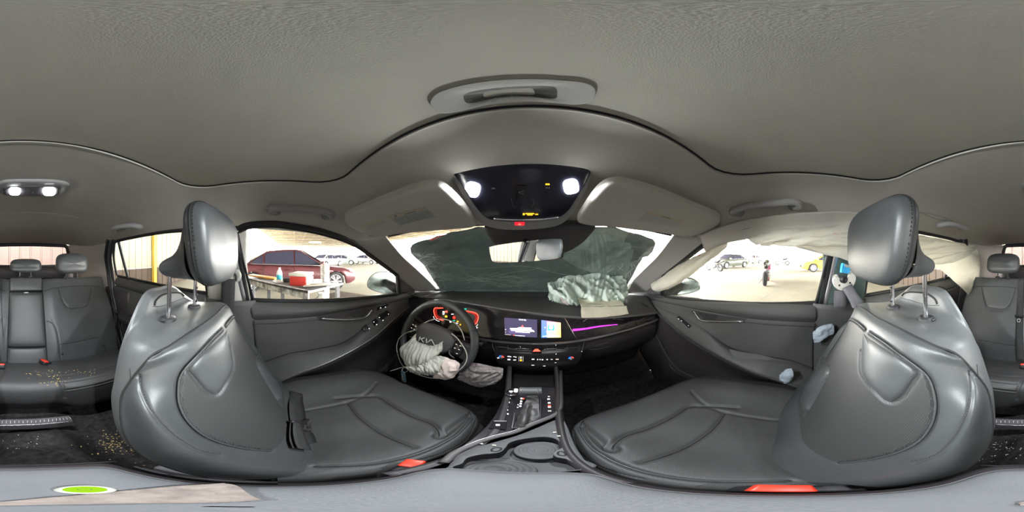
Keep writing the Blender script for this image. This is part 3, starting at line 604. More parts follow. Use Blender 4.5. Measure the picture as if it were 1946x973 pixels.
for k in range(26):  # left side: pale strokes also stand in for highlights on the film
    x0 = random.uniform(795, 850); y0 = random.uniform(480, 535); a = random.uniform(-1, 1); crack_glint([(x0, y0), (x0+8, y0+6*a), (x0+16, y0+8*a)], .0008)
M['crack_glint'] = mat('glass_crack', (.92, .97, .97), .2, spec=.8)
tag(b.build('glass_cracks_glints', 'crack_glint', ws), kind='stuff')
B().tube(np.array(WT)+np.array((0, .01, .006)), .012, 8).build('window_seal', 'rubber', ws)
# dark wrinkled film lying over the outside of the windshield
TP = [(779, 478), (792, 467), (823, 459), (873, 446.5), (921, 439), (1000, 436), (1070, 437), (1129, 440), (1163, 440.5), (1206, 451), (1243, 465), (1264, 477)]
BP = [(836, 549), (842, 552), (860, 552), (890, 552), (930, 552), (1000, 552), (1060, 552), (1100, 552), (1135, 552), (1170, 551), (1190, 549), (1205, 546)]
MP = [(784, 493), (797, 488), (830, 484), (876, 480), (922, 478), (1000, 477), (1070, 477), (1125, 478), (1158, 480), (1195, 484), (1218, 490), (1237, 497)]
LP = [(805, 510), (817, 508), (845, 506), (884, 505), (926, 504), (1000, 503), (1070, 503), (1121, 504), (1150, 505), (1184, 507), (1204, 509), (1219, 513)]
def film(px, py, off):
    h, n = hit(WGB, px, py, 0)
    if h is None: h, n = hit(WGB, px, py, 0, near=.9)
    return h-n*off
R3 = [[film(x, y, .03) for x, y in r] for r in (TP, MP, LP)]; _wb = cr(np.array(WB)*np.array((.97, 1, 1)), 12); R3.append([p+np.array((0, .03, -.01)) for p in _wb]); R3.append([p+np.array((0, .05, -.03)) for p in _wb])
M['film'] = mat('dark_wrinkled_film', (.24, .258, .25), .30, .0, 1, .35, 5, .5, col2=(.10, .11, .107))
_nt = M['film'].node_tree; _tr = _n(_nt, 'ShaderNodeBsdfTranslucent', Color=(.075, .088, .085, 1)); _ad = _nt.nodes.new('ShaderNodeAddShader'); _nt.links.new(_nt.nodes['Principled BSDF'].outputs[0], _ad.inputs[0]); _nt.links.new(_tr.outputs[0], _ad.inputs[1]); _nt.links.new(_ad.outputs[0], _nt.nodes['Material Output'].inputs[0])
cf = cloth('windshield_cover', R3, 60, 140, 'film', amp=.010, freq=7, stretch=(1, 1, 3)); tag(cf, 'dark wrinkled plastic film lying over the outside of the cracked windshield', 'cover')
# ============================================================ FRONT SEATS (left one modelled, right one mirrored)
SX = -.36
seat = thing('front_seat', 'black leather driver seat behind the steering wheel, belt tongue lying on it', 'car seat', (SX, .1, .40), group='front seats')
def both(h): return [[(SX+u, y, z) for u, y, z in r[::-1]]+[(SX-u, y, z) for u, y, z in r[1:]] for r in h]   # inner edge (+u) first
LH = [
 [(0, .075, .58), (.10, .075, .58), (.19, .06, .58), (.243, .03, .58), (.256, -.06, .58)],
 [(0, .045, .66), (.10, .045, .66), (.193, .020, .66), (.248, -.005, .66), (.260, -.09, .66)],
 [(0, .004, .75), (.10, .002, .75), (.197, -.033, .75), (.250, -.05, .75), (.263, -.135, .75)],
 [(0, -.038, .85), (.10, -.042, .85), (.20, -.082, .85), (.252, -.09, .85), (.262, -.17, .85)],
 [(0, -.082, .95), (.10, -.087, .95), (.192, -.130, .95), (.245, -.142, .95), (.247, -.20, .935)],
 [(0, -.105, 1.0), (.09, -.111, 1.0), (.172, -.145, 1.0), (.225, -.178, .995), (.232, -.205, .985)],
 [(0, -.128, 1.05), (.08, -.132, 1.047), (.14, -.146, 1.042), (.19, -.176, 1.035), (.216, -.197, 1.022)],
 [(0, -.142, 1.078), (.07, -.147, 1.076), (.125, -.156, 1.071), (.178, -.174, 1.058), (.207, -.190, 1.046)],
 [(0, -.156, 1.090), (.06, -.160, 1.089), (.11, -.167, 1.083), (.162, -.177, 1.071), (.198, -.189, 1.056)]]
LR = both(LH)
base = patch('tmp', LR, 60, 60, None); BB = bvh(base)
def ray3(pts, n=None, closed=False, lift=0.0): return np.array(hits(BB, pts, lift, n, closed))
pip = [(438, 618), (428, 622), (405, 643), (385, 665), (354, 698), (343, 715), (339, 735), (340, 764), (349, 788), (362, 806), (381, 823), (403, 835), (428, 844), (470, 853), (515, 857)]
ost = [(262, 708), (266, 737), (273, 757), (283, 777), (297, 796), (312.5, 813), (328, 827), (345, 839), (378, 857), (420, 866)]
wing = [(432.6, 624), (428, 630), (405, 652), (380, 674), (357, 700), (366, 714), (377, 728), (390, 742), (404.6, 750.5), (412, 750), (419, 745), (428, 731), (437, 716), (443, 702), (444.5, 688), (441, 664), (437, 645)]
wing2 = [(497.5, 657), (495.7, 663.6), (491, 675), (489, 689.5), (493, 702), (500, 713.5), (514, 737.5), (525, 755), (536, 772)]
lum = [(446, 840), (438, 818), (430, 800), (421, 783)]
S1 = ray3(pip); S1 = S1[S1[:, 0] > SX+.004]; S2 = ray3(ost); S3 = ray3(wing[4:]+[wing[0]]); S3 = S3[S3[:, 0] > SX+.012]; S4 = ray3(wing2)
mir = lambda P: np.array([(2*SX-p[0], p[1], p[2]) for p in P])
S1m, S2m = mir(S1), mir(S2)
bpy.data.objects.remove(base)
def bdisp(G):
    G = groove(G, [S1, S1m], .0055, .0045, .0, toward=(SX, 1.5, .9)); G = groove(G, [S2, S2m], .0040, .0035, 0, toward=(SX, 1.5, .9)); G = groove(G, [S3, S4], .0055, .0040, .0, toward=(SX, 1.5, .9)); return G
brt = patch('backrest', LR, 200, 200, 'leather', seat, disp=bdisp)
BB = bvh(brt)
def filled(poly, lift, name, m, parent, pillow=.004, n=14, closed=True, mirror=False):   # pillowed panel inside a closed pixel outline, laid on the backrest
    P = cr(np.array(poly, float), 64, True); c = P.mean(0); V = []
    for t in np.linspace(0, 1, n):
        for p in P:
            q = c+(p-c)*(1-t) if t < 1 else c
            h, nn = hit(BBs, q[0], q[1], 0, near=.44); rr_ = 1-t; e = lift+pillow*(1-rr_**6)
            V.append(h+nn*e if h is not None else V[-1])
    V = np.array(V)
    if mirror: V[:, 0] = 2*SX-V[:, 0]
    return mesh(name, V, gfaces(n, 64, False, True), m, parent)
BBs = BB
filled(wing, -.001, 'shoulder_insert', 'leather', brt, .006); _e = S4[np.linspace(0, len(S4)-1, 9).astype(int)]
_o = np.array([(SX-.178+.05*max(0, (z-.97)/.09), 0, z) for z in np.linspace(_e[-1][2]-.01, _e[0][2]+.01, 9)]); _poly = cr(np.concatenate([_e, _o]), 72, True)[:, [0, 2]]; _c = _poly.mean(0); _V = []
for t in np.linspace(0, 1, 14):
    for p in _poly:
        q = _c+(p-_c)*(1-t); l_, n_, _, _ = BB.ray_cast(Vector((q[0], 1.5, q[1])), Vector((0, -1, 0))); n_ = np.array(n_) if l_ is not None else np.array((0, 1, 0)); n_ = n_ if n_[1] > 0 else -n_
        _V.append(np.array(l_)+n_*(-.001+.0055*(1-(1-t)**6)))
mesh('shoulder_insert', _V, gfaces(14, 72, False, True), 'leather', brt)
# perforated centre material: faces inside piping
M['perf'] = mat('perforated_leather', (.060, .061, .061), .5, spec=.45)
def perf(m, scale=330, rz=.78):
    nt = m.node_tree; b = nt.nodes['Principled BSDF']; tc = nt.nodes.new('ShaderNodeTexCoord'); mp = _n(nt, 'ShaderNodeMapping'); mp.inputs['Rotation'].default_value = (.5, 0, rz); nt.links.new(tc.outputs['Object'], mp.inputs[0])
    sp = nt.nodes.new('ShaderNodeSeparateXYZ'); nt.links.new(mp.outputs[0], sp.inputs[0]); prev = None
    for ax in (0, 2):
        mu = _n(nt, 'ShaderNodeMath', operation='MULTIPLY'); mu.inputs[1].default_value = 2*PI*270; nt.links.new(sp.outputs[ax], mu.inputs[0]); sn = _n(nt, 'ShaderNodeMath', operation='SINE'); nt.links.new(mu.outputs[0], sn.inputs[0])
        if prev is None: prev = sn
        else: pr = _n(nt, 'ShaderNodeMath', operation='MULTIPLY'); nt.links.new(prev.outputs[0], pr.inputs[0]); nt.links.new(sn.outputs[0], pr.inputs[1]); prev = pr
    gt = _n(nt, 'ShaderNodeMath', operation='GREATER_THAN'); gt.inputs[1].default_value = .45; nt.links.new(prev.outputs[0], gt.inputs[0])
    mx = _n(nt, 'ShaderNodeMix', data_type='RGBA'); mx.inputs[6].default_value = (.054, .055, .055, 1); mx.inputs[7].default_value = (.020, .020, .020, 1); nt.links.new(gt.outputs[0], mx.inputs[0]); nt.links.new(mx.outputs[2], b.inputs['Base Color'])
    bp = _n(nt, 'ShaderNodeBump', Strength=.15, Distance=.0005, invert=True); nt.links.new(gt.outputs[0], bp.inputs['Height']); nt.links.new(bp.outputs[0], b.inputs['Normal'])
perf(M['perf'])
brt.data.materials.append(M['perf'])
def inside(P, poly):
    x, y = P[:, 0], P[:, 1]; r = np.zeros(len(P), bool); j = len(poly)-1
    for i in range(len(poly)):
        xi, yi = poly[i]; xj, yj = poly[j]; c = ((yi > y) != (yj > y)) & (x < (xj-xi)*(y-yi)/(yj-yi+1e-12)+xi); r ^= c; j = i
    return r
me = brt.data; off = WLOC[brt.name]; C = np.array([p.center[:] for p in me.polygons])+off
fr = np.concatenate([S1[:, [0, 2]], S1m[::-1][:, [0, 2]]]); ins = inside(C[:, [0, 2]], fr.tolist()) & (C[:, 2] > .66)
me.polygons.foreach_set('material_index', ins.astype(int))
B().tube(S1, .0022, 6, sub=1).build('piping', 'leather', brt); B().tube(S1m, .0022, 6, sub=1).build('piping', 'leather', brt)
for S, o2 in ((S1, .0065), (S2, .005)):
    for mm in (0, 1):
        Q = []
        for p in S:
            l, n, _, _ = BB.find_nearest(Vector(p)); n = np.array(n); n = n if n[1] > 0 or n[0]*(1 if p[0] > SX else -1) > 0 else -n; Q.append(np.array(l)+n*.0008)
        Q = np.array(Q); T = np.gradient(Q, axis=0); T /= np.maximum(np.linalg.norm(T, axis=1, keepdims=True), 1e-9)
        W = np.cross(T, np.array((.5, 1, .2))); W /= np.maximum(np.linalg.norm(W, axis=1, keepdims=True), 1e-9); Q = Q+W*o2*(-1)
        Q2 = []
        for p in Q:
            l, n, _, _ = BB.find_nearest(Vector(p)); n = np.array(n); n = n if np.dot(n, np.array((.6 if p[0] > SX else -.6, .8, 0))) > 0 else -n; Q2.append(np.array(l)+n*.0008)
        Q2 = np.array(Q2); Q2 = mir(Q2) if mm else Q2
        tag(stitches(Q2).build('stitching', 'thread', brt), kind='stuff')
# wing2 raised bolster crease on the outer side
# plastic back shell
shH = [  # rows along the boundary: top centre, .11, corner, side..., bottom ; columns: leather edge -> mid -> rear rim -> back
 [(0, -.156, 1.090), (0, -.19, 1.091), (0, -.245, 1.083), (0, -.300, 1.088), (0, -.322, 1.135), (0, -.336, 1.147), (0, -.348, 1.135), (0, -.345, 1.0), (0, -.27, .8), (0, -.15, .60)],
 [(.06, -.160, 1.089), (.06, -.195, 1.090), (.06, -.245, 1.083), (.062, -.298, 1.088), (.062, -.318, 1.13), (.062, -.332, 1.143), (.062, -.344, 1.132), (.08, -.34, 1.0), (.08, -.265, .8), (.08, -.148, .60)],
 [(.11, -.167, 1.083), (.11, -.20, 1.087), (.11, -.245, 1.081), (.108, -.290, 1.083), (.100, -.308, 1.10), (.104, -.322, 1.113), (.108, -.332, 1.10), (.13, -.322, .98), (.13, -.25, .8), (.13, -.14, .60)],
 [(.162, -.177, 1.071), (.165, -.208, 1.078), (.163, -.245, 1.075), (.158, -.275, 1.072), (.155, -.290, 1.068), (.158, -.300, 1.064), (.163, -.305, 1.045), (.17, -.295, .95), (.17, -.23, .78), (.17, -.13, .60)],
 [(.198, -.189, 1.056), (.204, -.212, 1.058), (.205, -.24, 1.052), (.200, -.262, 1.04), (.197, -.275, 1.025), (.195, -.283, 1.01), (.195, -.285, .99), (.195, -.272, .9), (.195, -.21, .76), (.195, -.12, .60)],
 [(.232, -.205, .985), (.233, -.220, .98), (.232, -.235, .97), (.229, -.248, .96), (.225, -.256, .95), (.222, -.260, .94), (.218, -.260, .92), (.212, -.238, .84), (.207, -.18, .72), (.205, -.11, .60)],
 [(.247, -.20, .935), (.247, -.212, .93), (.245, -.225, .92), (.242, -.236, .91), (.238, -.243, .90), (.235, -.246, .89), (.230, -.245, .87), (.222, -.222, .80), (.215, -.16, .68), (.212, -.10, .60)],
 [(.262, -.17, .85), (.261, -.182, .848), (.258, -.194, .84), (.254, -.203, .83), (.249, -.209, .82), (.245, -.212, .81), (.238, -.212, .79), (.228, -.19, .74), (.222, -.14, .66), (.217, -.095, .60)],
 [(.263, -.135, .75), (.262, -.146, .748), (.259, -.156, .74), (.255, -.163, .73), (.250, -.168, .725), (.246, -.170, .72), (.240, -.170, .71), (.230, -.155, .67), (.226, -.12, .63), (.222, -.09, .60)],
 [(.256, -.06, .58), (.255, -.07, .58), (.253, -.08, .58), (.25, -.088, .58), (.245, -.092, .58), (.24, -.094, .58), (.235, -.094, .58), (.23, -.09, .58), (.226, -.088, .58), (.224, -.085, .58)]]
sh = np.array(shH); full = np.concatenate([sh[::-1]*np.array((-1, 1, 1)), sh[1:]]); full[..., 0] = SX+full[..., 0]
shell = patch('back_shell', full, 150, 110, 'shell', seat)
B().tube([(SX+u, y-.001, z+.0005) for u, y, z in [h[0] for h in shH][::-1]]+[(SX-u, y-.001, z+.0005) for u, y, z in [h[0] for h in shH][1:]], .0022, 6).build('shell_gap', 'seam', shell)
SB = bvh(shell)
lp = hits(SB, [(293, 580), (297, 570), (310, 560), (330, 556.5), (343, 557), (349, 563)], .0015)
B().tube(lp, .0028, 6, sub=1).build('handle_slot', 'seam', shell)
l2 = hits(SB, [(290, 583), (310, 581), (335, 572), (352, 566)], .0005); B().tube(l2, .0008, 6, sub=1).build('panel_line', 'seam', shell)
l3 = hits(SB, [(247, 700), (248, 716), (248, 730)], .0005)
if len(l3) > 3: B().tube(l3, .0006, 6, sub=1).build('airbag_mark', 'seam', shell)
# head restraint
hr = thing('tmp_h', None, None) if False else None
def rr_ring(hw, z0, z1, y, n=40, e=3.2, tilt=0.0, cx=SX+.004, taper=.0):
    P = []; 
    for t in np.linspace(0, 2*PI, n, endpoint=False):
        c, s = math.cos(t), math.sin(t); x = hw*abs(c)**(2/e)*(1 if c > 0 else -1); zz = (z0+z1)/2+(z1-z0)/2*abs(s)**(2/e)*(1 if s > 0 else -1)
        x *= 1+taper*((zz-z0)/(z1-z0)-.5); P.append((cx+x, y+tilt*(zz-1.27)-.10*0, zz))
    return P
pad = [rr_ring(.0005, 1.2745, 1.2755, -.122), rr_ring(.07, 1.225, 1.325, -.122), rr_ring(.105, 1.197, 1.352, -.126), rr_ring(.119, 1.187, 1.364, -.134), rr_ring(.125, 1.182, 1.372, -.148), rr_ring(.126, 1.181, 1.374, -.158), rr_ring(.124, 1.184, 1.373, -.170), rr_ring(.112, 1.192, 1.362, -.179), rr_ring(.09, 1.21, 1.34, -.182), rr_ring(.001, 1.274, 1.276, -.182)]
pad = np.array(pad); 
# curve: the sides of the pad sweep slightly forward, slightly wider at the top
for k in range(len(pad)):
    u = pad[k, :, 0]-(SX+.004); pad[k, :, 0] = SX+.004+u*(1+.10*(pad[k, :, 2]-1.28)/.09); pad[k, :, 1] += .006*(u/.12)**2-.05*(pad[k, :, 2]-1.28)
hrest = patch('headrest', pad, 70, 120, 'leather', seat, cv=True)
HRB = bvh(hrest)
sq = cr(pad[5], 200, True); HC = np.array((SX+.004, -.16, 1.278)); sq = np.array([np.array(HRB.find_nearest(Vector(p))[0])+(p-HC)/np.linalg.norm(p-HC)*.0006 for p in sq])
B().tube(sq, .0016, 6, closed=True, sub=1).build('seam', 'seam', hrest); tag(stitches(sq+np.array((0, .0065, 0))*1.0, .0075, .004, .0009).build('stitching', 'seam', hrest), kind='stuff')
wd_ = [rr_ring(.112, 1.19, 1.356, -.176, e=3), rr_ring(.106, 1.19, 1.345, -.186, e=3), rr_ring(.097, 1.19, 1.315, -.198, e=2.8), rr_ring(.090, 1.19, 1.283, -.215, e=2.6), rr_ring(.086, 1.190, 1.262, -.235, e=2.6), rr_ring(.084, 1.190, 1.253, -.252, e=2.6), rr_ring(.080, 1.194, 1.246, -.268, e=2.5), rr_ring(.066, 1.202, 1.238, -.278, e=2.4), rr_ring(.01, 1.218, 1.222, -.281)]
patch('headrest_back', wd_, 60, 90, 'leather', hrest, cv=True)
for u in (.070, -.062):
    p = B(); p.cyl((SX+u, -.252, 1.07), (SX+u, -.246, 1.20), .0058, seg=16); po = p.build('post', 'chrome', hrest); autosmooth(po, 40)
    gd = B(); gd.lathe((SX+u, -.252, 1.080), (0, -.03, 1), [(.004, .012), (.015, .012), (.019, .010), (.0205, .006), (.021, 0), (.0225, -.001), (.0225, -.006)], 32); gd.build('post_guide', 'rubber', seat)
    if u > 0: gd = B(); gd.box((SX+u+.02, -.254, 1.087), (.010, .012, .006), bev=.002); gd.build('lock_button', 'rubber', seat)
b = B()
for k in range(3): b.box((SX-.062, -.2425, 1.105+k*.022), (.009, .004, .006), bev=.001)
b.build('post_notch', 'seam', hrest)
# cushion
cu = [
 [(.255, .0, .46), (.262, .0, .56), (.25, .0, .61), (.20, .0, .625), (.10, .0, .60), (0, .0, .595)],
 [(.258, .08, .46), (.266, .08, .58), (.256, .08, .635), (.205, .08, .640), (.10, .08, .610), (0, .08, .605)],
 [(.258, .18, .46), (.267, .18, .585), (.258, .18, .642), (.207, .18, .648), (.11, .18, .620), (0, .18, .616)],
 [(.258, .28, .46), (.266, .28, .585), (.255, .28, .640), (.207, .28, .650), (.12, .28, .633), (0, .28, .630)],
 [(.254, .35, .46), (.262, .35, .582), (.250, .35, .632), (.205, .35, .646), (.12, .36, .642), (0, .37, .640)],
 [(.240, .39, .46), (.247, .395, .575), (.235, .40, .618), (.195, .405, .634), (.11, .42, .636), (0, .43, .636)],
 [(.21, .415, .46), (.216, .425, .565), (.207, .432, .60), (.175, .44, .612), (.10, .450, .615), (0, .455, .615)],
 [(.18, .425, .46), (.185, .440, .545), (.18, .448, .57), (.155, .455, .58), (.09, .465, .585), (0, .468, .585)],
 [(.16, .415, .44), (.165, .430, .50), (.16, .438, .51), (.14, .445, .515), (.08, .455, .52), (0, .458, .52)]]
CR = both(cu)
base = patch('tmp', CR, 60, 60, None); CB = bvh(base)
def rc(pts, closed=False, n=None): return np.array(hits(CB, pts, 0, n, closed))
cA = rc([(640, 757), (670, 754), (697, 753), (719.5, 753.7), (746.6, 771), (783.6, 790.7), (818, 804), (833, 818), (835.4, 827.7)])
cK = rc([(835.4, 827.7), (848, 822), (870, 806), (894.6, 789.5)])
cB = rc([(660, 766), (672.6, 783), (687.4, 798), (722, 823), (759, 840), (786, 850)])
cP = rc([(892, 778), (896, 788), (894.6, 798), (870, 825), (845, 840), (820.6, 852), (785, 865), (746.6, 874.6), (710, 881), (672.6, 884), (600, 886)])
cO = rc([(556, 781), (580, 780), (610, 775), (645, 768), (672.6, 760), (695, 748), (709.6, 734), (715, 727)])
cBo = rc([(905, 800), (896, 822), (880, 842), (850, 858), (820, 869), (780, 879)])
bpy.data.objects.remove(base)
up = (SX, .2, 3)
def cdisp(G):
    G = groove(G, [cA], .0085, .0075, 0, toward=up); G = groove(G, [cB], .0065, .006, 0, toward=up); G = groove(G, [cP, cO], .006, .005, 0, toward=up); G = groove(G, [cK], .012, .012, 0, toward=up); G = groove(G, [cBo], .003, .003, 0, toward=up); return G
cush = patch('cushion', CR, 220, 220, 'leather_in', seat, disp=cdisp)
CB = bvh(cush)
B().tube(cP+np.array((0, 0, .0005)), .002, 6, sub=1).build('piping', 'leather', cush)
B().tube(cA-np.array((0, 0, .0065)), .0012, 6, sub=1).build('seam', 'seam', cush); B().tube(cB-np.array((0, 0, .005)), .0012, 6, sub=1).build('seam', 'seam', cush)
tag(stitches(cBo+np.array((.0, 0, .001))).build('stitching', 'thread', cush), kind='stuff')
# seat base, side valance
b = B(); b.box((SX, .16, .45), (.50, .46, .06), bev=.02); b.build('seat_base', 'dash2', seat)
for u in (-.2, .2): B().box((SX+u, .12, .39), (.05, .56, .10), bev=.01).build('seat_rail', 'steelg', seat)
o = patch('side_cover', [[(SX+.262, y, z) for y in (-.12, .05, .25, .36)] for z in (.56, .50, .44)], 6, 12, 'dash2', seat, thick=-.006)
o = patch('side_cover', [[(SX-.262, y, z) for y in (-.12, .05, .25, .36)] for z in (.56, .50, .44)], 6, 12, 'dash2', seat, thick=-.006)
# red buckle beside the cushion
def buckle(par, x, y, z, ln=.055, ang=.1, tilt=.25, nm='buckle'):
    R = RotZ(ang)@RotX(tilt); b = B(); b.box((x, y, z-.03), (.022, ln*.9, .05), R, .004); o = b.build(nm, 'rubber', par); 
    rd = B(); rd.box(np.array((x, y, z))+R@np.array((0, .004, .0)), (.024, ln*.55, .012), R, .003); rd.build('release_button', 'red', o, label='red release button'); return o
M['perf_r'] = mat('perforated_leather_mirrored', (.060, .061, .061), .5, spec=.45); perf(M['perf_r'], rz=-.78)
rseat = mirror_copy(seat, dy=-.040, dz=.006, label='black leather passenger seat beside the torn curtain airbag, pale cloth wedged at its outer side')
for o in rseat.children:
    if o.name.startswith('backrest'): o.data.materials[1] = M['perf_r']
buckle(seat, -.090, .125, .680, .05, .35); buckle(rseat, .108, .0, .690, .06, .0)
# driver seat: folded tail of seat belt with tongue lying at the back of the cushion
bt = thing('seat_belt', 'slack driver seat belt with metal tongue lying on the left seat cushion', 'seat belt', (-.40, .03, .6))
def onseat(x, y, l): h, n = hit(CB2, x, y, l); return h
CB2 = bvh([cush, brt])
def strip(name, C, W, m, par, thick=.0015, label=None):   # ribbon: centre points + half width vectors
    C = cr(np.array(C, float), len(C)*6); W = cr(np.array(W, float), len(C)); G = np.stack([C-W, C-W*.33, C+W*.33, C+W], 1); o = mesh(name, G.reshape(-1, 3), gfaces(len(C), 4), m, par, label=label)
    md = o.modifiers.new('s', 'SOLIDIFY'); md.thickness = thick; md.offset = 0; return o
L1 = [(543, 740), (546, 765), (546, 790), (548, 800)]; R1 = [(573, 745), (577, 765), (581, 785), (584, 800)]
def pxstrip(name, L, R, lift, m, par):
    A = []; Wd = []
    for (a, c) in zip(L, R):
        p = onseat(*a, lift); q = onseat(*c, lift); A.append((p+q)/2); Wd.append((q-p)/2)
    return strip(name, A, Wd, m, par)
pxstrip('belt_upper', [(549, 744), (546, 765), (546, 790), (548, 803)], [(575, 749), (576, 765), (580, 785), (581, 800)], .006, 'belt', bt)
pxstrip('belt_tail', [(543, 800), (541, 815), (540, 835), (545, 852)], [(581, 800), (588, 815), (598, 830), (603, 843)], .010, 'belt', bt)
pxstrip('belt_fold', [(541, 806), (539, 822), (541, 840), (545, 852)], [(556, 806), (560, 826), (566, 842), (570, 856)], .018, 'belt', bt)
p = onseat(563, 806, .016); q = onseat(585, 801, .016); r = onseat(541, 803, .014)
B().tube([r, p+np.array((0, 0, .004)), q], .006, 8).build('tongue_cover', 'rubber', bt)
e1 = onseat(559, 811, .020); e2 = onseat(574, 809, .020); e3 = onseat(560.5, 821, .020); e4 = onseat(575, 820, .020)
b = B(); N_ = np.cross(e2-e1, e3-e1); N_ /= np.linalg.norm(N_); N_ = N_ if N_[2] > 0 else -N_
def lerp4(u, v): return (e1*(1-u)+e2*u)*(1-v)+(e3*(1-u)+e4*u)*v
for a, c, d_, e_ in ((0, 0, 1, .25), (0, .75, 1, 1), (0, 0, .22, 1), (.78, 0, 1, 1)): b.prism([lerp4(a, c), lerp4(d_, c), lerp4(d_, e_), lerp4(a, e_)], N_, .002)
b.build('metal_tongue', 'chrome', bt, smooth=False)
# ============================================================ REAR BENCH
bench = thing('rear_bench_seat', 'black leather rear bench with three backrest sections and crumbs on it', 'car seat', (0, -.9, .35))
PN = np.array((0, .905, .425)); PP = np.array((0, -.935, .53))
def bp(px, py, f=0.0): return atp(px, py, PP+PN*f, PN)
def rpanel(name, x0, x1, m, seams, side=0, parent=bench, f=0.0, ztop=1.085, nu=90, nv=90, zbot=.52, extra=None):
    rows = []
    for z, fo in ((zbot-.03, -.03), (zbot, .0), (.62, .010), (.75, .012), (.9, .006), (1.0, .0), (ztop-.02, -.006), (ztop, -.022), (ztop+.004, -.05), (ztop-.01, -.075)):
        r = []
        for t in np.linspace(0, 1, 9):
            x = x0+(x1-x0)*t; y = -.935-(min(z, ztop)-.53)*.47; e = -.014*(abs(2*t-1)**8); ff = f+fo+e
            sd = max(0, (abs(x)-.42)/.2); ff += .035*min(1, sd)**2*(1 if z < 1.0 else .4)*(1 if abs(x) > .42 else 0)
            r.append(np.array((x, y, z))+PN*ff)
        rows.append(r)
    return patch(name, rows, nu, nv, m, parent, -.004, disp=(lambda G: groove(G, seams, .006, .0045, .0, toward=(0, 0, .9))) if seams else None)
def bl(pts, f=0.008): return np.array([bp(x, y, f) for x, y in cr(np.array(pts, float), len(pts)*6)])
# seams of the driver-side section (from the photograph), mirrored for the other side
z4 = 1/4.423
def zc(pts): return [(x*z4, 500+y*z4) for x, y in pts]
sA = bl(zc([(365, 238), (430, 215), (485, 208), (600, 196), (765, 193), (830, 200), (880, 225), (910, 260), (950, 350), (965, 400)]))
sB = bl(zc([(487, 212), (515, 290), (545, 350), (580, 378), (620, 380), (700, 370), (732, 350), (750, 290), (768, 198)]))
sC = bl(zc([(388, 485), (430, 500), (465, 545), (485, 620), (495, 700), (505, 820)]))
sD = bl(zc([(960, 405), (910, 440), (880, 475), (870, 530), (868, 610), (880, 680), (890, 745)]))
sE = bl(zc([(497, 682), (600, 668), (740, 640), (868, 615)]))
mm = lambda P: P*np.array((-1, 1, 1))
xs = lambda px, py: bp(px, py)[0]
xl0, xl1 = xs(80, 600), xs(18, 600)   # section limits
lft = rpanel('backrest_left', -.615, xs(83, 590)-.002, 'leather', [sA, sB, sC, sD, sE])
ctr_x0, ctr_x1 = xs(83, 590)+.002, xs(17.5, 590)
cT = rpanel('backrest_centre', ctr_x0, ctr_x1, 'leather', None, ztop=1.083, zbot=.98-.0)
# centre: headrest block above, fold down armrest below, lower pad
bpy.data.objects.remove(cT)
def cblock(name, z0, z1, m, f=.0, x0=ctr_x0, x1=ctr_x1):
    rows = []
    for t, fo in ((0, -.03), (.0, -.008), (.03, .004), (.12, .010), (.5, .012), (.88, .010), (.97, .004), (1.0, -.008), (1.0, -.05)):
        z = z0+(z1-z0)*t; r = []
        for q, fe in ((0, -.03), (0, -.006), (.03, .003), (.12, .008), (.5, .010), (.88, .008), (.97, .003), (1, -.006), (1, -.03)):
            r.append(np.array((x0+(x1-x0)*q, -.935-(z-.53)*.47, z))+PN*(f+fo+fe*.8))
        rows.append(r)
    return patch(name, rows, 50, 40, m, bench)
zt = lambda py, px=50: bp(px, py)[2]
cblock('backrest_centre', zt(553.5), 1.085, 'leather'); ar = cblock('folding_armrest', zt(660)+.003, zt(556), 'leather', .004); cblock('lower_pad', .50, zt(661.5), 'leather')
pt = bp(50, 556.5, .022); B().box(pt, (.035, .008, .012), bev=.003).build('pull_tab', 'satin', ar)
rgt = rpanel('backrest_right', xs(17, 590)+.0, .615, 'leather', [mm(sA)+np.array((.012, 0, 0)), mm(sB)+np.array((.005, 0, 0)), mm(sD), mm(sE)+np.array((0, 0, -.004)), bl([(-45+62, 610), (12, 622), (9, 650), (9, 690)]), bl([(4, 610), (14, 609), (17, 609)])])
B().tube(bl([(4.5, 528), (3, 560), (4, 600), (6, 640)], .010), .0016, 6, sub=1).build('seam', 'seam', rgt)
for P in (sA, sB, sC, sD, sE): B().tube(P+PN*.0045, .0016, 6, sub=1).build('seam', 'seam', lft)
for P in (mm(sA)+np.array((.012, 0, 0)), mm(sB)+np.array((.005, 0, 0)), mm(sD), mm(sE)+np.array((0, 0, -.004))): B().tube(P+PN*.0045, .0016, 6, sub=1).build('seam', 'seam', rgt)
B().box((0, -1.10, .78), (1.26, .03, .60), RotX(.44), .005).build('backrest_leak_block', 'black', bench)  # black backing added to stop light leaking between the backrest sections
for x, y in ((526*z4, 500+765*z4), (868*z4, 500+695*z4)):
    p = bp(x, y, .012); B().lathe(p, PN, [(0, .002), (.006, .001), (.007, -.003)], 12).build('anchor_cap', 'seam', lft)
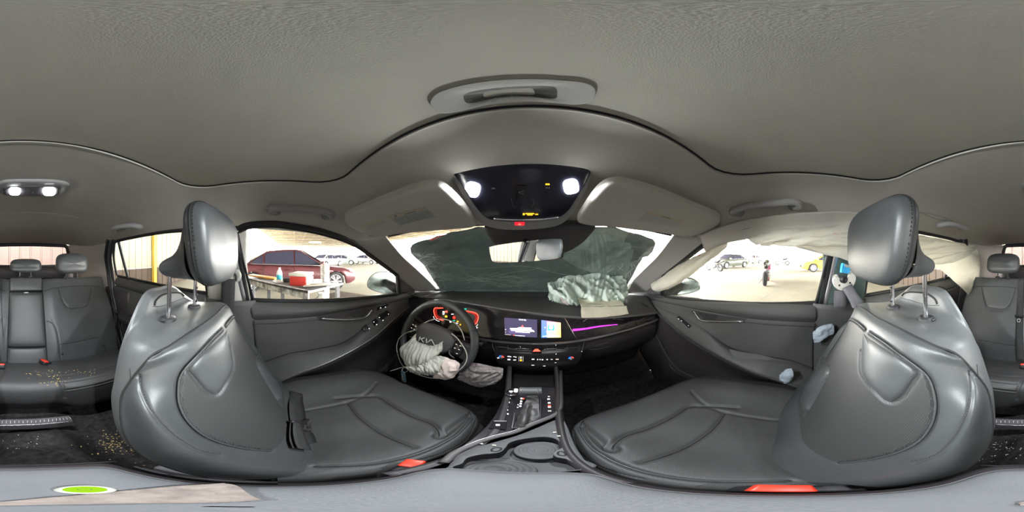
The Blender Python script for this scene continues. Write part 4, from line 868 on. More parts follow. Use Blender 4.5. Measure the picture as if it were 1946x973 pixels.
# cushion
cush_rows = []
for y, z in ((-.99, .50), (-.95, .525), (-.88, .560), (-.78, .600), (-.70, .622), (-.64, .632), (-.605, .625), (-.585, .60), (-.578, .55), (-.585, .50), (-.62, .46)):
    r = []
    for x in (-.62, -.58, -.45, -.30, -.19, -.10, 0, .10, .19, .30, .45, .58, .62):
        a = abs(x); yy = y; zz = z
        if a > .15: yy = y+.02*min(1, (a-.15)/.05)*(1 if y > -.66 else 0); zz = z - (.018*math.exp(-((a-.34)/.12)**2) if -.92 < y < -.66 else 0)
        if a < .16 and y > -.6: zz = z+.03*0
        if z < .56: zz = z-(.045 if a > .15 else 0)*(1 if y > -.66 else 0)
        r.append((x, yy, zz))
    cush_rows.append(r)
base = patch('tmp', cush_rows, 40, 60, None); RB = bvh(base)
q1 = hits(RB, [(88, 692), (100, 707), (115, 727), (121, 740), (123, 756)]); q2 = hits(RB, [(125, 742), (150, 738), (190, 730), (230, 718)]); q3 = hits(RB, [(112, 714), (140, 712), (180, 704), (225, 690)]); q4 = hits(RB, [(122, 726), (160, 720), (200, 712), (230, 702)])
bpy.data.objects.remove(base)
QS = [np.array(q) for q in (q1, q2, q3, q4)]; QS += [mm(q) for q in QS]
rc_ = patch('cushion', cush_rows, 120, 220, 'leather_in', bench, disp=lambda G: groove(G, QS, .006, .005, 0, toward=(0, -.7, 3)))
RB = bvh([rc_, lft, rgt])
B().tube(np.array(q2)+np.array((0, .003, -.006)), .0012, 6, sub=1).build('seam', 'seam', rc_); B().tube(mm(np.array(q2))+np.array((0, .003, -.006)), .0012, 6, sub=1).build('seam', 'seam', rc_)
# headrests: outer two taller, centre one low
def rhead(cx, w_, z0, z1, y, lab):
    rings = []
    for sg_ in (1, -1):
        for s in ((.01, .25, .5, .7, .85, .95, .99) if sg_ == 1 else (1.0, .97, .88, .7, .5, .25, .01)):
            dy = (.052 if sg_ > 0 else -.045)*(1-s**4)**.5
            rings.append([(cx+w_/2*s*abs(math.cos(t))**.55*(1 if math.cos(t) > 0 else -1)*(1-.05*math.sin(t)), y+dy-.02*s*math.sin(t), (z0+z1)/2+(z1-z0)/2*s*abs(math.sin(t))**.60*(1 if math.sin(t) > 0 else -1)) for t in np.linspace(0, 2*PI, 48, endpoint=False)])
    h = patch('headrest', rings, 60, 110, 'leather', bench, cv=True)
    for u in (-.04 if w_ > .2 else -.033, .045 if w_ > .2 else .033):
        b = B(); b.cyl((cx+u, y-.005, 1.075), (cx+u, y, z0+.02), .0065, seg=12); autosmooth(b.build('post', 'chrome', h), 40)
        b = B(); b.lathe((cx+u, y-.005, 1.082), (0, 0, 1), [(.006, .012), (.014, .011), (.017, .006), (.018, 0)], 20); b.build('post_guide', 'rubber', h)
    return h
p = atr(137, 500, 1.235); rhead(p[0], .255, atr(137, 519, 1.24)[2], atr(137, 481.5, 1.24)[2], p[1], None)
p = atr(49, 500, 1.235); rhead(p[0], .238, atr(49, 517, 1.235)[2], atr(49, 492, 1.235)[2], p[1], None)
p = atr(1906.5, 500, 1.235); rhead(p[0], .255, atr(1906, 519, 1.24)[2], atr(1906, 481.5, 1.24)[2], p[1], None)
# centre strap and buckles
def rb_buckle(px, py, ang, lab):
    h, n = hit(RB, px, py, .012); t = thing('seat_belt_buckle', lab, 'buckle', h)
    R = RotZ(ang)@RotX(.5); B().box(h, (.045, .06, .024), R, .005).build('housing', 'rubber', t); B().box(h+R@np.array((0, .012, .008)), (.042, .032, .02), R, .004).build('release_button', 'red', t, label='red release button'); return t
rb_buckle(85, 692, -1.0, 'red seat belt buckle on the rear bench cushion nearer the driver-side rear seat')
rb_buckle(1, 699, .1, 'red seat belt buckle on the rear bench cushion at the foot of the centre belt')
bt2 = thing('seat_belt', 'rear centre seat belt hanging down over the bench backrest with pale tongue', 'seat belt', (0.02, -1.0, .7))
C = [bp(x, y, .030) for x, y in ((1941-1946, 528), (1940-1946, 560), (1938-1946, 600), (1937-1946, 640), (1938-1946, 670), (1940-1946, 684))]
strip('webbing', C, [np.array((.024, 0, 0))]*6, 'belt', bt2); c = bp(-9, 601, .036); B().box(c, (.06, .012, .022), bev=.005).build('tongue_cover', 'rubber', bt2)
b = B(); c = bp(-10, 609, .040)
for dx, dz, sx, sz in ((-.009, 0, .004, .026), (.009, 0, .004, .026), (0, .011, .022, .004), (0, -.011, .022, .004)): b.box(c+np.array((dx, 0, dz)), (sx, .003, sz))
b.build('metal_tongue', 'white', bt2)
bt3 = thing('seat_belt', 'rear belt bunched beside the driver-side end of the rear bench backrest', 'seat belt', (-.6, -1.0, .6))
strip('webbing', [bp(218, 592, .05), bp(221, 610, .07), bp(219, 630, .07), bp(221, 650, .06), bp(224, 668, .05)], [np.array((.016, .012, 0)), np.array((.022, .01, 0)), np.array((.010, .012, 0)), np.array((.004, .016, 0)), np.array((.008, .016, 0))], 'belt', bt3)
B().box(bp(222, 593, .07), (.03, .03, .02), bev=.006).build('guide_loop', 'rubber', bt3)
# bench base, floor vent strip and bracket under the bench
B().box((0, -.78, .42), (1.20, .30, .10), bev=.02).build('bench_base', 'black', bench)
b = B(); vs = thing('floor_vent_strip', 'ribbed plastic vent strip on the carpet under the rear bench front edge', 'vent', (0, -.55, .44))
def onz(px, py, z): return atz(px, py, z)
T1 = [onz(x, y, .465) for x, y in ((-60, 795), (-20, 797), (20, 797), (60, 796), (100, 793), (130, 790))]; T2 = [onz(x, y, .45) for x, y in ((-60, 806), (-20, 808), (20, 808), (60, 807), (100, 804), (138, 800))]
G = cr(np.array([T1, T2, [p-np.array((0, -.012, .03)) for p in T2]]), 8); G = np.swapaxes(cr(np.swapaxes(G, 0, 1), 60), 0, 1); mesh('strip', G.reshape(-1, 3), gfaces(8, 60), 'dash2', vs)
q = cr(np.array(T1), 26); q2_ = cr(np.array(T2), 26)
for a, c in zip(q, q2_): V, F = tube([a+np.array((0, 0, .001)), c+np.array((0, .001, .001))], .0016, 5, sub=1); b.add(V, F)
tag(b.build('ribs', 'satin', vs), kind='stuff'); B().tube(np.array(T2)+np.array((0, .001, .001)), .0015, 5).build('strip_edge', 'satin', vs)
# carpet riser under bench
# crumbs
M['crumb'] = mat('dry_crumb', (.55, .42, .16), .9); M['crumb2'] = mat('pale_crumb', (.6, .58, .5), .9)
FLB = bvh([flo])
def scatter(name, lab, cat, boxes, bt_, n, m, smin=.0012, smax=.0035, gr=None):
    b = B()
    for k in range(n):
        x0, y0, x1, y1 = random.choice(boxes); u = random.gauss(.5, .24); v = random.gauss(.5, .24); px = x0+(x1-x0)*u; py = y0+(y1-y0)*v
        h, nn = hit(bt_, px, py, .001)
        if h is None: continue
        s = random.uniform(smin, smax); R = RotZ(random.uniform(0, PI))@RotX(random.uniform(-.4, .4)); b.box(h, (s*random.uniform(1, 3), s, s*.5), R)
    o = b.build(name, m, smooth=False); tag(o, lab, cat, kind='stuff'); return o
scatter('floor_debris', 'yellow and pale crumbs scattered on the carpet behind the driver seat', 'debris', [(165, 815, 290, 872)], FLB, 150, 'crumb', .001, .003)
scatter('floor_debris', 'crumbs and glass bits on the carpet behind the passenger seat', 'debris', [(1800, 820, 1890, 880)], FLB, 130, 'crumb2', .001, .003)
scatter('bench_debris', 'straw coloured crumbs along the cushion seam of the rear bench', 'debris', [(92, 700, 120, 738), (100, 705, 128, 738), (40, 695, 110, 735), (130, 695, 190, 715)], RB, 90, 'crumb', .001, .003)
scatter('floor_debris', 'sparse pale specks on the rear carpet in front of the bench', 'debris', [(0, 810, 120, 870), (1890, 830, 1946, 870)], FLB, 40, 'crumb2', .001, .002)
# ============================================================ DASHBOARD
dash = thing('dashboard', 'dark dashboard with lit curved screens, air vents and climate panel', 'dashboard', (0, .85, .60))
R0 = [(-.72, 1.00, .978), (-.5, 1.12, .978), (-.3, 1.18, .98), (-.1, 1.205, .98), (.1, 1.205, .98), (.3, 1.17, .98), (.5, 1.09, .978), (.72, .95, .975)]
R1 = [(-.72, .93, .988), (-.5, 1.0, .992), (-.3, 1.02, 1.0), (-.1, 1.03, 1.004), (.1, 1.02, 1.002), (.3, .98, .998), (.5, .92, .99), (.72, .84, .978)]
E2 = [(785, 562, .80), (832, 567.5, .80), (880, 575, .79), (935, 584, .76), (1000, 593, .72), (1070, 600.5, .69), (1160, 603, .665), (1250, 594, .69)]
R2 = [aty(*p) for p in E2]; R2[0][0] = -.72
R15 = [(np.array(a)+b*2)/3+np.array((0, 0, .006)) for a, b in zip(R1, R2)]
R3 = [p+np.array((0, .010, -.012)) for p in R2]
dp = patch('dash_pad', [R0, R1, R15, R2, R3], 70, 160, 'dash', dash, -.01); DPB = bvh(dp)
B().tube([p+np.array((0, -.001, .0)) for p in R2], .0045, 8).build('pad_edge', 'satindark', dash) if M.setdefault('satindark', mat('pad_edge_plastic', (.16, .155, .16), .4)) else None
pl_ = hits(DPB, [(790, 567), (815, 562), (838, 556), (852, 552)], .002); B().tube(pl_, .0035, 6, sub=1).build('edge_strip', 'satin', dp) if len(pl_) > 3 else None
l = hits(DPB, [(948, 556), (955, 563), (1000, 566), (1040, 566)], .001); B().tube(l, .001, 6, sub=1).build('pad_seam', 'seam', dp)
FT = [aty(x, y, d) for x, y, d in ((770, 566, .775), (800, 566, .79), (850, 573, .785), (905, 580, .77), (950, 587.5, .748), (1000, 594.5, .722), (1040, 598.5, .708), (1072, 601, .70))]
FBm = [aty(x, y, d) for x, y, d in ((765, 612, .72), (800, 622, .725), (850, 632, .715), (905, 640, .70), (955, 646.5, .685), (1005, 650.5, .675), (1055, 650, .668), (1097, 646, .665))]
mid = [(a+b)/2+np.array((0, .008, 0)) for a, b in zip(FT, FBm)]
fas = patch('curved_display', [FT, mid, FBm], 30, 80, 'piano', dash, -.006, label='gloss black curved display panel'); FSB = bvh(fas)
B().tube(hits(FSB, [(1040, 598.5), (1062, 600), (1070, 602), (1075, 607), (1086, 626), (1096, 645)], .001), .0018, 8, sub=1).build('chrome_edge', 'chrome', fas)
# right decorative panel
GT = [aty(x, y, d) for x, y, d in ((1073, 602, .695), (1110, 604, .682), (1160, 605, .675), (1210, 602, .685), (1252, 595, .695))]
GB = [aty(x, y, d) for x, y, d in ((1097, 646, .66), (1125, 642, .655), (1165, 634, .655), (1210, 621, .665), (1250, 605, .69))]
gd = patch('passenger_fascia', [GT, [(a+b)/2+np.array((0, .012, 0)) for a, b in zip(GT, GB)], GB], 24, 60, 'fasc', dash, -.006) if M.setdefault('fasc', mat('patterned_gloss_trim', (.022, .018, .022), .22, .6, 90, .3, 60, .5)) else None
GDB = bvh(gd)
# lower shelf line (satin dark) and lower dash
LN = [(760, 612, .70), (800, 626, .705), (850, 636, .70), (905, 644, .685), (950, 650, .672), (1000, 653.5, .662), (1055, 653, .655), (1097, 648.5, .648), (1150, 638, .645), (1200, 625, .655), (1250, 607, .68)]
LP_ = [aty(*p) for p in LN]
B().tube(LP_, .0055, 8).build('shelf_strip', 'satindark', dash)
LW = [LP_, [p+np.array((0, .012, -.02)) for p in LP_], [p+np.array((0, .010, -.07)) for p in LP_], [p+np.array((0, .05, -.16)) for p in LP_], [p+np.array((0, .16, -.26)) for p in LP_], [p+np.array((0, .22, -.40)) for p in LP_]]
lw = patch('lower_dash', LW, 50, 110, 'dash2', dash, -.01); LWB = bvh(lw)
# centre stack
CS = [[aty(x, y, d) for x, y, d in r] for r in (
    ((932, 651, .672), (960, 652.5, .664), (1000, 654.5, .656), (1050, 654.5, .652), (1085, 652, .650), (1113, 649, .655)),
    ((934, 660, .668), (960, 662, .660), (1000, 664, .653), (1050, 664, .649), (1085, 661, .648), (1112, 658, .652)),
    ((938, 668, .650), (960, 671, .642), (1000, 674, .634), (1050, 674, .632), (1083, 671, .632), (1108, 668, .636)),
    ((941, 680, .645), (962, 683, .638), (1000, 687, .630), (1050, 687, .628), (1080, 684, .628), (1104, 680, .632)),
    ((948, 694, .645), (966, 697, .636), (1000, 700, .628), (1048, 700, .626), (1074, 698, .628), (1094, 694, .632)),
    ((955, 702, .68), (970, 706, .68), (1000, 709, .68), (1045, 709, .68), (1066, 708, .68), (1084, 704, .68)))]
cs = patch('centre_stack', CS, 60, 90, 'piano2', dash, -.01) if M.setdefault('piano2', mat('charcoal_gloss_panel', (.022, .020, .023), .28, spec=.4)) else None
CSB = bvh(cs)
def bar2(bt_, pts, r, name, m, par, lift=.003): P = hits(bt_, pts, lift); return B().tube(P, r, 6, sub=1).build(name, m, par)
K = 8.845
zz = lambda pts, ox=920, oy=590, k=K: [(ox+x/k, oy+y/k) for x, y in pts]
bar2(CSB, zz([(205, 600), (400, 622), (415, 640), (540, 650), (560, 635), (780, 645)]), .0014, 'vent_blade', 'chrome', cs); bar2(CSB, zz([(985, 650), (1205, 642), (1230, 658), (1360, 655), (1375, 635), (1590, 617)]), .0014, 'vent_blade', 'chrome', cs)
for x in (205, 400, 590, 785, 985, 1205, 1400, 1590): bar2(CSB, zz([(x, 580), (x+4, 620), (x+5, 680)]), .0006, 'vent_vane', 'satindark', cs)
bar2(CSB, zz([(140, 540), (150, 610), (175, 680)]), .0014, 'vent_frame', 'satin', cs); bar2(CSB, zz([(1680, 530), (1660, 610), (1640, 690)]), .0014, 'vent_frame', 'satindark', cs)
def px_poly(bt_, poly, lift): return [hit(bt_, x, y, lift)[0] for x, y in poly]
def decal(bt_, poly, name, m, par, lift=.0012, h=.0006, label=None): return plaque(bt_, poly, name, m, par, lift, h, label)
M['e_red'] = emis('glow_red', (1, .10, .06), 1.3); M['e_white'] = emis('glow_white', (.95, .95, 1), 1.1); M['e_amber'] = emis('glow_amber', (1, .42, .02), 1.2); M['e_blue'] = emis('glow_blue', (.03, .25, 1), 1.1)
M['e_green'] = emis('glow_teal', (.03, .75, .50), .5); M['e_purple'] = emis('glow_purple', (.62, .05, .68), .9); M['e_dim'] = emis('glow_screen_dim', (.10, .085, .16), .55); M['e_dim2'] = emis('glow_screen_violet', (.17, .13, .32), .55)
M['e_pink'] = emis('glow_pink', (.95, .35, .30), .9); M['e_warm'] = emis('glow_warm_white', (.9, .82, .7), .55)
M['e_dred'] = emis('glow_deep_red', (.7, .03, .02), .6)
hz = decal(CSB, [(1010.5, 656), (1030, 656), (1029, 671), (1011, 671)], 'hazard_button', 'piano', cs, .001, .003); 
tri = decal(CSB, zz([(880, 612), (955, 700), (815, 702)]), 'hazard_triangle', 'e_red', cs, .0085); decal(CSB, zz([(880, 640), (918, 684), (848, 686)]), 'hazard_triangle', 'e_pink', cs, .0098)
def dots(bt_, L, name, par, lift=.0015):
    for x, y, w_, h_, m in L: decal(bt_, [(x-w_/2, y-h_/2), (x+w_/2, y-h_/2), (x+w_/2, y+h_/2), (x-w_/2, y+h_/2)], name, m, par, lift)
def zd(L, ox, oy, k): return [(ox+x/k, oy+y/k, w_/k, h_/k, m) for x, y, w_, h_, m in L]
for cx, cy in ((297, 785), (1457, 805)):   # temperature knobs
    px, py = 920+cx/K, 590+cy/K; h, n = hit(CSB, px, py, .002); kn = B(); kn.lathe(h, n, [(.0065, -.004), (.0065, .008), (.0055, .010), (.003, .0105), (.0, .0105)], 24); ko = kn.build('climate_knob', 'satin', cs, label='silver rotary temperature knob')
    kk = B(); kk.lathe(h, n, [(.0026, .0108), (.0, .0109)], 12); kk.build('knob_face', 'seam', ko)
    X_ = np.array((1, -.05, 0)); Y_ = np.cross(n, X_); Y_ /= np.linalg.norm(Y_); X_ = np.cross(Y_, n)
    for a0, a1, m in ((168, 95, 'e_blue'), (85, 15, 'e_red')):
        B().tube([h+n*.003+(X_*math.cos(math.radians(a))+Y_*math.sin(math.radians(a)))*.0105 for a in np.linspace(a0, a1, 8)], .0013, 6, sub=1).build('temperature_arc', m, cs)
dots(CSB, zd([(240, 795, 30, 12, 'e_white'), (415, 770, 40, 10, 'e_white'), (445, 776, 26, 8, 'e_white'), (508, 775, 34, 10, 'e_warm'), (535, 782, 24, 8, 'e_white'), (420, 822, 46, 18, 'e_white'), (515, 830, 44, 10, 'e_white'), (620, 785, 22, 18, 'e_white'), (620, 808, 12, 8, 'e_white'), (620, 836, 30, 24, 'e_amber'), (588, 810, 5, 80, 'e_warm'), (655, 812, 5, 80, 'e_warm'),
    (823, 818, 42, 14, 'e_white'), (900, 822, 16, 14, 'e_white'), (940, 822, 16, 14, 'e_white'), (980, 824, 24, 14, 'e_white'), (1060, 822, 22, 12, 'e_white'), (1135, 820, 34, 10, 'e_warm'), (1228, 818, 50, 12, 'e_warm'), (1208, 732, 14, 8, 'e_white'), (610, 608, 10, 8, 'e_warm'), (1205, 578, 12, 7, 'e_white'), (1640, 688, 12, 12, 'e_white')], 920, 590, K), 'button_legend', cs)
dots(CSB, zd([(820, 918, 46, 10, 'e_warm'), (1012, 930, 38, 9, 'e_warm'), (1200, 876, 30, 6, 'e_warm')], 920, 590, K), 'port_legend', cs)
# centre screen contents
k2 = 14.97; Z2 = lambda L: [(950+x/k2, 595+y/k2) for x, y in L]
decal(FSB, Z2([(135, 130), (1060, 165), (1060, 690), (135, 640)]), 'screen_main', 'e_dim', fas, .0010)
decal(FSB, Z2([(255, 330), (1050, 350), (1055, 610), (255, 580)]), 'warning_card', 'e_dim2', fas, .0026)
cells = 8
def vcol(name, bt_, quad, cf, par, lift, s=1.0, n=12):
    q = np.array(quad, float); V = []; C = []
    for i in range(n+1):
        for j in range(n+1):
            u, v = j/n, i/n; p = (q[0]*(1-u)+q[1]*u)*(1-v)+(q[3]*(1-u)+q[2]*u)*v; V.append(hit(bt_, p[0], p[1], lift)[0]); C.append((*cf(u, v), 1))
    o = mesh(name, V, gfaces(n+1, n+1), None, par, False); a = o.data.color_attributes.new('col', 'FLOAT_COLOR', 'POINT'); a.data.foreach_set('color', np.array(C, float).ravel())
    m = bpy.data.materials.new(name+'_glow'); m.use_nodes = True; nt = m.node_tree; nt.nodes.clear(); oo = nt.nodes.new('ShaderNodeOutputMaterial'); e = _n(nt, 'ShaderNodeEmission', Strength=s); at = nt.nodes.new('ShaderNodeAttribute'); at.attribute_name = 'col'
    nt.links.new(at.outputs['Color'], e.inputs[0]); nt.links.new(e.outputs[0], oo.inputs[0]); o.data.materials.append(m); return o
def wcol(u, v):
    a = np.array((.05, .07, .30)); b_ = np.array((.75, .22, .12)); c = np.array((.72, .60, .05)); d = np.array((.03, .10, .35)); r = (a*(1-u)+b_*u)*(1-v)+(d*(1-u)+c*u)*v
    if u < .3: r = np.array((.03, .09, .32))+np.array((.04, 0, .0))*(1-v)
    return r
vcol('media_widget', FSB, Z2([(1180, 195), (1730, 270), (1735, 690), (1180, 700)]), wcol, fas, .0014, .9)
def disc(bt_, px, py, rpx, name, m, par, lift, n=20, sy=1): return decal(bt_, [(px+rpx*math.cos(a), py+rpx*sy*math.sin(a)) for a in np.linspace(0, 2*PI, n, endpoint=False)], name, m, par, lift)
decal(FSB, Z2([(1365, 350), (1545, 350), (1545, 492), (1365, 492)]), 'album_art', emis('glow_cyan', (.05, .55, .75), .8), fas, .0022); disc(FSB, 950+1452/k2, 595+408/k2, 60/k2, 'album_art', 'e_white', fas, .003)
decal(FSB, Z2([(1350, 255), (1550, 255), (1550, 305), (1350, 305)]), 'widget_title', 'e_white', fas, .0024)
decal(FSB, Z2([(1260, 410), (1300, 385), (1300, 435)]), 'arrow_icon', 'e_white', fas, .0024); decal(FSB, Z2([(1610, 385), (1650, 410), (1610, 435)]), 'arrow_icon', 'e_white', fas, .0024)
decal(FSB, Z2([(648, 330), (690, 398), (608, 396)]), 'warning_triangle', 'e_red', fas, .0050)
def textline(bt_, x0, y0, x1, y1, h, m, par, name='text_line', lift=.0048, gap=.18):
    b = B(); n = 0; x = x0
    while x < x1:
        wd = random.uniform(16, 60)/k2; xe = min(x1, x+wd); f = lambda q: y0+(y1-y0)*(q-x0)/max(1e-6, x1-x0)
        P = px_poly(bt_, [(x, f(x)-h/2), (xe, f(xe)-h/2), (xe, f(xe)+h/2), (x, f(x)+h/2)], lift); b.add(P, [(0, 1, 2, 3)]); x = xe+.35; n += 1
    return tag(b.build(name, m, par, smooth=False), kind='stuff')
for x0, x1, y in ((335, 965, 412), (290, 1015, 445), (305, 1010, 478), (325, 985, 510), (445, 860, 545)): textline(FSB, 950+x0/k2, 595+(y-14)/k2, 950+x1/k2, 595+(y+14)/k2, 22/k2, 'e_white', fas)
textline(FSB, 950+1320/k2, 595+528/k2, 950+1590/k2, 595+532/k2, 26/k2, 'e_white', fas); textline(FSB, 950+1350/k2, 595+568/k2, 950+1560/k2, 595+570/k2, 20/k2, 'e_pink', fas); textline(FSB, 950+1270/k2, 595+655/k2, 950+1700/k2, 595+660/k2, 26/k2, 'e_white', fas); textline(FSB, 950+430/k2, 595+635/k2, 950+715/k2, 595+652/k2, 14/k2, 'e_white', fas); textline(FSB, 950+150/k2, 595+608/k2, 950+320/k2, 595+625/k2, 12/k2, 'e_warm', fas)
dots(FSB, zd([(175, 170, 34, 26, 'e_warm'), (170, 240, 22, 26, 'e_warm'), (173, 325, 30, 34, 'e_warm'), (170, 395, 26, 26, 'e_warm'), (170, 470, 34, 26, 'e_warm'), (170, 540, 24, 12, 'e_warm'), (275, 245, 100, 90, 'e_white'), (235, 300, 26, 40, 'e_white'), (400, 632, 26, 24, 'e_red'), (1708, 438, 14, 30, 'e_white'), (1236, 660, 26, 30, 'e_white')], 950, 595, k2), 'screen_icon', fas, .0042)
def txt_at(bt_, px, py, s, hpx, name, m, par, lift=.0028, rot=0, bold=False, depth=.0003):
    c, n = hit(bt_, px, py, lift); a, _ = hit(bt_, px+3*math.cos(rot), py+3*math.sin(rot), lift); X = a-c; Yv = np.cross(n, X); d = np.linalg.norm(c-CAM); return txt(name, s, hpx*KPX*d*1.38, c, X, Yv, m, par, depth, bold=bold)
txt_at(FSB, 950+640/k2, 595+190/k2, '12:40 PM', 2.6, 'clock_text', 'e_white', fas, rot=.09, bold=True)
# instrument cluster
k3 = 8.46; Z3 = lambda L: [(730+x/k3, 540+y/k3) for x, y in L]
for i, (sx, sw, m) in enumerate(((0, .0022, 'e_red'), (1, .0011, 'e_dred'), (2, .0010, 'e_dred'), (3, .0010, 'e_dred'))):
    o1 = i*14
    P = hits(FSB, Z3([(950, 385-0*i), (860+o1*.6, 380+i*6), (815+o1, 385+i*4), (800+o1, 430), (815+o1, 500), (850+o1, 550-i*10), (900+o1*.5, 572-i*9), (955, 585-i*9)]), .001)
    B().tube(P, sw, 6, sub=1).build('gauge_arc', m, fas)
    P = hits(FSB, Z3([(1280, 428+i*6), (1380, 440+i*7), (1450-o1*.4, 455+i*8), (1500-o1, 485+i*4), (1515-o1, 530), (1500-o1, 600-i*6), (1470-o1, 640-i*10), (1415-o1, 662-i*12)]), .001)
    B().tube(P, sw, 6, sub=1).build('gauge_arc', m, fas)
txt_at(FSB, 730+958/k3, 540+470/k3, '0', 6.6, 'speed_digit', 'e_white', fas, rot=.05); txt_at(FSB, 730+1366/k3, 540+545/k3, '0', 6.6, 'rev_digit', 'e_white', fas, rot=.10)
dots(FSB, zd([(1002, 443, 38, 30, 'e_red'), (1000, 520, 36, 28, 'e_amber'), (1102, 483, 36, 12, 'e_white'), (1070, 605, 26, 24, 'e_white'), (1126, 585, 34, 14, 'e_green'), (1185, 600, 26, 18, 'e_amber'), (1165, 628, 50, 12, 'e_white'), (1228, 653, 20, 20, 'e_amber'), (1312, 400, 34, 20, 'e_green'), (1350, 500, 50, 7, 'e_white'), (1492, 700, 26, 18, 'e_white'), (958, 440, 30, 10, 'e_white')], 730, 540, k3), 'telltale', fas, .002)
disc(FSB, 730+1128/k3, 540+538/k3, 27/k3, 'brake_telltale', 'e_dred', fas, .0018); txt_at(FSB, 730+1128/k3, 540+538/k3, '!', 4.0, 'brake_mark', 'e_pink', fas)
for L in ([(795, 515), (805, 550), (840, 580), (890, 598)], [(1430, 685), (1470, 682), (1500, 660), (1505, 640)]): bar2(FSB, Z3(L), .0010, 'gauge_scale', 'e_white', fas, .001)
# ambient light strip and silver shards on the passenger side
P = hits(GDB, [(1085, 627.5), (1110, 625), (1140, 620), (1173, 616.5)], .002); B().tube(P, [.006, .0045, .0035, .0018], 8, sub=1).build('ambient_strip', 'e_purple', gd, label='glowing purple ambient strip')
for L in ([(1108, 611), (1118, 604.5)], [(1195, 613), (1207, 611), (1222, 608)], [(1165, 606), (1185, 607.5)], [(1225, 608), (1240, 605)], [(1120, 643), (1150, 637), (1200, 627), (1240, 617)]):
    bar2(GDB if L[0][1] < 640 else LWB, L if len(L) > 2 else [L[0], ((L[0][0]+L[1][0])/2, (L[0][1]+L[1][1])/2), L[1]], .0011, 'trim_line', 'satin', gd, .001)
bar2(LWB, [(1130, 657), (1145, 653), (1156, 650)], .001, 'trim_line', 'satindark', lw); bar2(LWB, [(1120, 664), (1140, 662), (1158, 657)], .001, 'trim_line', 'satindark', lw)
for i in range(4): bar2(DPB, [(1217+i*4, 575+i*2.2), (1219+i*4, 577+i*2.2), (1222+i*4, 580+i*2.2)], .0016, 'side_vent_slot', 'seam', dp)
# small round start/mode button right of column
h, n = hit(LWB, 922, 649, .002); B().lathe(h, n, [(.011, -.004), (.011, .004), (.009, .006), (0, .006)], 24).build('round_sensor', 'satindark', lw)
# --------------------------------------------------------- STEERING WHEEL
WC = np.array((-.370, .574, .862)); wn = np.array((0, -.905, .425)); wu = np.array((0, .425, .905)); wx = np.array((1., 0, 0))
tw = math.radians(8); wx, wu = wx*math.cos(tw)-wu*math.sin(tw), wu*math.cos(tw)+wx*math.sin(tw)   # turned slightly clockwise
sw = thing('steering_wheel', 'black leather steering wheel with burst hub in front of the driver seat', 'steering wheel', WC)
def wp(u, v, o=0): return WC+wx*u+wu*v+wn*o
def wpx(px, py, off): return atp(px, py, WC+wn*off, wn)
rim = []
for a in np.linspace(0, 2*PI, 60, endpoint=False):
    r = .178*(1-.03*max(0, -math.sin(a))**3); rim.append(wp(r*math.cos(a), r*math.sin(a), 0))
ro = B().tube(rim, .0168, 16, closed=True, sub=1).build('rim', 'leather', sw)
for a in (200, 340, 148, 32):
    aa = math.radians(a); c = wp(.178*math.cos(aa), .178*math.sin(aa)); t = -wx*math.sin(aa)+wu*math.cos(aa); B().cyl(c-t*.001, c+t*.001, .0171, seg=24).build('rim_seam', 'seam', ro)
def wpatch(name, pts, m, o0, o1, par, n=80, round_=.9):   # domed pad from outline given in wheel-plane metres
    O = cr(np.array(pts, float), n, True); c = O.mean(0); rows = []
    for s, o in ((1.0, o0-.02), (1.0, o0), (.97, o0+(o1-o0)*.5), (.9, o0+(o1-o0)*.8), (.7, o0+(o1-o0)*.95), (.4, o1), (.02, o1)):
        rows.append([wp(*(c+(p-c)*s), o) for p in O])
    return mesh(name, np.array(rows).reshape(-1, 3), gfaces(7, n, False, True), m, par)
hub = wpatch('hub_cover', [(-.085, .045), (-.05, .062), (0, .066), (.05, .062), (.085, .045), (.098, .015), (.085, -.03), (.05, -.058), (0, -.062), (-.05, -.058), (-.085, -.03), (-.098, .015)], 'dash', .012, .034, sw)
for s in (-1, 1):
    sp = wpatch('spoke', [(s*.07, .035), (s*.12, .032), (s*.168, .030), (s*.172, 0), (s*.165, -.045), (s*.12, -.04), (s*.07, -.035)], 'dash2', -.008, .010, sw)
    pad_ = wpatch('switch_pad', [(s*.098, .030), (s*.125, .030), (s*.140, .018), (s*.142, -.018), (s*.130, -.034), (s*.105, -.030), (s*.097, 0)], 'piano', .008, .018, sp)
    for u, v in ((.110, .018), (.128, .018), (.110, .0), (.128, .0), (.110, -.018), (.126, -.020)):
        B().box(wp(s*u, v, .020), (.007, .002, .001), np.array([wx, wn, wu]).T@np.array(((1, 0, 0), (0, 0, 1), (0, 1, 0)))*1.0).build('switch_mark', 'e_warm', pad_) if (u+v) > .095 else None
    B().tube([wp(s*.092, .03, .012), wp(s*.088, 0, .013), wp(s*.094, -.035, .012), wp(s*.12, -.048, .008)], .003, 8).build('spoke_trim', 'satindark', sp)
lsp = wpatch('lower_spoke', [(-.045, -.05), (.045, -.05), (.035, -.11), (.03, -.165), (-.03, -.165), (-.035, -.11)], 'dash2', -.010, .004, sw)
B().cyl(WC, WC-wn*.16, .045, .055, 24).build('column_shroud', 'dash2', sw)
for s, e in ((-1, (-.19, .035)), (1, (.19, .030))):
    st = B(); st.tube([wp(s*.03, .01, -.07), wp(s*.12, .03, -.07), wp(e[0], e[1]+.01, -.06)], [.006, .008, .011], 10); so = st.build('stalk', 'dash2', sw)
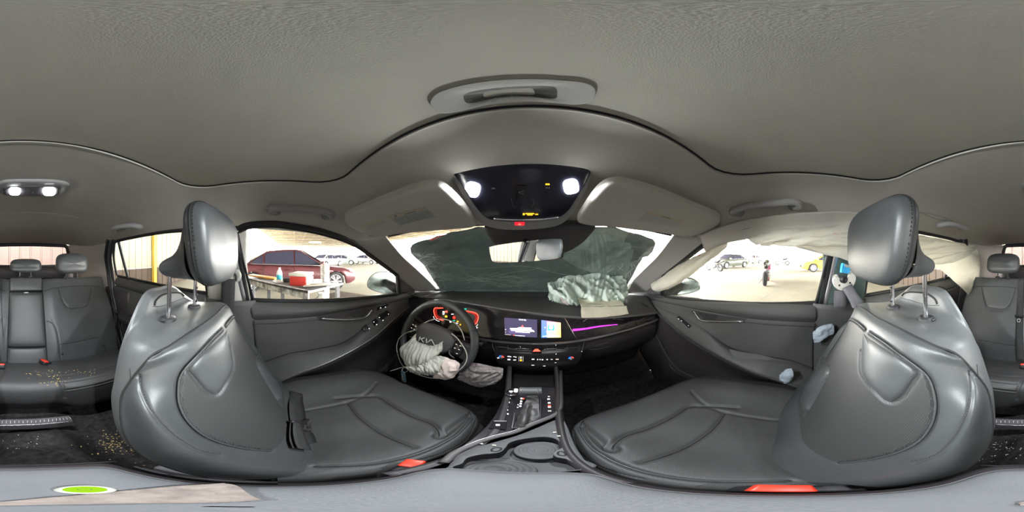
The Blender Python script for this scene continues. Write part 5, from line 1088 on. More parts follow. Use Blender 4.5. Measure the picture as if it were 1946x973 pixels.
# emblem letters KIA in thin strokes
eh = wpx(798, 643, .040); L0 = wpx(796.0, 645.5, .0395); L1 = wpx(829.0, 653.5, .0395); ex = L1-L0; W_ = np.linalg.norm(ex); ex /= W_; ey = np.cross(wn, ex); ey = ey if ey[2] > 0 else -ey
em = lambda u, v: L0+ex*u*W_/10+ey*(v-1)*W_/10*.92
strokes = [[(0, 0), (.4, 2.9)], [(.2, 1.2), (2.9, 2.9)], [(1.2, 1.8), (3.1, 0)], [(4.1, 2.9), (4.7, 0)], [(4.7, 0), (7.0, 2.9)], [(7.0, 2.9), (9.2, 0)]]
b = B()
for st in strokes:
    a, c = em(*st[0]), em(*st[1]); b.tube([a, c], .0024, 6, sub=1)
b.build('emblem', 'white', hub, label='pale KIA letters emblem')
# burst driver airbag draped out of the hub
ab = thing('airbag', 'pale grey burst driver airbag drooping from the steering wheel hub', 'airbag', WC+wn*.06, group='deployed airbags')
def crow(rows, offs): return [[wpx(x, y, o) for (x, y), o in zip(r, oo)] for r, oo in zip(rows, offs)]
ra = [[(791, 634), (791, 648), (811, 656.5), (826, 657), (843, 649)], [(780, 645), (790, 657), (812, 664), (829, 666), (840, 657)], [(765, 660), (782, 672), (804, 678), (823, 675), (835, 664)], [(763, 672), (778, 686), (800, 689), (816, 684), (829, 673)], [(770, 687), (782, 695), (797, 696), (811, 691), (823, 683)], [(778, 695), (786, 699), (797, 700), (808, 697), (817, 692)]]
cloth('bag_panel', crow(ra, [(.045, .045, .045, .045, .045), (.055, .07, .07, .065, .05), (.06, .085, .09, .08, .055), (.055, .08, .09, .075, .06), (.05, .065, .07, .07, .06), (.045, .05, .055, .05, .05)]), 70, 70, 'bagwhite', ab, amp=.0018, freq=22, stretch=(1.7, 1, .5), thick=.0015, folds=(6.5, 1.3, 1.6), famp=.0075)
rb = [[(777, 695), (795, 692), (812, 684), (828, 678), (840, 678)], [(776, 698), (797, 698), (815, 694), (833, 688), (846, 686)], [(782, 702), (800, 705), (816, 704), (830, 700), (842, 696)], [(790, 706), (805, 710), (818, 712), (828, 710), (838, 705)]]
cloth('bag_gather', crow(rb, [(.05, .06, .07, .06, .05), (.06, .085, .09, .08, .06), (.06, .085, .095, .085, .06), (.045, .055, .06, .055, .05)]), 60, 70, 'bagwhite', ab, amp=.002, freq=26, stretch=(1.4, 1, .7), thick=.0015, seed=3, folds=(9, 1.5, -2), famp=.009)
rc3 = [[(841, 679), (848, 680), (858, 684), (868, 688), (873, 691)], [(836, 690), (846, 690), (857, 692), (866, 696), (871, 699)], [(831, 702), (842, 703), (854, 704), (863, 705), (868, 706)], [(826, 712), (838, 715), (850, 716), (858, 716), (863, 713)], [(824, 716), (838, 719), (849, 720), (857, 719), (861, 716)]]
cloth('bag_vent_panel', crow(rc3, [(.05,)*5, (.07, .08, .085, .08, .06), (.07, .08, .09, .08, .06), (.06, .07, .075, .07, .055), (.05,)*5]), 50, 50, 'bagpink', ab, amp=.004, freq=22, thick=.0015, seed=8)
# wire hoop around the wheel with key fob
wr = thing('wire_loop', 'thin pale wire loop wound round the steering wheel', 'wire', WC+wn*.05)
wl_ = [(790.8, 625.5), (806, 614), (824.7, 607), (846, 607), (865, 614), (877, 628.6), (883, 647)]
w2_ = [(866, 709), (883, 693), (887.5, 678), (883, 663), (869, 643), (858, 634)]
w3_ = [(866, 709), (852, 717), (825, 719), (798, 713), (776, 703), (762, 690), (754, 664), (757, 646), (765, 637), (776, 631), (791, 627)]
b = B(); b.tube([wpx(x, y, .022) for x, y in wl_], .0022, 8); b.tube([wpx(x, y, .030) for x, y in w2_], .0024, 8); b.tube([wpx(x, y, .030) for x, y in w3_], .0018, 8); b.tube([wpx(x, y, .045) for x, y in ((741, 705.5), (758, 700), (776, 695))], .0018, 8); b.tube([wpx(x, y, .040) for x, y in ((772, 696), (770, 682), (769, 672))], .0012, 8)
M['wire'] = mat('pale_wire', (.55, .52, .46), .35, spec=.6); b.build('wire', 'wire', wr)
kf = thing('key_fob', 'dark car key fob hanging from the wire on the steering wheel', 'key', wpx(767, 714, .05))
b = B(); b.tube([wpx(x, y, .05) for x, y in ((769, 698), (764, 703), (768, 708), (775, 704), (773, 698))], .0012, 6, closed=True); b.build('split_ring', 'bagpink', kf)
c = wpx(767, 716, .05); M['fob'] = mat('blue_black_fob', (.035, .06, .075), .25, coat=.4); b = B(); b.box(c, (.022, .012, .068), RotY(-.12), .0055, 3); fo = b.build('fob_body', 'fob', kf)
for k in range(4): B().box(c+RotY(-.12)@np.array((0, -.0065, .018-k*.011)), (.009, .002, .007), RotY(-.12), .0008).build('fob_button', 'satindark', fo)
# knee airbag under column
kb = thing('airbag', 'crumpled brownish knee airbag hanging below the dashboard beside the steering wheel', 'airbag', (-.2, .6, .7), group='deployed airbags')
kr = [[(884, 691), (905, 690), (935, 696), (955, 701)], [(878, 702), (905, 703), (935, 706), (956, 708)], [(873, 712), (898, 718), (925, 719), (954, 716)], [(870, 719), (888, 728), (912, 735), (938, 729)]]
cloth('bag_panel', [[aty(x, y, .60-.02*math.sin(PI*i/3)) for x, y in r] for i, r in enumerate(kr)], 60, 70, 'bagtan', kb, amp=.003, freq=18, seed=11, folds=(5, 4, 2), famp=.008)
cloth('bag_fold', [[aty(x, y, .585) for x, y in r] for r in ([(908, 698), (930, 702), (953, 706)], [(905, 712), (925, 717), (950, 714)], [(912, 730), (925, 732), (938, 727)])], 30, 30, mat('knee_bag_pale', (.46, .44, .44), .8), kb, amp=.006, freq=14, seed=5)
# passenger airbag crumpled on the dash top with its cream door flap
pa = thing('airbag', 'crumpled pale green passenger airbag lying on the dashboard top', 'airbag', (.12, .88, .99), group='deployed airbags')
pr = [[(1042, 540, .93), (1058, 534, .95), (1078, 527, .96), (1098, 524, .97), (1120, 523, .97), (1142, 521, .97), (1160, 524, .96), (1176, 521, .95), (1184, 527, .94)],
      [(1040, 545, .88), (1058, 543, .90), (1078, 538, .90), (1098, 535, .90), (1120, 534, .90), (1142, 532, .90), (1162, 533, .89), (1178, 534, .88), (1188, 540, .88)],
      [(1043, 553, .84), (1060, 553, .83), (1080, 551, .83), (1100, 549, .83), (1121, 547, .83), (1143, 545, .83), (1162, 546, .83), (1179, 547, .83), (1189, 551, .84)],
      [(1046, 560, .83), (1063, 563, .80), (1083, 565, .79), (1102, 564, .79), (1122, 561, .79), (1144, 558, .79), (1162, 558, .79), (1178, 560, .79), (1187, 561, .80)],
      [(1056, 564, .85), (1070, 569, .82), (1089, 573, .80), (1104, 571, .80), (1122, 570, .79), (1144, 570, .78), (1160, 570, .78), (1174, 570, .79), (1181, 570, .80)],
      [(1060, 565, .90), (1074, 570, .87), (1092, 575, .86), (1106, 573, .86), (1123, 572, .85), (1144, 571, .84), (1160, 571, .84), (1174, 571, .85), (1180, 570, .86)]]
M['bag'] = mat('airbag_green_nylon', (.74, .86, .82), .85, .25, 900, .06, 10, .2)
cloth('bag_body', [[aty(*p) for p in r] for r in pr], 110, 170, 'bag', pa, amp=.005, freq=14, stretch=(1.5, 1.1, .8), thick=.002, seed=21, folds=(9, 2.2, -4.5), famp=.020)
cloth('bag_tail', [[aty(*p) for p in r] for r in ([(1062, 560, .80), (1078, 564, .80), (1088, 570, .79)], [(1066, 570, .78), (1078, 573, .78), (1090, 573, .78)], [(1070, 576, .79), (1080, 579, .79), (1088, 575, .79)])], 30, 30, 'bagpinkish', pa, amp=.006, freq=25, seed=4) if M.setdefault('bagpinkish', mat('airbag_pale_end', (.66, .60, .60), .85)) else None
cf1 = [[(1098, 566, .80), (1120, 571, .79), (1150, 571, .79), (1176, 570, .79)], [(1101, 576, .745), (1125, 577, .74), (1152, 576, .74), (1181, 573, .74)], [(1104, 583.5, .70), (1130, 583, .70), (1155, 582, .70), (1186, 581, .70)]]
cf2 = [[(1104, 584, .698), (1130, 583.5, .70), (1155, 583, .70), (1190, 582, .70)], [(1104, 594, .675), (1130, 594, .675), (1155, 593, .675), (1192, 590, .68)], [(1105, 604, .655), (1130, 604, .655), (1156, 602, .655), (1195, 597, .66)]]
cloth('flap_upper', [[aty(*p) for p in r] for r in cf1], 40, 70, 'bagcream', pa, amp=.003, freq=12, thick=.002, seed=2); cloth('flap_lower', [[aty(*p) for p in r] for r in cf2], 40, 70, 'bagcream', pa, amp=.0025, freq=12, thick=.002, seed=6)
# cloth seen lying higher on the glass inside of windshield: second fold of the airbag above
ua = [[(1128, 440, .70), (1145, 443, .70), (1166, 447, .70)], [(1122, 455, .74), (1145, 458, .74), (1165, 461, .74)], [(1098, 468, .80), (1135, 472, .80), (1164, 474, .80)], [(1085, 476, .84), (1130, 480, .84), (1178, 486, .84)], [(1080, 490, .90), (1128, 494, .90), (1178, 500, .90)], [(1090, 506, .96), (1130, 508, .96), (1172, 510, .96)]]

# ============================================================ CENTRE CONSOLE
con = thing('centre_console', 'dark centre console with gear selector, lit buttons and cup holders', 'console', (.01, .3, .33))
LX = [(.08, -.085), (.15, -.078), (.22, -.064), (.30, -.052), (.40, -.054), (.50, -.060), (.60, -.072), (.72, -.085)]; RX_ = [(.08, .090), (.15, .084), (.22, .082), (.30, .087), (.40, .098), (.50, .112), (.60, .122), (.72, .128)]
CZ_ = [.700, .700, .700, .705, .712, .720, .735, .75]
def crow2(f): return [f(i) for i in range(8)]
rows = [[(LX[i][1]-.004, LX[i][0], .36) for i in range(8)], [(LX[i][1]-.003, LX[i][0], CZ_[i]-.06) for i in range(8)], [(LX[i][1], LX[i][0], CZ_[i]-.012) for i in range(8)], [(LX[i][1]+.006, LX[i][0], CZ_[i]) for i in range(8)], [(LX[i][1]+.018, LX[i][0], CZ_[i]-.002) for i in range(8)]]
lwall = patch('side_wall', rows, 30, 60, 'dash2', con, -.006)
rows = [[(RX_[i][1]+.006, RX_[i][0], .36) for i in range(8)], [(RX_[i][1]+.004, RX_[i][0], CZ_[i]-.06) for i in range(8)], [(RX_[i][1], RX_[i][0], CZ_[i]-.010) for i in range(8)], [(RX_[i][1]-.006, RX_[i][0], CZ_[i]+.006) for i in range(8)], [(RX_[i][1]-.014, RX_[i][0], CZ_[i]+.004) for i in range(8)], [(RX_[i][1]-.019, RX_[i][0], CZ_[i]-.006) for i in range(8)]]
rwall = patch('side_wall', rows, 30, 60, 'dash2', con, -.006)
# glossy shifter deck (front) and grey tray deck (rear), split by the diagonal rim
rimpx = [(843, 879), (864.7, 860), (901.7, 843), (938.7, 830.8), (978, 821), (1012.7, 806), (1049.7, 791), (1062, 782), (1066, 770), (1066, 740), (1066, 705)]
zr = np.linspace(.705, .75, len(rimpx)); RP = [atz(x, y, .708+.03*max(0, i-7)/3) for i, (x, y) in enumerate(rimpx)]
B().tube(RP[:8], .0065, 10).build('diagonal_rim', 'dash', con); B().tube(RP[7:], .0065, 10).build('rim_front', 'dash2', con); B().tube(np.array(RP[:9])+np.array((-.003, .003, .004)), .0011, 8).build('rim_highlight', 'satin', con)
dk = [[atz(x, y, .700) for x, y in r] for r in ([(962, 736), (990, 735), (1030, 734), (1068, 735)], [(956, 756), (987, 757), (1030, 757), (1068, 757)], [(946, 780), (982, 782), (1030, 783), (1066, 781)], [(928, 806), (970, 808), (1012, 806), (1048, 792)], [(905, 828), (935, 828), (972, 823), (1005, 810)], [(872, 852), (893, 846), (920, 838), (950, 829)])]
deck = patch('shifter_deck', dk, 40, 60, 'piano2', con, -.004); DKB = bvh(deck)
B().box((.03, .60, .655), (.17, .16, .02), bev=.004).build('storage_tray', 'black', con)
M['tray'] = mat('grey_speckled_tray', (.105, .105, .112), .75, .3, 400, .1, 30)
tr = [[atz(x, y, .700) for x, y in r] for r in ([(880, 862), (930, 846), (985, 829), (1040, 806), (1072, 800)], [(868, 870), (925, 858), (985, 845), (1045, 832), (1085, 832)], [(858, 880), (920, 875), (990, 870), (1055, 865), (1105, 868)], [(840, 905), (915, 900), (990, 900), (1070, 900), (1140, 905)])]
outl = [(872, 893), (879.5, 880), (889, 870), (914, 864), (948.6, 860), (961, 850.5), (968, 842), (988, 835.7), (1025, 830.8), (1052, 833), (1067, 843), (1069.5, 850.5), (1057, 856.7), (1051, 863), (1058, 869), (1077, 873), (1094, 883), (1098, 893)]
def ringpx(z, s=1.0, n=120): 
    O = cr(np.array([atz(x, y, .700) for x, y in outl]), n, True); c = O.mean(0); P = c+(O-c)*s; P[:, 2] = z; return P
# deck with opening: bridge from outer boundary to the opening
ob = [(866, 895), (852, 886), (870, 868), (905, 850), (945, 838), (985, 826), (1018, 813), (1050, 799), (1068, 795), (1078, 810), (1086, 830), (1096, 852), (1110, 872), (1122, 890)]
Oo = cr(np.array([atz(x, y, .702) for x, y in ob]), 400, True); O1 = ringpx(.703); c0 = O1.mean(0)
ao = np.arctan2(Oo[:, 1]-c0[1], Oo[:, 0]-c0[0]); ai = np.arctan2(O1[:, 1]-c0[1], O1[:, 0]-c0[0])
Oa = np.array([Oo[np.argmin(np.abs(np.angle(np.exp(1j*(ao-a)))))] for a in ai])
G = np.array([Oa-np.array((0, 0, .004)), Oa*.9+O1*.1, O1*.9+Oa*.1, O1, O1-np.array((0, 0, .004)), ringpx(.640, .99), ringpx(.640, .5), ringpx(.640, .02)])
tray = mesh('cup_tray', G[:5].reshape(-1, 3), gfaces(5, 120, False, True), 'tray', con); mesh('tray_wall', G[4:6].reshape(-1, 3), gfaces(2, 120, False, True), 'black', tray); mesh('tray_floor', G[5:].reshape(-1, 3), gfaces(3, 120, False, True), 'tray', tray)
c1 = atz(1025, 856, .664); c1[2] = .655; B().cyl(c1-np.array((0, 0, .016)), c1+np.array((0, 0, .0115)), .0373, seg=40).build('cup_base', 'black', con); b = B(); prof = [(.037, .010), (.037, .012), (.035, .014), (.030, .014), (.029, .012), (.024, .012), (.023, .014), (.019, .014), (.018, .012), (.013, .012), (.012, .014), (.008, .014), (.007, .012), (.004, .012), (.003, .013), (0, .013)]
b.lathe(c1, (0, 0, 1), prof, 40); b.build('cup_holder', 'tray', con)
c2 = atz(938, 889, .662); c2[2] = .639; b = B(); b.lathe(c2, (0, 0, 1), [(.044, 0), (.043, .008), (.038, .008), (.037, .005), (.031, .005), (.030, .008), (.025, .008), (.024, .005), (.018, .005), (.017, .008), (.011, .008), (.010, .005), (0, .006)], 40); b.build('cup_holder', 'tray', con)
for L in ([(935, 853), (942, 850.5), (952, 851.5), (951, 855), (943, 858), (935, 857)], [(1060, 861), (1063, 858), (1071, 859), (1075, 864), (1072, 866), (1062, 864.5)]):
    B().tube([atz(x, y, .7035) for x, y in L], .0014, 6, closed=True).build('divider_slot', 'seam', tray)
# gear selector
gs = B(); a = atz(987, 743, .775); c = atz(1029, 743, .775); gs.cyl(a, c, .0155, seg=24); kb_ = gs.build('shift_knob', 'shell', con); autosmooth(kb_, 40)
for t in (.06, .82): p = a*(1-t)+c*t; q = a*(1-t-.035)+c*(t+.035); B().cyl(p, q, .0160, seg=24).build('knob_ring', 'chrome', kb_)
B().box(atz(980.5, 742, .776), (.010, .012, .010), bev=.002).build('lock_release', 'e_white', kb_)
h = atz(971, 743.5, .735); B().lathe(h-np.array((0, 0, .008)), (0, -.2, 1), [(.018, 0), (.0175, .004), (.015, .005)], 32).build('start_ring', 'chrome', con); B().lathe(h-np.array((0, 0, .008)), (0, -.2, 1), [(.015, 0), (.0148, .005), (.0, .006)], 32).build('start_button', 'piano', con); B().box(h+np.array((0, 0, -.001)), (.010, .006, .002)).build('start_legend', 'e_white', con)
bootrows = [[(1001, 752, .765), (1006, 752, .765), (1012, 751, .765), (1022, 752, .765)], [(1000, 760, .745), (1006, 762, .742), (1012, 762, .742), (1024, 760, .745)], [(992, 779, .722), (1000, 780, .738), (1008, 779, .722), (1025, 774, .728)], [(984, 796, .712), (995, 800, .732), (1006, 797, .712), (1026, 790, .718)], [(975, 815, .702), (990, 814, .71), (1004, 808, .703), (1026, 797, .702)]]
cloth('shift_boot', [[atz(*p) for p in r] for r in bootrows], 40, 40, mat('boot_leather', (.075, .072, .075), .45, .2, 500), con, amp=.004, freq=22, thick=.001, seed=13)
B().tube([atz(x, y, .704) for x, y in ((1027, 757), (1027, 797), (1000, 811), (974, 817), (973, 812), (978, 785))], .0015, 6, sub=1).build('boot_frame', 'satindark', con)
dots(DKB, [(x, y, w_, h_, m) for x, y, w_, h_, m in ((967.6, 757.5, 5, 2, 'e_warm'), (966, 765, 5, 2.4, 'e_white'), (964, 772.8, 4, 2.2, 'e_white'), (961.8, 779.5, 7, 2.4, 'e_white'), (965, 787, 3, 2.2, 'e_white'), (991, 757.7, 4, 2.2, 'e_white'), (995, 758, 2.6, 2.2, 'e_red'), (990.4, 763, 4, 2.4, 'e_white'), (989.6, 767.4, 4, 2.4, 'e_white'), (988.8, 772.2, 4, 2.4, 'e_white'), (984.5, 769.5, 2, 1.4, 'e_white'), (983.8, 774.5, 2.4, 1.4, 'e_white'),
    (1043, 754, 4, 1.4, 'e_warm'), (1042.6, 758.8, 5, 1.8, 'e_white'), (1043.6, 766, 5, 2.2, 'e_white'), (1044, 771.2, 5.4, 1.8, 'e_red'), (1044, 774, 5.6, 1.6, 'e_white'), (1044.4, 781.3, 6.6, 1.8, 'e_warm'), (1058, 763, 3, .8, 'e_warm'))], 'console_legend', deck, .0015)
pk = decal(DKB, [(938, 802), (963, 802.5), (961, 818), (929, 815)], 'parking_brake_switch', 'piano', deck, .002, .006); decal(DKB, [(939, 801.5), (963, 802), (962.5, 803.4), (938.5, 803)], 'switch_edge', 'satin', deck, .009); decal(DKB, [(942, 808.6), (950, 808.6), (950, 811.4), (942, 811.4)], 'parking_legend', 'e_white', deck, .010)
for i in range(4): bar2(DKB, [(953-i*1.5, 786+i*3.2), (957-i*1.5, 785.6+i*3.2), (962-i*1.5, 786.5+i*3.2)], .0008, 'switch_gap', 'satindark', deck, .001)
for x, y, w_, h_ in ((914, 843, 9, 3), (939, 846, 8, 2.5), (1054, 821.5, 6, 3), (1062, 828.5, 6, 2)): B().box(atz(x, y, .7075), (.006, .004, .001)).build('clip_mark', 'bagcream', tray)
# armrest lid
AL = [(-.057, .02), (-.059, .07), (-.060, .105), (-.048, .128), (-.02, .134), (.02, .134), (.055, .131), (.075, .112), (.078, .06), (.080, 0), (.080, -.06), (.078, -.115), (.060, -.140), (.02, -.146), (-.02, -.143), (-.048, -.132), (-.056, -.10), (-.056, -.04)]
arm = thing('armrest_box', 'grey padded centre armrest lid between the front seats', 'armrest', (.01, 0, .36))
O = cr(np.array([(x, y, 0) for x, y in AL]), 140, True); c = np.array((.011, -.005, 0)); rows = []
for s, z in ((1.24, .40), (1.22, .62), (1.20, .665), (1.16, .690), (1.10, .700), (1.03, .706), (1.005, .708), (.995, .707), (.985, .712), (.96, .718), (.90, .723), (.7, .727), (.4, .729), (.02, .7295)):
    P = c+(O-c)*s; f = (O[:, 1] > .115)[:, None]
    if s > 1: P = np.where((O[:, 1:2] > .09), np.stack([c[0]+(O[:, 0]-c[0])*s, O[:, 1], O[:, 2]], 1), P)
    P[:, 2] = z; rows.append(P)
rows = np.array(rows); mesh('box_body', rows[:8].reshape(-1, 3), gfaces(8, 140, False, True), 'dash2', arm); mesh('lid', rows[6:].reshape(-1, 3), gfaces(8, 140, False, True), 'armrest', arm)
ARB = bvh([o for o in arm.children])
B().tube(rows[7]+np.array((0, 0, .0018)), .0012, 6, closed=True, sub=1).build('lid_piping', 'satindark', arm)
B().tube([(-.07, -.148, .700), (-.03, -.158, .704), (.03, -.160, .704), (.09, -.150, .70)], .0015, 6).build('rear_seam', 'seam', arm)
# things on the armrest under the camera: level with bubble and strip of cloth
lv = thing('spirit_level', 'small round yellow green bubble level on the armrest lid', 'level', (.0, -.066, .73))
b = B(); b.lathe((0, -.066, .7295), (0, 0, 1), [(.014, 0), (.0135, .005), (.010, .006)], 28); b.build('level_body', 'trim_light', lv)
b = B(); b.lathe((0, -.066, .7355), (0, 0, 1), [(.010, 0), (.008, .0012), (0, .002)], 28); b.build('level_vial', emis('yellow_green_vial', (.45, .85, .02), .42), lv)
b = B(); b.lathe((0, -.066, .7376), (0, 0, 1), [(.003, 0), (.0034, .0002), (.003, .0004)], 20); b.build('vial_ring', 'satin', lv)
st_ = [[atz(x, y, .733) for x, y in r] for r in ([(-10, 954), (100, 945), (220, 934), (330, 924), (424, 918)], [(-10, 958), (100, 952), (230, 943), (350, 937), (455, 925)], [(-10, 961), (100, 959), (250, 957), (380, 956), (500, 950)])]
cs_ = cloth('cloth_strip', st_, 20, 60, 'bagpink2', amp=.0015, freq=60, thick=.001) if M.setdefault('bagpink2', mat('beige_strap_cloth', (.24, .20, .18), .9, .4, 700, .2, 80)) else None
tag(cs_, 'beige cloth strip lying across the armrest lid', 'cloth strip')
bx = B(); bx.box((-.088, -.115, .61), (.006, .05, .035), bev=.003); so_ = bx.build('rear_socket', 'rubber', arm); B().box((-.092, -.115, .61), (.003, .03, .012)).build('socket_slot', 'satin', so_)
# ============================================================ OVERHEAD
def onhl(px, py, lift=0.0): return hit(HB, px, py, lift)
def slab(name, outline, m, par, z_of, thick, n=90, inner=((1, 0), (.985, .6), (.95, .9), (.85, 1.0), (.5, 1.0), (.02, 1.0)), label=None, ctr=None):
    """rounded slab hanging below the roof: outline pixels -> points by z_of; thickness goes down"""
    P = cr(np.array([z_of(x, y) for x, y in outline]), n, True); c = P.mean(0) if ctr is None else ctr; rows = [P+np.array((0, 0, thick*.8))]
    # local normal of the slab
    nn = np.zeros(3)
    for i in range(n): nn += np.cross(P[i]-c, P[(i+1) % n]-c)
    nn /= np.linalg.norm(nn); nn = nn if nn[2] < 0 else -nn
    for s, h in inner: rows.append(c+(P-c)*s+nn*thick*h)
    return mesh(name, np.array(rows).reshape(-1, 3), gfaces(len(rows), n, False, True), m, par, label=label)
# sun visors
VP = lambda a, b_, c: (np.array(a), np.cross(np.array(b_)-a, np.array(c)-a))
va, vb, vc = np.array(atz(830, 348, 1.426)), np.array(atz(912, 426, 1.352)), np.array(atz(655, 412, 1.385)); vpl = VP(va, vb, vc)
vl = [(655, 413), (664, 403), (700, 388), (750, 368), (795, 352), (822, 347.5), (838, 350), (852, 358), (870, 375), (890, 399), (903, 419), (905, 426), (890, 430), (850, 433), (800, 437), (760, 441), (728, 446), (708, 446), (680, 436), (660, 424)]
vis = thing('sun_visor', 'grey sun visor with warning label above the driver side of the windshield', 'sun visor', va, group='sun visors')
vbod = slab('visor_body', vl, 'headliner', vis, lambda x, y: atp(x, y, *vpl), .012); VB = bvh(vbod)
M['paperw'] = mat('pale_label', (.44, .44, .42), .6); M['paperg'] = mat('beige_label_band', (.52, .47, .33), .6); M['printg'] = mat('label_print', (.20, .22, .20), .7)
k6 = 6.487; Z6 = lambda L: [(640+x/k6, 330+y/k6) for x, y in L]
decal(VB, Z6([(625, 525), (1090, 405), (1230, 530), (780, 640)]), 'warning_label', 'paperw', vbod, .0005, .0005); decal(VB, Z6([(625, 525), (1090, 405), (1115, 440), (650, 555)]), 'label_band', 'paperg', vbod, .0013, .0004)
txt_at(VB, 640+900/k6, 330+478/k6, 'WARNING', 3.6, 'label_text', 'printg', vbod, .0022, rot=-.26, bold=True); decal(VB, Z6([(725, 500), (748, 525), (705, 532)]), 'warning_triangle', 'printg', vbod, .002, .0003)
decal(VB, Z6([(300, 632), (545, 560), (600, 600), (420, 690)]), 'airbag_label', 'paperw', vbod, .0005, .0005); decal(VB, Z6([(300, 630), (545, 558), (575, 578), (335, 655)]), 'label_band', 'paperg', vbod, .0013, .0004)
for i in range(5): 
    P = px_poly(VB, Z6([(690+i*22, 560+i*15), (1130+i*16, 452+i*15), (1133+i*16, 456+i*15), (693+i*22, 565+i*15)]), .0018); b = B(); b.add(P, [(0, 1, 2, 3)]); tag(b.build('label_lines', 'printg', vbod, smooth=False), kind='stuff')
ra_, rb2, rc2 = np.array(atz(1195, 344, 1.426)), np.array(atz(1100, 422, 1.352)), np.array(atz(1368, 412, 1.385)); vpr = VP(ra_, rb2, rc2)
vr = [(1099, 420), (1098, 412), (1110, 392), (1130, 364), (1145, 350), (1160, 343.5), (1178, 342), (1215, 350), (1265, 367), (1320, 390), (1356, 404), (1368, 412), (1366, 422), (1345, 436), (1325, 444), (1300, 447), (1260, 440), (1210, 434), (1155, 427), (1120, 425)]
visr = thing('sun_visor', 'grey sun visor with warning label above the passenger side of the windshield', 'sun visor', ra_, group='sun visors')
vbr = slab('visor_body', vr, 'headliner', visr, lambda x, y: atp(x, y, *vpr), .012); VBR = bvh(vbr)
k7 = 6.081; Z7 = lambda L: [(1080+x/k7, 330+y/k7) for x, y in L]
decal(VBR, Z7([(920, 440), (1330, 545), (1250, 620), (800, 540)]), 'warning_label', 'paperw', vbr, .0005, .0005); decal(VBR, Z7([(930, 440), (1330, 540), (1310, 562), (905, 460)]), 'label_band', 'paperg', vbr, .0013, .0004); txt_at(VBR, 1080+1130/k7, 330+502/k7, 'WARNING', 3.0, 'label_text', 'printg', vbr, .0022, rot=.25, bold=True)
b = B(); b.tube([atp(x, y, *vpr)+np.array((0, .002, -.006)) for x, y in ((1134, 425), (1136, 422), (1154, 422), (1156, 427))], .003, 8); b.build('visor_clip', 'grey_plastic', visr)
for s, px, py in ((-1, 706, 447), (1, 1320, 448)): b = B(); b.cyl(atp(px, py, *(vpl if s < 0 else vpr))+np.array((0, 0, .01)), atp(px, py, *(vpl if s < 0 else vpr))-np.array((0, 0, .006)), .013, .010, 20); b.build('visor_pivot', 'grey_plastic', vis if s < 0 else visr)
# overhead console
oc_ = thing('overhead_console', 'overhead console with black gloss panel and two lit map lamps above the mirror', 'overhead console', (0, .4, 1.40))
oa_, ob_, od_ = np.array(aty(991, 300, .335)), np.array(aty(985, 437, .505)), np.array(aty(857, 325, .345)); od_[2] = oa_[2]-.004; opl = (oa_, np.cross(ob_-oa_, np.array((1., 0, 0))))
fr_ = [(857, 326), (878, 313), (910, 304), (950, 299), (991, 298), (1035, 299), (1075, 304), (1105, 312), (1127, 324), (1125, 338), (1117, 356), (1104, 382), (1088, 406), (1072, 424), (1050, 433), (1020, 437), (985, 438.5), (950, 437), (920, 429), (902, 413), (886, 388), (870, 358), (859, 340)]
ofr = slab('console_frame', fr_, 'grey_plastic', oc_, lambda x, y: atp(x, y, *opl)+np.array((0, .004, .012)), .018, inner=((1.0, 0), (1.0, .5), (.985, .9), (.96, 1.0), (.90, .9), (.5, .8), (.02, .8)))
gp = [(861, 326), (880, 315), (912, 306), (950, 301), (991, 300), (1035, 301), (1075, 306), (1103, 314), (1122, 325), (1117, 340), (1106, 360), (1092, 383), (1078, 402), (1062, 413), (1045, 417), (1015, 419.5), (980, 420.5), (950, 419), (928, 415), (912, 402), (896, 382), (880, 356), (868, 338)]
opn = (oa_+np.array((0, -.004, -.009)), opl[1])
M['gloss'] = mat('blueblack_gloss', (.022, .022, .036), .18, spec=.6, coat=.2)
ogl = slab('gloss_panel', gp, 'gloss', ofr, lambda x, y: atp(x, y, *opn), .004, inner=((1, 0), (.99, .8), (.97, 1), (.5, 1.0), (.02, 1.0))); OGB = bvh(ogl)
def rsq(cx, cy, rx, ry, n=24, e=3.0, rot=.35): 
    L = []
    for t in np.linspace(0, 2*PI, n, endpoint=False):
        c, s = math.cos(t), math.sin(t); x = rx*abs(c)**(2/e)*(1 if c > 0 else -1); y = ry*abs(s)**(2/e)*(1 if s > 0 else -1); L.append((cx+x*math.cos(rot)-y*math.sin(rot), cy+x*math.sin(rot)+y*math.cos(rot)))
    return L
for (cx, cy, rot, lb) in ((898, 360, .25, 'lit white map lamp'), (1085, 354, -.2, 'lit white map lamp')):
    decal(OGB, rsq(cx, cy, 14.5, 13.5, rot=rot), 'map_lamp', 'lamp', ogl, .0005, .003, lb)
    h, n = hit(OGB, cx, cy, .012); ld = bpy.data.lights.new('map_light', 'AREA'); ld.shape = 'DISK'; ld.size = .022; ld.energy = .60; ld.spread = math.radians(140); ld.color = (.92, .97, 1); lo = bpy.data.objects.new('map_light', ld); COL.objects.link(lo); lo.location = h; lo.rotation_euler = Vector(-n).to_track_quat('Z', 'Y').to_euler() if False else Vector(-n).to_track_quat('-Z', 'Y').to_euler() if False else Vector(n).to_track_quat('-Z', 'Y').to_euler(); lo['kind'] = 'structure'
k8 = 3.04; Z8 = lambda L: [(780+x/k8, 140+y/k8) for x, y in L]
decal(OGB, Z8([(612, 645), (672, 645), (682, 720), (606, 720)]), 'sunroof_switch', 'piano', ogl, .001, .003); bar2(OGB, Z8([(583, 720), (592, 755), (600, 768)]), .001, 'switch_edge', 'satindark', ogl, .002); bar2(OGB, Z8([(705, 715), (712, 745), (700, 770)]), .001, 'switch_edge', 'satindark', ogl, .002)
bar2(OGB, Z8([(654, 673), (626, 681), (654, 690)]), .0006, 'switch_arrow', 'satin', ogl, .005)
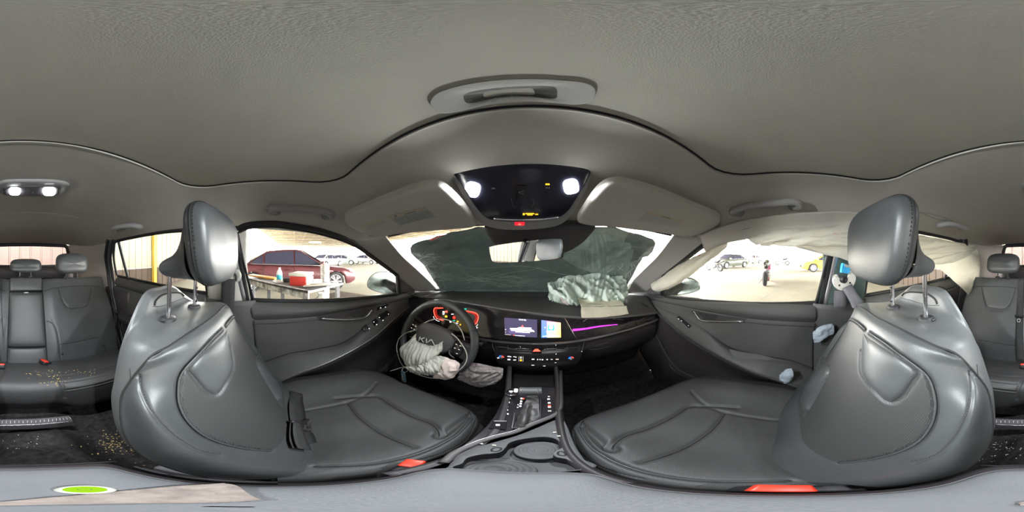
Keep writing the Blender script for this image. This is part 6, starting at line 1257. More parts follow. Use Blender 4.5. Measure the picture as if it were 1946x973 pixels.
decal(OGB, Z8([(780, 634), (804, 634), (804, 642), (780, 642)]), 'amber_indicator', 'e_amber', ogl, .001)
dots(OGB, zd([(480, 661, 20, 8, 'satin'), (787, 658, 9, 7, 'satin'), (800, 658, 9, 7, 'satin')], 780, 140, k8), 'legend', ogl)
dots(OGB, zd([(655, 810, 12, 10, 'e_amber'), (690, 807, 50, 5, 'e_amber'), (690, 814, 32, 5, 'e_amber'), (729, 811, 18, 5, 'e_amber')], 780, 140, k8), 'belt_warning_light', ogl)
B().tube(hits(OGB, Z8([(480, 838), (560, 843), (640, 844), (760, 840), (860, 828)]), .001), .0035, 8, sub=1).build('chrome_edge', 'chrome', ogl)
b = B()
for r_ in range(5):
    for q in range(8): 
        h, n = hit(OGB, 780+(680+q*9)/k8, 140+(488+r_*7)/k8, .0004)
        if h is not None: b.lathe(h, n, [(.0006, 0), (0, .0002)], 6)
tag(b.build('microphone_holes', 'satindark', ogl), kind='stuff')
OFB = bvh(ofr); sosb = decal(OFB, Z8([(602, 857), (660, 857), (657, 874), (604, 874)]), 'emergency_button', mat('dark_red_button', (.22, .01, .015), .4, emit=(.5, .01, .02), estr=.4), ofr, .0008, .002); decal(OFB, Z8([(631, 859), (641, 870), (621, 870)]), 'emergency_mark', 'e_red', ofr, .0035); txt_at(OFB, 780+572/k8, 140+864/k8, 'SOS', 2.2, 'button_text', 'white', ofr, .001, bold=True)
# sensor cover and rear view mirror
sc_ = thing('sensor_cover', 'dark grey plastic sensor cover against the windshield behind the mirror', 'sensor cover', (0, .56, 1.28))
pp = lambda x, y: aty(x, y, .60-.0*(y-430))
slab('cover_shell', [(921, 432), (935, 458), (955, 478), (985, 486), (1030, 487), (1075, 478), (1100, 465), (1117, 450), (1131, 428), (1090, 424), (1000, 424), (950, 425)], 'gpd', sc_, lambda x, y: aty(x, y, .575+(y-424)*.0012), .012, ctr=None) if M.setdefault('gpd', mat('dark_grey_plastic', (.10, .095, .10), .6)) else None
rm = thing('rear_view_mirror', 'rear-view mirror in black housing hung below the overhead console', 'mirror', (0, .5, 1.24))
mo = [(929, 474), (932, 468.5), (960, 463), (1000, 458), (1045, 453.5), (1066, 453.5), (1071, 457), (1072, 470), (1069, 486), (1064, 491), (1040, 494.5), (1000, 498), (960, 499.5), (940, 499), (933, 494)]
MC = aty(1000, 476, .515); tdir = np.array((-.62, -1.55, .02)); 
# mirror normal: reflect the view ray towards the rear-left window
din = U(1000, 476); tgt = U(270, 484); mn = (tgt-din); mn /= np.linalg.norm(mn)
hs = slab('mirror_housing', mo, 'rubber', rm, lambda x, y: atp(x, y, MC, mn), .001, inner=((1, 0), (1.0, 1.0), (.97, 1.0), (.02, 1.0)))
P = cr(np.array([atp(x, y, MC, mn) for x, y in mo]), 90, True); c = P.mean(0); rows = [c+(P-c)*s-mn*h for s, h in ((1.0, 0), (1.015, .008), (.98, .02), (.85, .03), (.5, .036), (.02, .037))]
mesh('mirror_back', np.array(rows).reshape(-1, 3), gfaces(6, 90, False, True), 'rubber', rm)
rows = [c+(P-c)*s+mn*h for s, h in ((.972, .0025), (.965, .003), (.5, .003), (.02, .003))]; mg = mesh('mirror_glass', np.array(rows).reshape(-1, 3), gfaces(4, 90, False, True), 'mirror', rm, smooth=False)
B().tube([c-mn*.03, c+np.array((.0, .05, .03)), np.array((.0, .59, 1.30))], [.012, .010, .014], 10).build('mirror_stem', 'rubber', rm)
b = B(); b.tube([aty(1010, 494, .56), aty(1018, 503, .60), aty(1026, 509, .64)], .0016, 6); b.build('hanging_cord', 'satindark', rm)
# grab handles
def ghandle(pts, lab, r0=.0115):   # pts: pixel centreline, both ends turned back to the roof
    H_ = [hit(HB, x, y, 0, near=.6) for x, y in pts]; k = len(H_); t = thing('grab_handle', lab, 'grab handle', H_[k//2][0], group='roof grab handles')
    Q = []
    for i, (p, n) in enumerate(H_): u = i/(k-1); Q.append(p+n*(.004+.026*min(1, 4*u, 4*(1-u))**.7))
    V, F = tube(Q, [r0*1.25, r0*1.2, r0*1.05, r0, r0, r0, r0*1.05, r0*1.2, r0*1.25], 16); b = B(); b.add(V, F); b.build('grip', 'grey_plastic', t)
    for q, (p, n) in ((Q[0], H_[0]), (Q[-1], H_[-1])): b = B(); b.lathe(p, n, [(r0*1.7, -.004), (r0*1.65, .003), (r0*1.2, .009), (0, .010)], 20); b.build('mount', 'grey_plastic', t)
    return t
ghandle([(524, 400), (515, 395), (516, 388), (530, 386), (555, 387), (585, 389), (612, 393), (628, 400), (628, 406), (620, 409)], 'grey grab handle above the driver side front window')
ghandle([(1404, 403), (1394, 398), (1400, 391), (1420, 384), (1450, 379), (1480, 376), (1506, 374), (1518, 379), (1516, 386), (1508, 390)], 'grey grab handle above the passenger side front window')
ghandle([(232, 434), (219, 431), (218, 425), (227, 421), (240, 419), (253, 418), (264, 420), (268, 424), (262, 427)], 'grey grab handle above the driver side rear window', .0125)
ghandle([(1788, 424), (1783, 421), (1787, 417), (1797, 415), (1809, 416), (1822, 420), (1834, 425), (1832, 429), (1824, 431)], 'grey grab handle above the passenger side rear window', .0125)
# rear dome lamp
dl_ = thing('dome_lamp', 'rear roof lamp with two lit white lenses', 'lamp', atz(62, 355, 1.45))
def onH(x, y): return hit(HB, x, y, .001)[0]
db = slab('lamp_base', [(0, 345), (15, 341), (60, 340), (110, 342), (130, 347), (131, 353), (122, 365), (105, 371), (60, 371), (15, 370), (0, 364), (-5, 352)], 'grey_plastic', dl_, onH, .008); DBB = bvh(db)
lens = slab('lamp_panel', [(9, 356), (60, 353), (108, 353), (112, 362), (106, 370), (60, 371), (12, 370), (7, 364)], 'gpd', db, lambda x, y: hit(DBB, x, y, .001)[0], .003); LNB = bvh([lens, db])
for cx, cy, rx, ry in ((28, 362, 10.5, 6), (93.5, 363, 11.5, 7)):
    decal(LNB, rsq(cx, cy, rx, ry, rot=0), 'lamp_lens', 'lamp', lens, .001, .003)
    h, n = hit(LNB, cx, cy, .010); ld = bpy.data.lights.new('dome_light', 'AREA'); ld.shape = 'DISK'; ld.size = .018; ld.energy = .34; ld.spread = math.radians(120); ld.color = (.93, .97, 1); lo = bpy.data.objects.new('dome_light', ld); COL.objects.link(lo); lo.location = h; lo.rotation_euler = Vector(n).to_track_quat('-Z', 'Y').to_euler(); lo['kind'] = 'structure'
disc(LNB, 62.5, 366, 1.2, 'lamp_switch', 'satin', lens, .001)
# headliner faint rear crease and the passenger side cracks
for L in ([(1726, 402), (1760, 405), (1790, 412), (1812, 420)], [(1748, 404), (1780, 416), (1800, 418)]):
    tag(B().tube(hits(HB, L, .0003), .0007, 5, sub=1).build('headliner_crease', 'satindark', hl), kind='stuff')
B().tube(hits(HB, [(-50, 408), (0, 405), (60, 404), (120, 408), (165, 418)], -.0008), .0018, 6, sub=1).build('rear_seam', 'headliner2', hl)
for x, y in ((1572, 418), (1585, 416), (1590, 420), (1603, 421), (1599, 424)): disc(HB, x, y, 1.3, 'headliner_stain', mat('stain', (.12, .09, .06), .9), hl, .0002)
# ============================================================ CURTAIN AIRBAG and right-hand pillar parts
ca = thing('airbag', 'long white curtain airbag hanging along the passenger side roof rail', 'airbag', (.6, -.3, 1.25), group='deployed airbags')
def xr(L): return [atx(x, y, d) for x, y, d in L]
c1_ = [xr([(1400, 453, .615), (1440, 443, .62), (1480, 436, .62), (1530, 430, .62), (1580, 425, .62), (1640, 422, .618), (1700, 436, .62)]),
       xr([(1425, 457, .585), (1450, 452, .575), (1485, 449, .57), (1530, 446, .57), (1580, 445, .57), (1640, 443, .57), (1700, 452, .58)]),
       xr([(1440, 460, .585), (1460, 458, .575), (1490, 458, .57), (1530, 457, .565), (1580, 458, .565), (1640, 457, .57), (1700, 462, .58)]),
       xr([(1452, 461.5, .59), (1470, 464, .585), (1495, 466, .58), (1530, 465, .58), (1580, 466, .58), (1640, 466, .58), (1700, 468, .59)])]
cloth('curtain_upper', c1_, 50, 150, 'bagwhite', ca, amp=.003, freq=10, stretch=(1, 1, 2.2), thick=.003, seed=31, folds=(4, 2.5, 3), famp=.008)
c2_ = [xr([(1500, 464, .60), (1525, 465, .60), (1550, 465, .60), (1580, 465, .60), (1610, 465, .60), (1640, 466, .60), (1720, 466, .61)]),
       xr([(1515, 468, .60), (1540, 472, .60), (1562, 475, .60), (1590, 478, .60), (1614, 480, .60), (1645, 484, .60), (1720, 480, .61)]),
       xr([(1530, 472, .61), (1550, 478, .61), (1572, 484, .61), (1596, 490, .61), (1617, 497, .61), (1650, 507, .61), (1720, 500, .62)])]
cloth('curtain_lower', c2_, 40, 120, 'bagwhite', ca, amp=.004, freq=7, thick=.003, seed=12)
rd_ = decal(bvh([o for o in ca.children if o.name.startswith('curtain_upper')]), [(1582, 446.5), (1584, 445), (1591, 446), (1590, 447.5), (1584, 447.8)], 'red_tag', 'red', ca, .002, .001)
# rear part behind the passenger head restraint
c3_ = [xr([(1722, 448, .61), (1745, 449, .61), (1775, 453, .61), (1800, 458, .61), (1830, 463, .61), (1850, 468, .61)]),
       xr([(1722, 466, .59), (1745, 468, .58), (1775, 470, .575), (1800, 472, .58), (1830, 472, .58), (1848, 471, .59)]),
       xr([(1722, 482, .59), (1745, 484, .58), (1770, 485, .58), (1795, 484, .585), (1820, 480, .59), (1840, 475, .60)]),
       xr([(1722, 500, .60), (1745, 502, .60), (1768, 502, .60), (1790, 501, .60), (1815, 497, .60), (1846, 482, .60)])]
cloth('curtain_rear', c3_, 50, 90, 'bagwhite', ca, amp=.004, freq=11, thick=.003, seed=41, folds=(3, 3, 3), famp=.010)
M['bagthin'] = mat('thin_white_nylon', (.86, .84, .76), .8); transl(M['bagthin'], (.9, .88, .8), .6)
c4_ = [xr([(1772, 502, .62), (1800, 500, .62), (1825, 493, .615), (1845, 480, .61), (1857, 472, .60)]), xr([(1790, 515, .61), (1812, 513, .60), (1835, 508, .59), (1850, 500, .585), (1862, 490, .58)]), xr([(1808, 530, .60), (1825, 530, .59), (1842, 528, .585), (1855, 524, .58), (1861, 518, .575)]), xr([(1828, 548, .60), (1838, 549, .59), (1848, 548, .585), (1855, 546, .58), (1859, 543, .575)]), xr([(1843, 563, .60), (1847, 565, .595), (1851, 566, .59), (1855, 565, .585), (1858, 561, .58)])]
cloth('curtain_sail', c4_, 50, 50, 'bagthin', ca, amp=.005, freq=8, thick=.002, seed=44)
# A pillar airbag roll, passenger side
c5_ = [[(1238, 541, .655), (1262, 524, .655), (1290, 505, .65), (1320, 489, .64), (1350, 474, .62), (1382, 461, .60)], [(1239, 548, .63), (1268, 532, .62), (1297, 513, .61), (1325, 496, .60), (1355, 479, .59), (1383, 463, .59)], [(1245, 552, .63), (1274, 540, .62), (1303, 521, .61), (1329, 502, .60), (1358, 482, .59), (1381, 468, .59)], [(1252, 553, .66), (1280, 543, .65), (1306, 527, .64), (1333, 506, .62), (1358, 486, .61), (1378, 471, .60)]]
cr_roll = cloth('airbag', [[atx(*p) for p in r] for r in c5_], 40, 90, 'bagwhite', amp=.004, freq=14, thick=.003, seed=50); tag(cr_roll, 'cream rolled front end of the curtain airbag along the passenger side windshield pillar', 'airbag', 'deployed airbags')
decal(bvh(cr_roll), [(1325, 485), (1330, 484), (1331, 487), (1326, 488)], 'red_tag', 'red', cr_roll, .002, .001)
# belt anchor on right B pillar
P7 = bvh([bpy.data.objects['trim_8']])
an = thing('belt_anchor', 'pale two-lobed belt anchor cover on the passenger side door pillar', 'belt anchor', atx(1604, 535, .64))
kx = 4.63; ZX = lambda L: [(1540+x/kx, 430+y/kx) for x, y in L]
lob = [(190, 480), (205, 448), (230, 440), (250, 465), (262, 495), (290, 500), (318, 490), (325, 460), (335, 425), (360, 407), (390, 425), (397, 465), (380, 515), (350, 545), (300, 560), (255, 562), (215, 535)]
slab('anchor_cover', ZX(lob), 'trim_light', an, lambda x, y: atx(x, y, .635), .010); 
b = B(); h = atx(*ZX([(295, 470)])[0], .62); b.lathe(h, (-1, -.3, 0), [(.014, -.01), (.014, .006), (.011, .008), (.006, .008), (.006, .004), (0, .004)], 20); b.build('bolt', 'rubber', an)
for q in ((255, 520), (349, 498)): b = B(); b.lathe(atx(*ZX([q])[0], .618), (-1, -.3, 0), [(.004, 0), (.0035, .002), (0, .002)], 12); b.build('screw_hole', 'seam', an)
bc = thing('clip', 'bright blue plastic clip on the bare passenger side pillar', 'clip', atx(1608, 515, .64)); M['bluec'] = M['blue']
b = B(); b.prism([atx(x, y, .625) for x, y in ZX([(290, 325), (345, 345), (352, 400), (330, 418), (275, 408), (280, 360)])], (1, .2, 0), .016); b.build('clip_body', 'blue', bc, smooth=False); b = B(); b.prism([atx(x, y, .622) for x, y in ZX([(300, 332), (345, 345), (348, 365), (318, 360), (305, 352)])], (1, .2, 0), .006); b.build('clip_tab', 'trim_light', bc, smooth=False)
bt4 = thing('seat_belt', 'grey seat belt running from the passenger side pillar anchor down behind the seat', 'seat belt', atx(1612, 545, .62))
strip('webbing', [atx(1610, 544, .615), atx(1617, 557, .60), atx(1626, 570, .585), atx(1634, 585, .57)], [np.array((.0, .020, -.008)), np.array((.005, .022, -.0)), np.array((.006, .024, .0)), np.array((.006, .026, 0))], 'beltg', bt4) if M.setdefault('beltg', mat('grey_webbing', (.13, .13, .14), .7, .5, 900)) else None
strip('webbing_lower', [atx(1597, 552, .63), atx(1597, 566, .63), atx(1597, 584, .63)], [np.array((.0, .026, .0))]*3, 'beltg', bt4)
# belt on left B pillar
bt5 = thing('seat_belt', 'dark seat belt hanging from the driver side pillar loop behind the seat', 'seat belt', (-.62, -.25, 1.1))
strip('webbing', [atx(434, 530, -.625), atx(433, 560, -.625), atx(431, 600, -.62), atx(429, 640, -.60)], [np.array((.0, .030, 0))]*4, 'belt', bt5)
b = B(); b.tube([atx(x, y, -.635) for x, y in ((424, 531), (432, 522), (443, 519), (449, 525), (448, 534))], .0045, 8); b.build('guide_loop', 'rubber', bt5); b = B(); b.lathe(atx(446, 524, -.65), (1, 0, 0), [(.03, -.002), (.03, .006), (.024, .010), (.018, .006), (.0, .005)], 28); b.build('loop_cover', 'trim_light', bt5)
# side airbag rags behind passenger seat
sb_ = cloth('airbag', [[atx(*p) for p in r] for r in ([(1548, 630, .66), (1556, 622, .65), (1568, 617, .65), (1580, 616, .66)], [(1546, 640, .65), (1556, 634, .64), (1570, 628, .64), (1584, 622, .65)], [(1547, 652, .65), (1555, 650, .64), (1568, 642, .64), (1584, 634, .65)])], 30, 40, 'bagblue', amp=.006, freq=22, seed=60) if M.setdefault('bagblue', mat('pale_blue_nylon', (.36, .42, .48), .85)) else None
tag(sb_, 'pale blue rag of side airbag poking out at the shoulder of the passenger seat', 'airbag', 'deployed airbags')
sb2 = cloth('airbag', [[atx(*p) for p in r] for r in ([(1488, 708, .63), (1495, 702, .62), (1505, 700, .62)], [(1482, 716, .61), (1493, 714, .60), (1508, 712, .60)], [(1484, 728, .62), (1492, 730, .60), (1502, 722, .61)])], 24, 24, 'bagblue', amp=.005, freq=25, seed=61)
tag(sb2, 'small pale airbag scrap low beside the passenger seat and door armrest', 'airbag', 'deployed airbags')
# ============================================================ DOOR MIRRORS (outside)
def wing(outl, x, lab, s):
    P = cr(np.array([atx(a, b_, x) for a, b_ in outl]), 60, True); t = thing('wing_mirror', lab, 'wing mirror', P.mean(0)); c = P.mean(0); n = np.array((s*.5, .85, 0))
    rows = [c+(P-c)*q+n*h for q, h in ((.97, 0), (1.0, .0), (1.03, .02), (1.0, .06), (.85, .10), (.5, .125), (.02, .13))]; mesh('mirror_shell', np.array(rows).reshape(-1, 3), gfaces(7, 60, False, True), 'wshell', t)
    rows = [c+(P-c)*q-n*h for q, h in ((.975, -.004), (.90, .001), (.5, .001), (.02, .001))]; mesh('mirror_glass', np.array(rows).reshape(-1, 3), gfaces(4, 60, False, True), 'wglassm', t); b = B(); b.tube([c+(P[0]-c)*0+n*.03, np.array((s*.76, c[1]+.0, c[2]-.03))], [.03, .035], 10); b.build('mirror_arm', 'rubber', t); return t
M['wshell'] = mat('mirror_shell_paint', (.06, .065, .065), .3, coat=.3); M['wglassm'] = mat('dusty_mirror_glass', (.36, .42, .40), .22, .0, 1, .3, 14, metal=.75)
wing([(698, 536), (704, 525), (716, 517.5), (735, 517), (748, 521), (752, 530), (752, 545), (749, 555), (735, 558), (715, 554), (700, 547)], -.93, 'dusty driver side wing mirror outside the front window', -1)
wing([(1270, 552), (1272, 540), (1282, 532), (1295, 528), (1312, 528), (1325, 534), (1330, 543), (1328, 551), (1312, 557), (1290, 561), (1275, 561)], .93, 'dusty passenger side wing mirror outside the front window', 1)
# ============================================================ VEHICLES AND CLUTTER OUTSIDE
def car(name, lab, cx, cy, rot, paint, L=4.7, W=.90, H=1.46, wheelr=.325, group=None, nsp=5, rimm='rim', cat='car', hatch=False, detail=True):
    t = thing(name, lab, cat, (cx, cy, 0), group); R = RotZ(rot); base = np.array((cx, cy, 0)); T = lambda V: np.asarray(V, float).reshape(-1, 3)@R.T+base
    xf, xr = L/2-.90, -L/2+.98
    hood = lambda x: np.interp(x, [-L/2, -L/2+.1, -L/2+.55, -1.25, 0, .95, L/2-.5, L/2-.12, L/2], [.72, .92, .98 if not hatch else 1.0, .96, .93, .90, .80, .70, .55])
    st = np.linspace(-L/2, L/2, 80); rows = []
    for x in st:
        e = min(1, (L/2-abs(x))/.55); w = W*(.74+.26*max(0, e)**.5); zt = hood(x); zb = .22+.10*(1-min(1, e*2))
        for xw in (xf, xr):
            if abs(x-xw) < .40: zb = max(zb, .30+math.sqrt(.40**2-(x-xw)**2))
        zb = min(zb, zt-.1); zm = max(zb, .55)
        rows.append([(x, -w*.2, zt+.012), (x, -w*.6, zt+.004), (x, -w*.88, zt-.02), (x, -w*.97, max(zm, zt-.12)), (x, -w, (zm+max(zb, zt-.25))/2), (x, -w*.985, zb+.02), (x, -w*.93, zb)])
    A = np.array(rows); A = np.concatenate([(A*np.array((1, -1, 1)))[:, ::-1], A], 1); mesh('body', T(A), gfaces(80, 14), paint, t)
    # greenhouse
    g0, g1 = (-1.75 if not hatch else -L/2+.15), 1.15; xs_ = np.linspace(g0, g1, 40)
    roof = lambda x: np.interp(x, [g0, g0+.85 if not hatch else g0+.35, -.1, .25, g1], [.96, H-.06, H, H-.02, .92])
    rows = [[(x, s*W*y, z) for s, y, z in ((1, .93, hood(x)-.01), (1, .90, hood(x)+.01), (1, .90-.22*max(0, (roof(x)-hood(x)))/.5, roof(x)-.04), (1, .5, roof(x)), (-1, .0, roof(x)+.01), (-1, .5, roof(x)), (-1, .90-.22*max(0, (roof(x)-hood(x)))/.5, roof(x)-.04), (-1, .90, hood(x)+.01), (-1, .93, hood(x)-.01))] for x in xs_]
    mesh('cabin', T(rows), gfaces(40, 9), paint, t)
    yside = lambda x, z: W*(.905-.22*max(0, z-hood(x))/.5)+.012
    if detail:
        for s in (-1, 1):
            for (a, b_) in ((.06, .92), (-.98, .0), (-1.42, -1.05)):
                P = []
                top = [(x, min(roof(x)-.075, H-.08)) for x in np.linspace(a, b_, 8)]; top = [(x, max(z, hood(x)+.03)) for x, z in top]; bot = [(x, hood(x)+.02) for x in np.linspace(a, b_, 8)]
                V = [(x, s*yside(x, z), z) for x, z in top]+[(x, s*yside(x, z), z) for x, z in bot]
                mesh('side_window', T(V), gfaces(2, 8), 'cglass', t); 
            B().tube(T([(x, s*yside(x, hood(x)), hood(x)+.012) for x in np.linspace(-1.5, 1.0, 12)]), .012, 6, sub=1).build('window_trim', 'chrome', t)
            for xd in (.02, -1.02): B().tube(T([(xd, s*(W*.97+.004), hood(xd)-.05), (xd+.0, s*(W+.004), .6), (xd+.02, s*(W*.99+.004), .30)]), .006, 5, sub=2).build('door_gap', 'seam', t)
            for xd in (-.12, -1.12): B().tube(T([(xd-.10, s*(W+.02), .80), (xd, s*(W+.035), .805), (xd+.10, s*(W+.02), .80)]), .013, 6).build('door_handle', paint, t)
            b = B(); b.box((.98, s*(W+.07), 1.0), (.12, .20, .13), bev=.03); V = np.concatenate(b.V); mesh('wing_mirror', T(V), b.F, paint, t)
            b = B(); b.box((L/2-.32, s*W*.70, .68), (.42, .26, .13), bev=.05); mesh('headlamp', T(np.concatenate(b.V)), b.F, 'lensg', t)
            b = B(); b.box((-L/2+.12, s*W*.70, .82), (.16, .34, .14), bev=.05); mesh('tail_lamp', T(np.concatenate(b.V)), b.F, 'redlens', t)
        for (xa, za, xb, zb_) in ((1.12, .94, .30, H-.03), (g0+.06, .99, g0+.80 if not hatch else g0+.34, H-.07)):
            V = [(xa+(xb-xa)*u+.012*(1 if xa > 0 else -1), y*W*(.80-.14*u), za+(zb_-za)*u+.025) for u in (0, .5, 1) for y in (-1, -.5, 0, .5, 1)]; mesh('windshield', T(V), gfaces(3, 5), 'cglass', t)
        b = B(); b.box((L/2-.02, 0, .45), (.06, W*1.2, .18), bev=.02); mesh('grille', T(np.concatenate(b.V)), b.F, 'seam', t)
    for xw in (xf, xr):
        for s in (-1, 1):
            c = T((xw, s*(W-.11), wheelr))[0]; ax = R@np.array((0, s, 0.)); b = B(); r = wheelr; b.lathe(c, ax, [(r*.70, -.10), (r*.97, -.10), (r, -.07), (r, .07), (r*.96, .10), (r*.72, .105), (r*.70, .09)], 36); w_ = b.build('wheel', 'tyre', t)
            b = B(); b.lathe(c, ax, [(r*.71, -.08), (r*.71, .09), (r*.66, .095), (r*.64, .03)], 36); b.lathe(c, ax, [(r*.16, .07), (r*.15, .09), (0, .092)], 18); X, Y = frame(ax)
            for k in range(nsp*2):
                a = PI*k/nsp+(.10 if k % 2 else -.10); d = X*math.cos(a)+Y*math.sin(a); b.tube([c+d*r*.12+ax*.075, c+d*r*.66+ax*.085], [.022, .018], 6, sub=1)
            b.build('rim', rimm, w_); b = B(); b.lathe(c, ax, [(r*.66, .01), (0, .01)], 24); b.build('brake_disc', 'steelg', w_)
    return t
M['cglass'] = mat('dark_car_glass', (.035, .035, .055), .15, spec=.15); M['lensg'] = mat('lamp_lens', (.55, .57, .58), .1); M['redlens'] = mat('red_lens', (.45, .02, .02), .15)
M['maroon'] = mat('dusty_maroon_paint', (.10, .028, .034), .38, 0, 1, .12, 3, coat=.3, metal=.1); M['darkp'] = mat('dark_green_grey_paint', (.10, .11, .09), .3, coat=.4); M['whitep'] = mat('white_paint', (.5, .5, .5), .3, coat=.4); M['yellowp'] = mat('yellow_car_paint', (.72, .50, .06), .3, coat=.4); M['greenp'] = mat('pale_green_paint', (.30, .36, .33), .35, coat=.3); M['silverp'] = mat('silver_paint', (.5, .5, .5), .3, metal=.5)
car('car', 'dusty maroon sedan parked beside the workbench outside the driver window', -6.36, .55, PI/2, 'maroon', L=4.8, W=.915, H=1.50, wheelr=.34, nsp=5)
def pol(px, r, z=0): a = (px-FX)*KPX; return CAM[0]+r*math.sin(a), r*math.cos(a)
x, y = pol(650, 24); car('car', 'dark green car far away in the open bay, left of two beside each other', x, y, 1.0, 'greenp', detail=True)
x, y = pol(697, 26); car('car', 'washed-out silver car far away nearest the driver side windshield pillar', x, y, .4, 'silverp')
x, y = pol(622, 20); car('car', 'pale car half hidden behind the roof of the maroon sedan', x, y, 2.2, 'whitep')
x, y = pol(1388, 17.5); car('car', 'dark sedan across the yard outside the passenger window', x, y, 2.75, 'darkp', L=4.7)
x, y = pol(1426, 27); car('car', 'white car parked right behind the dark sedan across the yard', x, y, 2.6, 'whitep')
car('car', 'yellow car partly hidden by the passenger side door pillar', 13.4, -3.1, PI/2+.05, 'yellowp', L=4.4, wheelr=.33)
x, y = pol(1700, 9); car('car', 'maroon car seen low through the passenger side rear window', x, y, 1.4, 'maroon', hatch=True)
# motorcycles
def moto(px, r, rot, lab, c1, c2, pale=False):
    x, y = pol(px, r); t = thing('motorcycle', lab, 'motorcycle', (x, y, 0), 'motorcycles in the yard'); R = RotZ(rot); T = lambda p: np.asarray(p, float)@R.T+np.array((x, y, 0))
    for xw, wd in ((-.68, .075), (.72, .055)):
        b = B(); c = T((xw, 0, .31)); ax = R@np.array((0, 1., 0)); b.lathe(c, ax, [(.19, -wd), (.27, -wd), (.305, -wd*.5), (.31, 0), (.305, wd*.5), (.27, wd), (.19, wd)], 30); w_ = b.build('wheel', 'tyre', t)
        b = B(); b.lathe(c, ax, [(.195, -.03), (.20, .03), (.17, .03), (.17, -.03), (.195, -.03)], 30); X, Y = frame(ax)
        for k in range(6): d = X*math.cos(k*PI/3)+Y*math.sin(k*PI/3); b.tube([c, c+d*.18], .012, 5, sub=1)
        b.build('rim', 'rim', w_)
    def tb(P, r_, nm, m): B().tube([T(p) for p in P], r_, 10).build(nm, m, t)
    tb([(.72, .08, .31), (.55, .08, .70), (.46, .07, .98)], .028, 'fork', 'rim'); tb([(.72, -.08, .31), (.55, -.08, .70), (.46, -.07, .98)], .028, 'fork', 'rim')
    tb([(.42, .36, 1.02), (.48, .18, 1.03), (.48, 0, 1.0), (.48, -.18, 1.03), (.42, -.36, 1.02)], .016, 'handlebar', 'rubber')
    tb([(.50, 0, .75), (.30, 0, .90), (.05, 0, .92), (-.15, 0, .82)], [.07, .15, .16, .09], 'fuel_tank', c1); tb([(-.05, 0, .80), (-.35, 0, .80), (-.62, 0, .90), (-.80, 0, .97)], [.10, .12, .10, .05], 'seat', 'rubber'); tb([(.62, 0, .98), (.66, 0, .80), (.60, 0, .55), (.40, 0, .32), (.05, 0, .26)], [.08, .19, .20, .19, .12], 'fairing', c2)
    tb([(.30, 0, .5), (0, 0, .45), (-.25, 0, .45)], [.16, .2, .14], 'engine', 'steelg'); tb([(-.1, .0, .4), (-.68, .0, .31)], .05, 'swingarm', 'steelg'); tb([(.1, -.14, .28), (-.3, -.17, .32), (-.75, -.2, .52)], [.03, .05, .06], 'exhaust', 'rim'); tb([(-.70, 0, .93), (-.92, 0, .78)], [.06, .02], 'rear_mudguard', c1); tb([(-.05, .12, .3), (-.12, .34, .02)], .014, 'side_stand', 'rubber')
    return t
M['pinkp'] = mat('magenta_fairing', (.5, .10, .22), .35); M['greyp'] = mat('grey_fairing', (.35, .36, .34), .4)
moto(1457, 7.4, -.06+PI*.03, 'colourful motorcycle with tail to the camera in the middle of the yard', 'darkp', 'pinkp'); moto(1358, 13.5, 1.2, 'pale motorcycle side-on near the roll of the curtain airbag', 'greyp', 'whitep'); moto(1487, 22, 1.3, 'small distant motorcycle in front of the far building', 'greyp', 'greyp')
# workbench with clutter
wbn = thing('workbench', 'dark workbench with white paint spatter outside the driver window', 'workbench', (-2.5, .1, 0))
P1, P2, P3, P4 = [np.array(p) for p in ((-2.67, -.385, .85), (-1.77, .34, .85), (-2.20, .95, .85), (-3.25, -.30, .85))]
P0 = P1+(P1-P2)*.35; P5 = P4+(P1-P2)*.35
B().prism([P0, P2, P3, P5], (0, 0, -1), .03).build('bench_top', 'steelg', wbn, smooth=False)
M['spatter'] = mat('spattered_board', (.10, .10, .11), .7, col2=(.75, .75, .75), vscale=9)
b = B(); b.prism([P0+np.array((0, 0, .004)), P2+np.array((0, 0, .004)), P2-np.array((0, 0, .10)), P0-np.array((0, 0, .10))], (-.5, .6, 0), .02); b.build('front_board', 'spatter', wbn, smooth=False)
for p in (P0*.92+P2*.08, P0*.5+P2*.5, P0*.3+P2*.7, P2*.96+P0*.04, P3*.95+P5*.05, P5): B().box((p[0]-.03, p[1]+.02, .42), (.07, .05, .82)).build('leg', 'steelg', wbn, smooth=False)
B().prism([P1+np.array((.0, .05, -.55)), P2+np.array((0, .0, -.55)), P3-np.array((0, 0, .55)), P4-np.array((0, 0, .55))], (0, 0, -1), .02).build('lower_shelf', 'spatter', wbn, smooth=False)
def at_r(px, r, z): a = (px-FX)*KPX; return np.array((CAM[0]+r*math.sin(a), r*math.cos(a), z))
cl = thing('cool_box', 'red cool box with white lid standing on the workbench', 'cool box', at_r(573, 2.25, .85)); R = RotZ(1.0); c = at_r(573, 2.25, .85)
B().box(c+(0, 0, .065), (.24, .26, .13), R, .012).build('box_body', 'redbox', cl) if M.setdefault('redbox', mat('red_cool_box', (.62, .04, .03), .5)) else None
B().box(c+(0, 0, .152), (.26, .28, .045), R, .012).build('lid', 'white', cl); B().box(c+R@np.array((.125, 0, .06)), (.004, .24, .10), R).build('overexposed_panel', 'bagcream', cl)  # cream sheet stands in for the overexposed side of the box
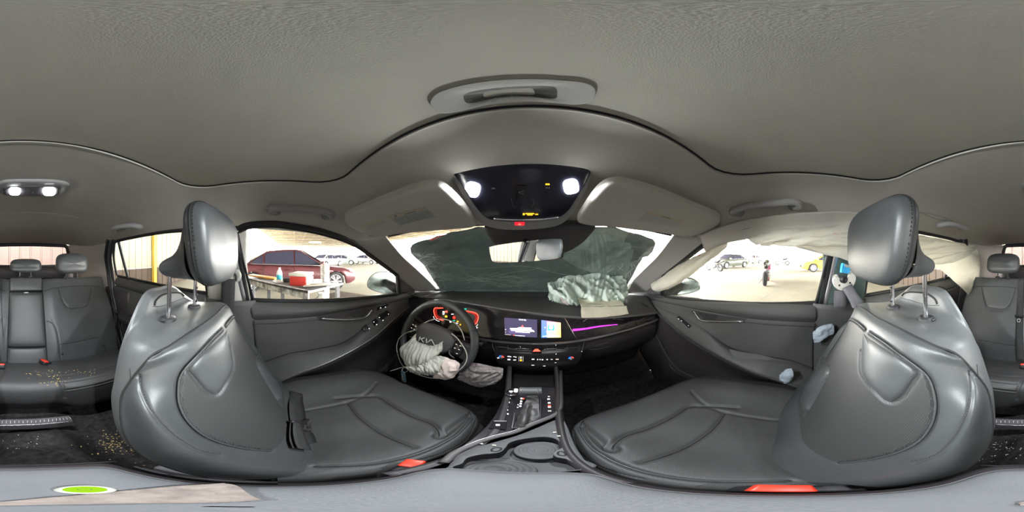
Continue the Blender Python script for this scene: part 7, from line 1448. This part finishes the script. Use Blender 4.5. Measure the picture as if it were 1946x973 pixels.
jg = thing('jug', 'white plastic jug with blue label on the workbench', 'jug', at_r(531, 2.6, .85)); c = at_r(531, 2.6, .85); b = B(); b.lathe(c, (0, 0, 1), [(0, 0), (.042, 0), (.046, .01), (.046, .12), (.035, .16), (.018, .185), (.016, .20), (0, .2)], 24); b.build('jug_body', 'white', jg); b = B(); b.lathe(c, (0, 0, 1), [(.0465, .03), (.0468, .032), (.0468, .10), (.0465, .102)], 24); b.build('jug_label', mat('teal_label', (.04, .45, .6), .5), jg); b = B(); b.lathe(c+(0, 0, .195), (0, 0, 1), [(.018, 0), (.018, .02), (0, .02)], 16); b.build('jug_cap', 'white', jg)
c = at_r(528, 2.45, .85); o = B().box(c+(0, 0, .012), (.14, .12, .024), RotZ(.3), .006).build('tray', 'white'); tag(o, 'shallow white tray under the jug on the workbench', 'tray')
c = at_r(500, 2.9, .85); o = B().box(c+(0, 0, .025), (.55, .14, .03), RotZ(1.05)@RotY(.06), .003).build('plank', mat('orange_plank', (.55, .27, .06), .6)); tag(o, 'short orange plank lying at the rear end of the workbench', 'plank')
for px, r, a, m, nm, lb in ((592, 2.0, .9, 'steelg', 'board', 'dark board sticking out of the heap at the bench end'), (600, 2.15, .75, 'white', 'board', 'white board lying on the bench behind the cool box'), (609, 1.95, 1.15, 'white', 'board', 'pale slat tilted out over the end of the bench')):
    c = at_r(px, r, .868+.016*(px > 595)+.016*(px > 605)); o = B().box(c, (.42, .06, .012), RotZ(a)@RotY(-.10), .002).build(nm, m); tag(o, lb, 'board')
c = at_r(602, 2.35, .85); o = B().box(c+(0, 0, .03), (.10, .12, .06), RotZ(.4), .01).build('box', mat('pale_blue_box', (.5, .65, .75), .6)); tag(o, 'small pale blue box beside the cool box', 'box')
c = at_r(546, 2.5, .85); o = B().box(c+(0, 0, .03), (.10, .12, .06), RotZ(.2), .012).build('tool_case', 'rubber'); tag(o, 'small black tool case between jug and cool box', 'case')
c = at_r(617.5, 3.0, 0); o = B().box(c+(0, 0, .56), (.12, .12, 1.09), RotZ(.4), .006).build('post', mat('white_spattered_post', (.75, .75, .75), .7, col2=(.42, .38, .36), vscale=24)); tag(o, 'short white spattered post behind the bench', 'post')
b = []; c = at_r(611, 1.95, .0)
rows = [[(c[0]+r_*math.cos(a)*(1+.15*math.sin(3*a+z*9)), c[1]+r_*math.sin(a), z) for a in np.linspace(0, 2*PI, 18, endpoint=False)] for r_, z in ((.01, .38), (.10, .38), (.15, .46), (.15, .58), (.10, .70), (.04, .76), (.05, .80), (.01, .80))]
o = patch('plastic_bag', rows, 30, 50, 'white', cv=True); tag(o, 'bulging white plastic bag hanging under the end of the bench', 'bag')
c = at_r(680, 4.2, 0); o = B().box((c[0]-.5, c[1]+.1, .02), (1.7, .9, .04), RotZ(.5)).build('mat', 'brown', smooth=False); tag(o, 'flat brown board on the slab behind the driver side wing mirror', 'board')
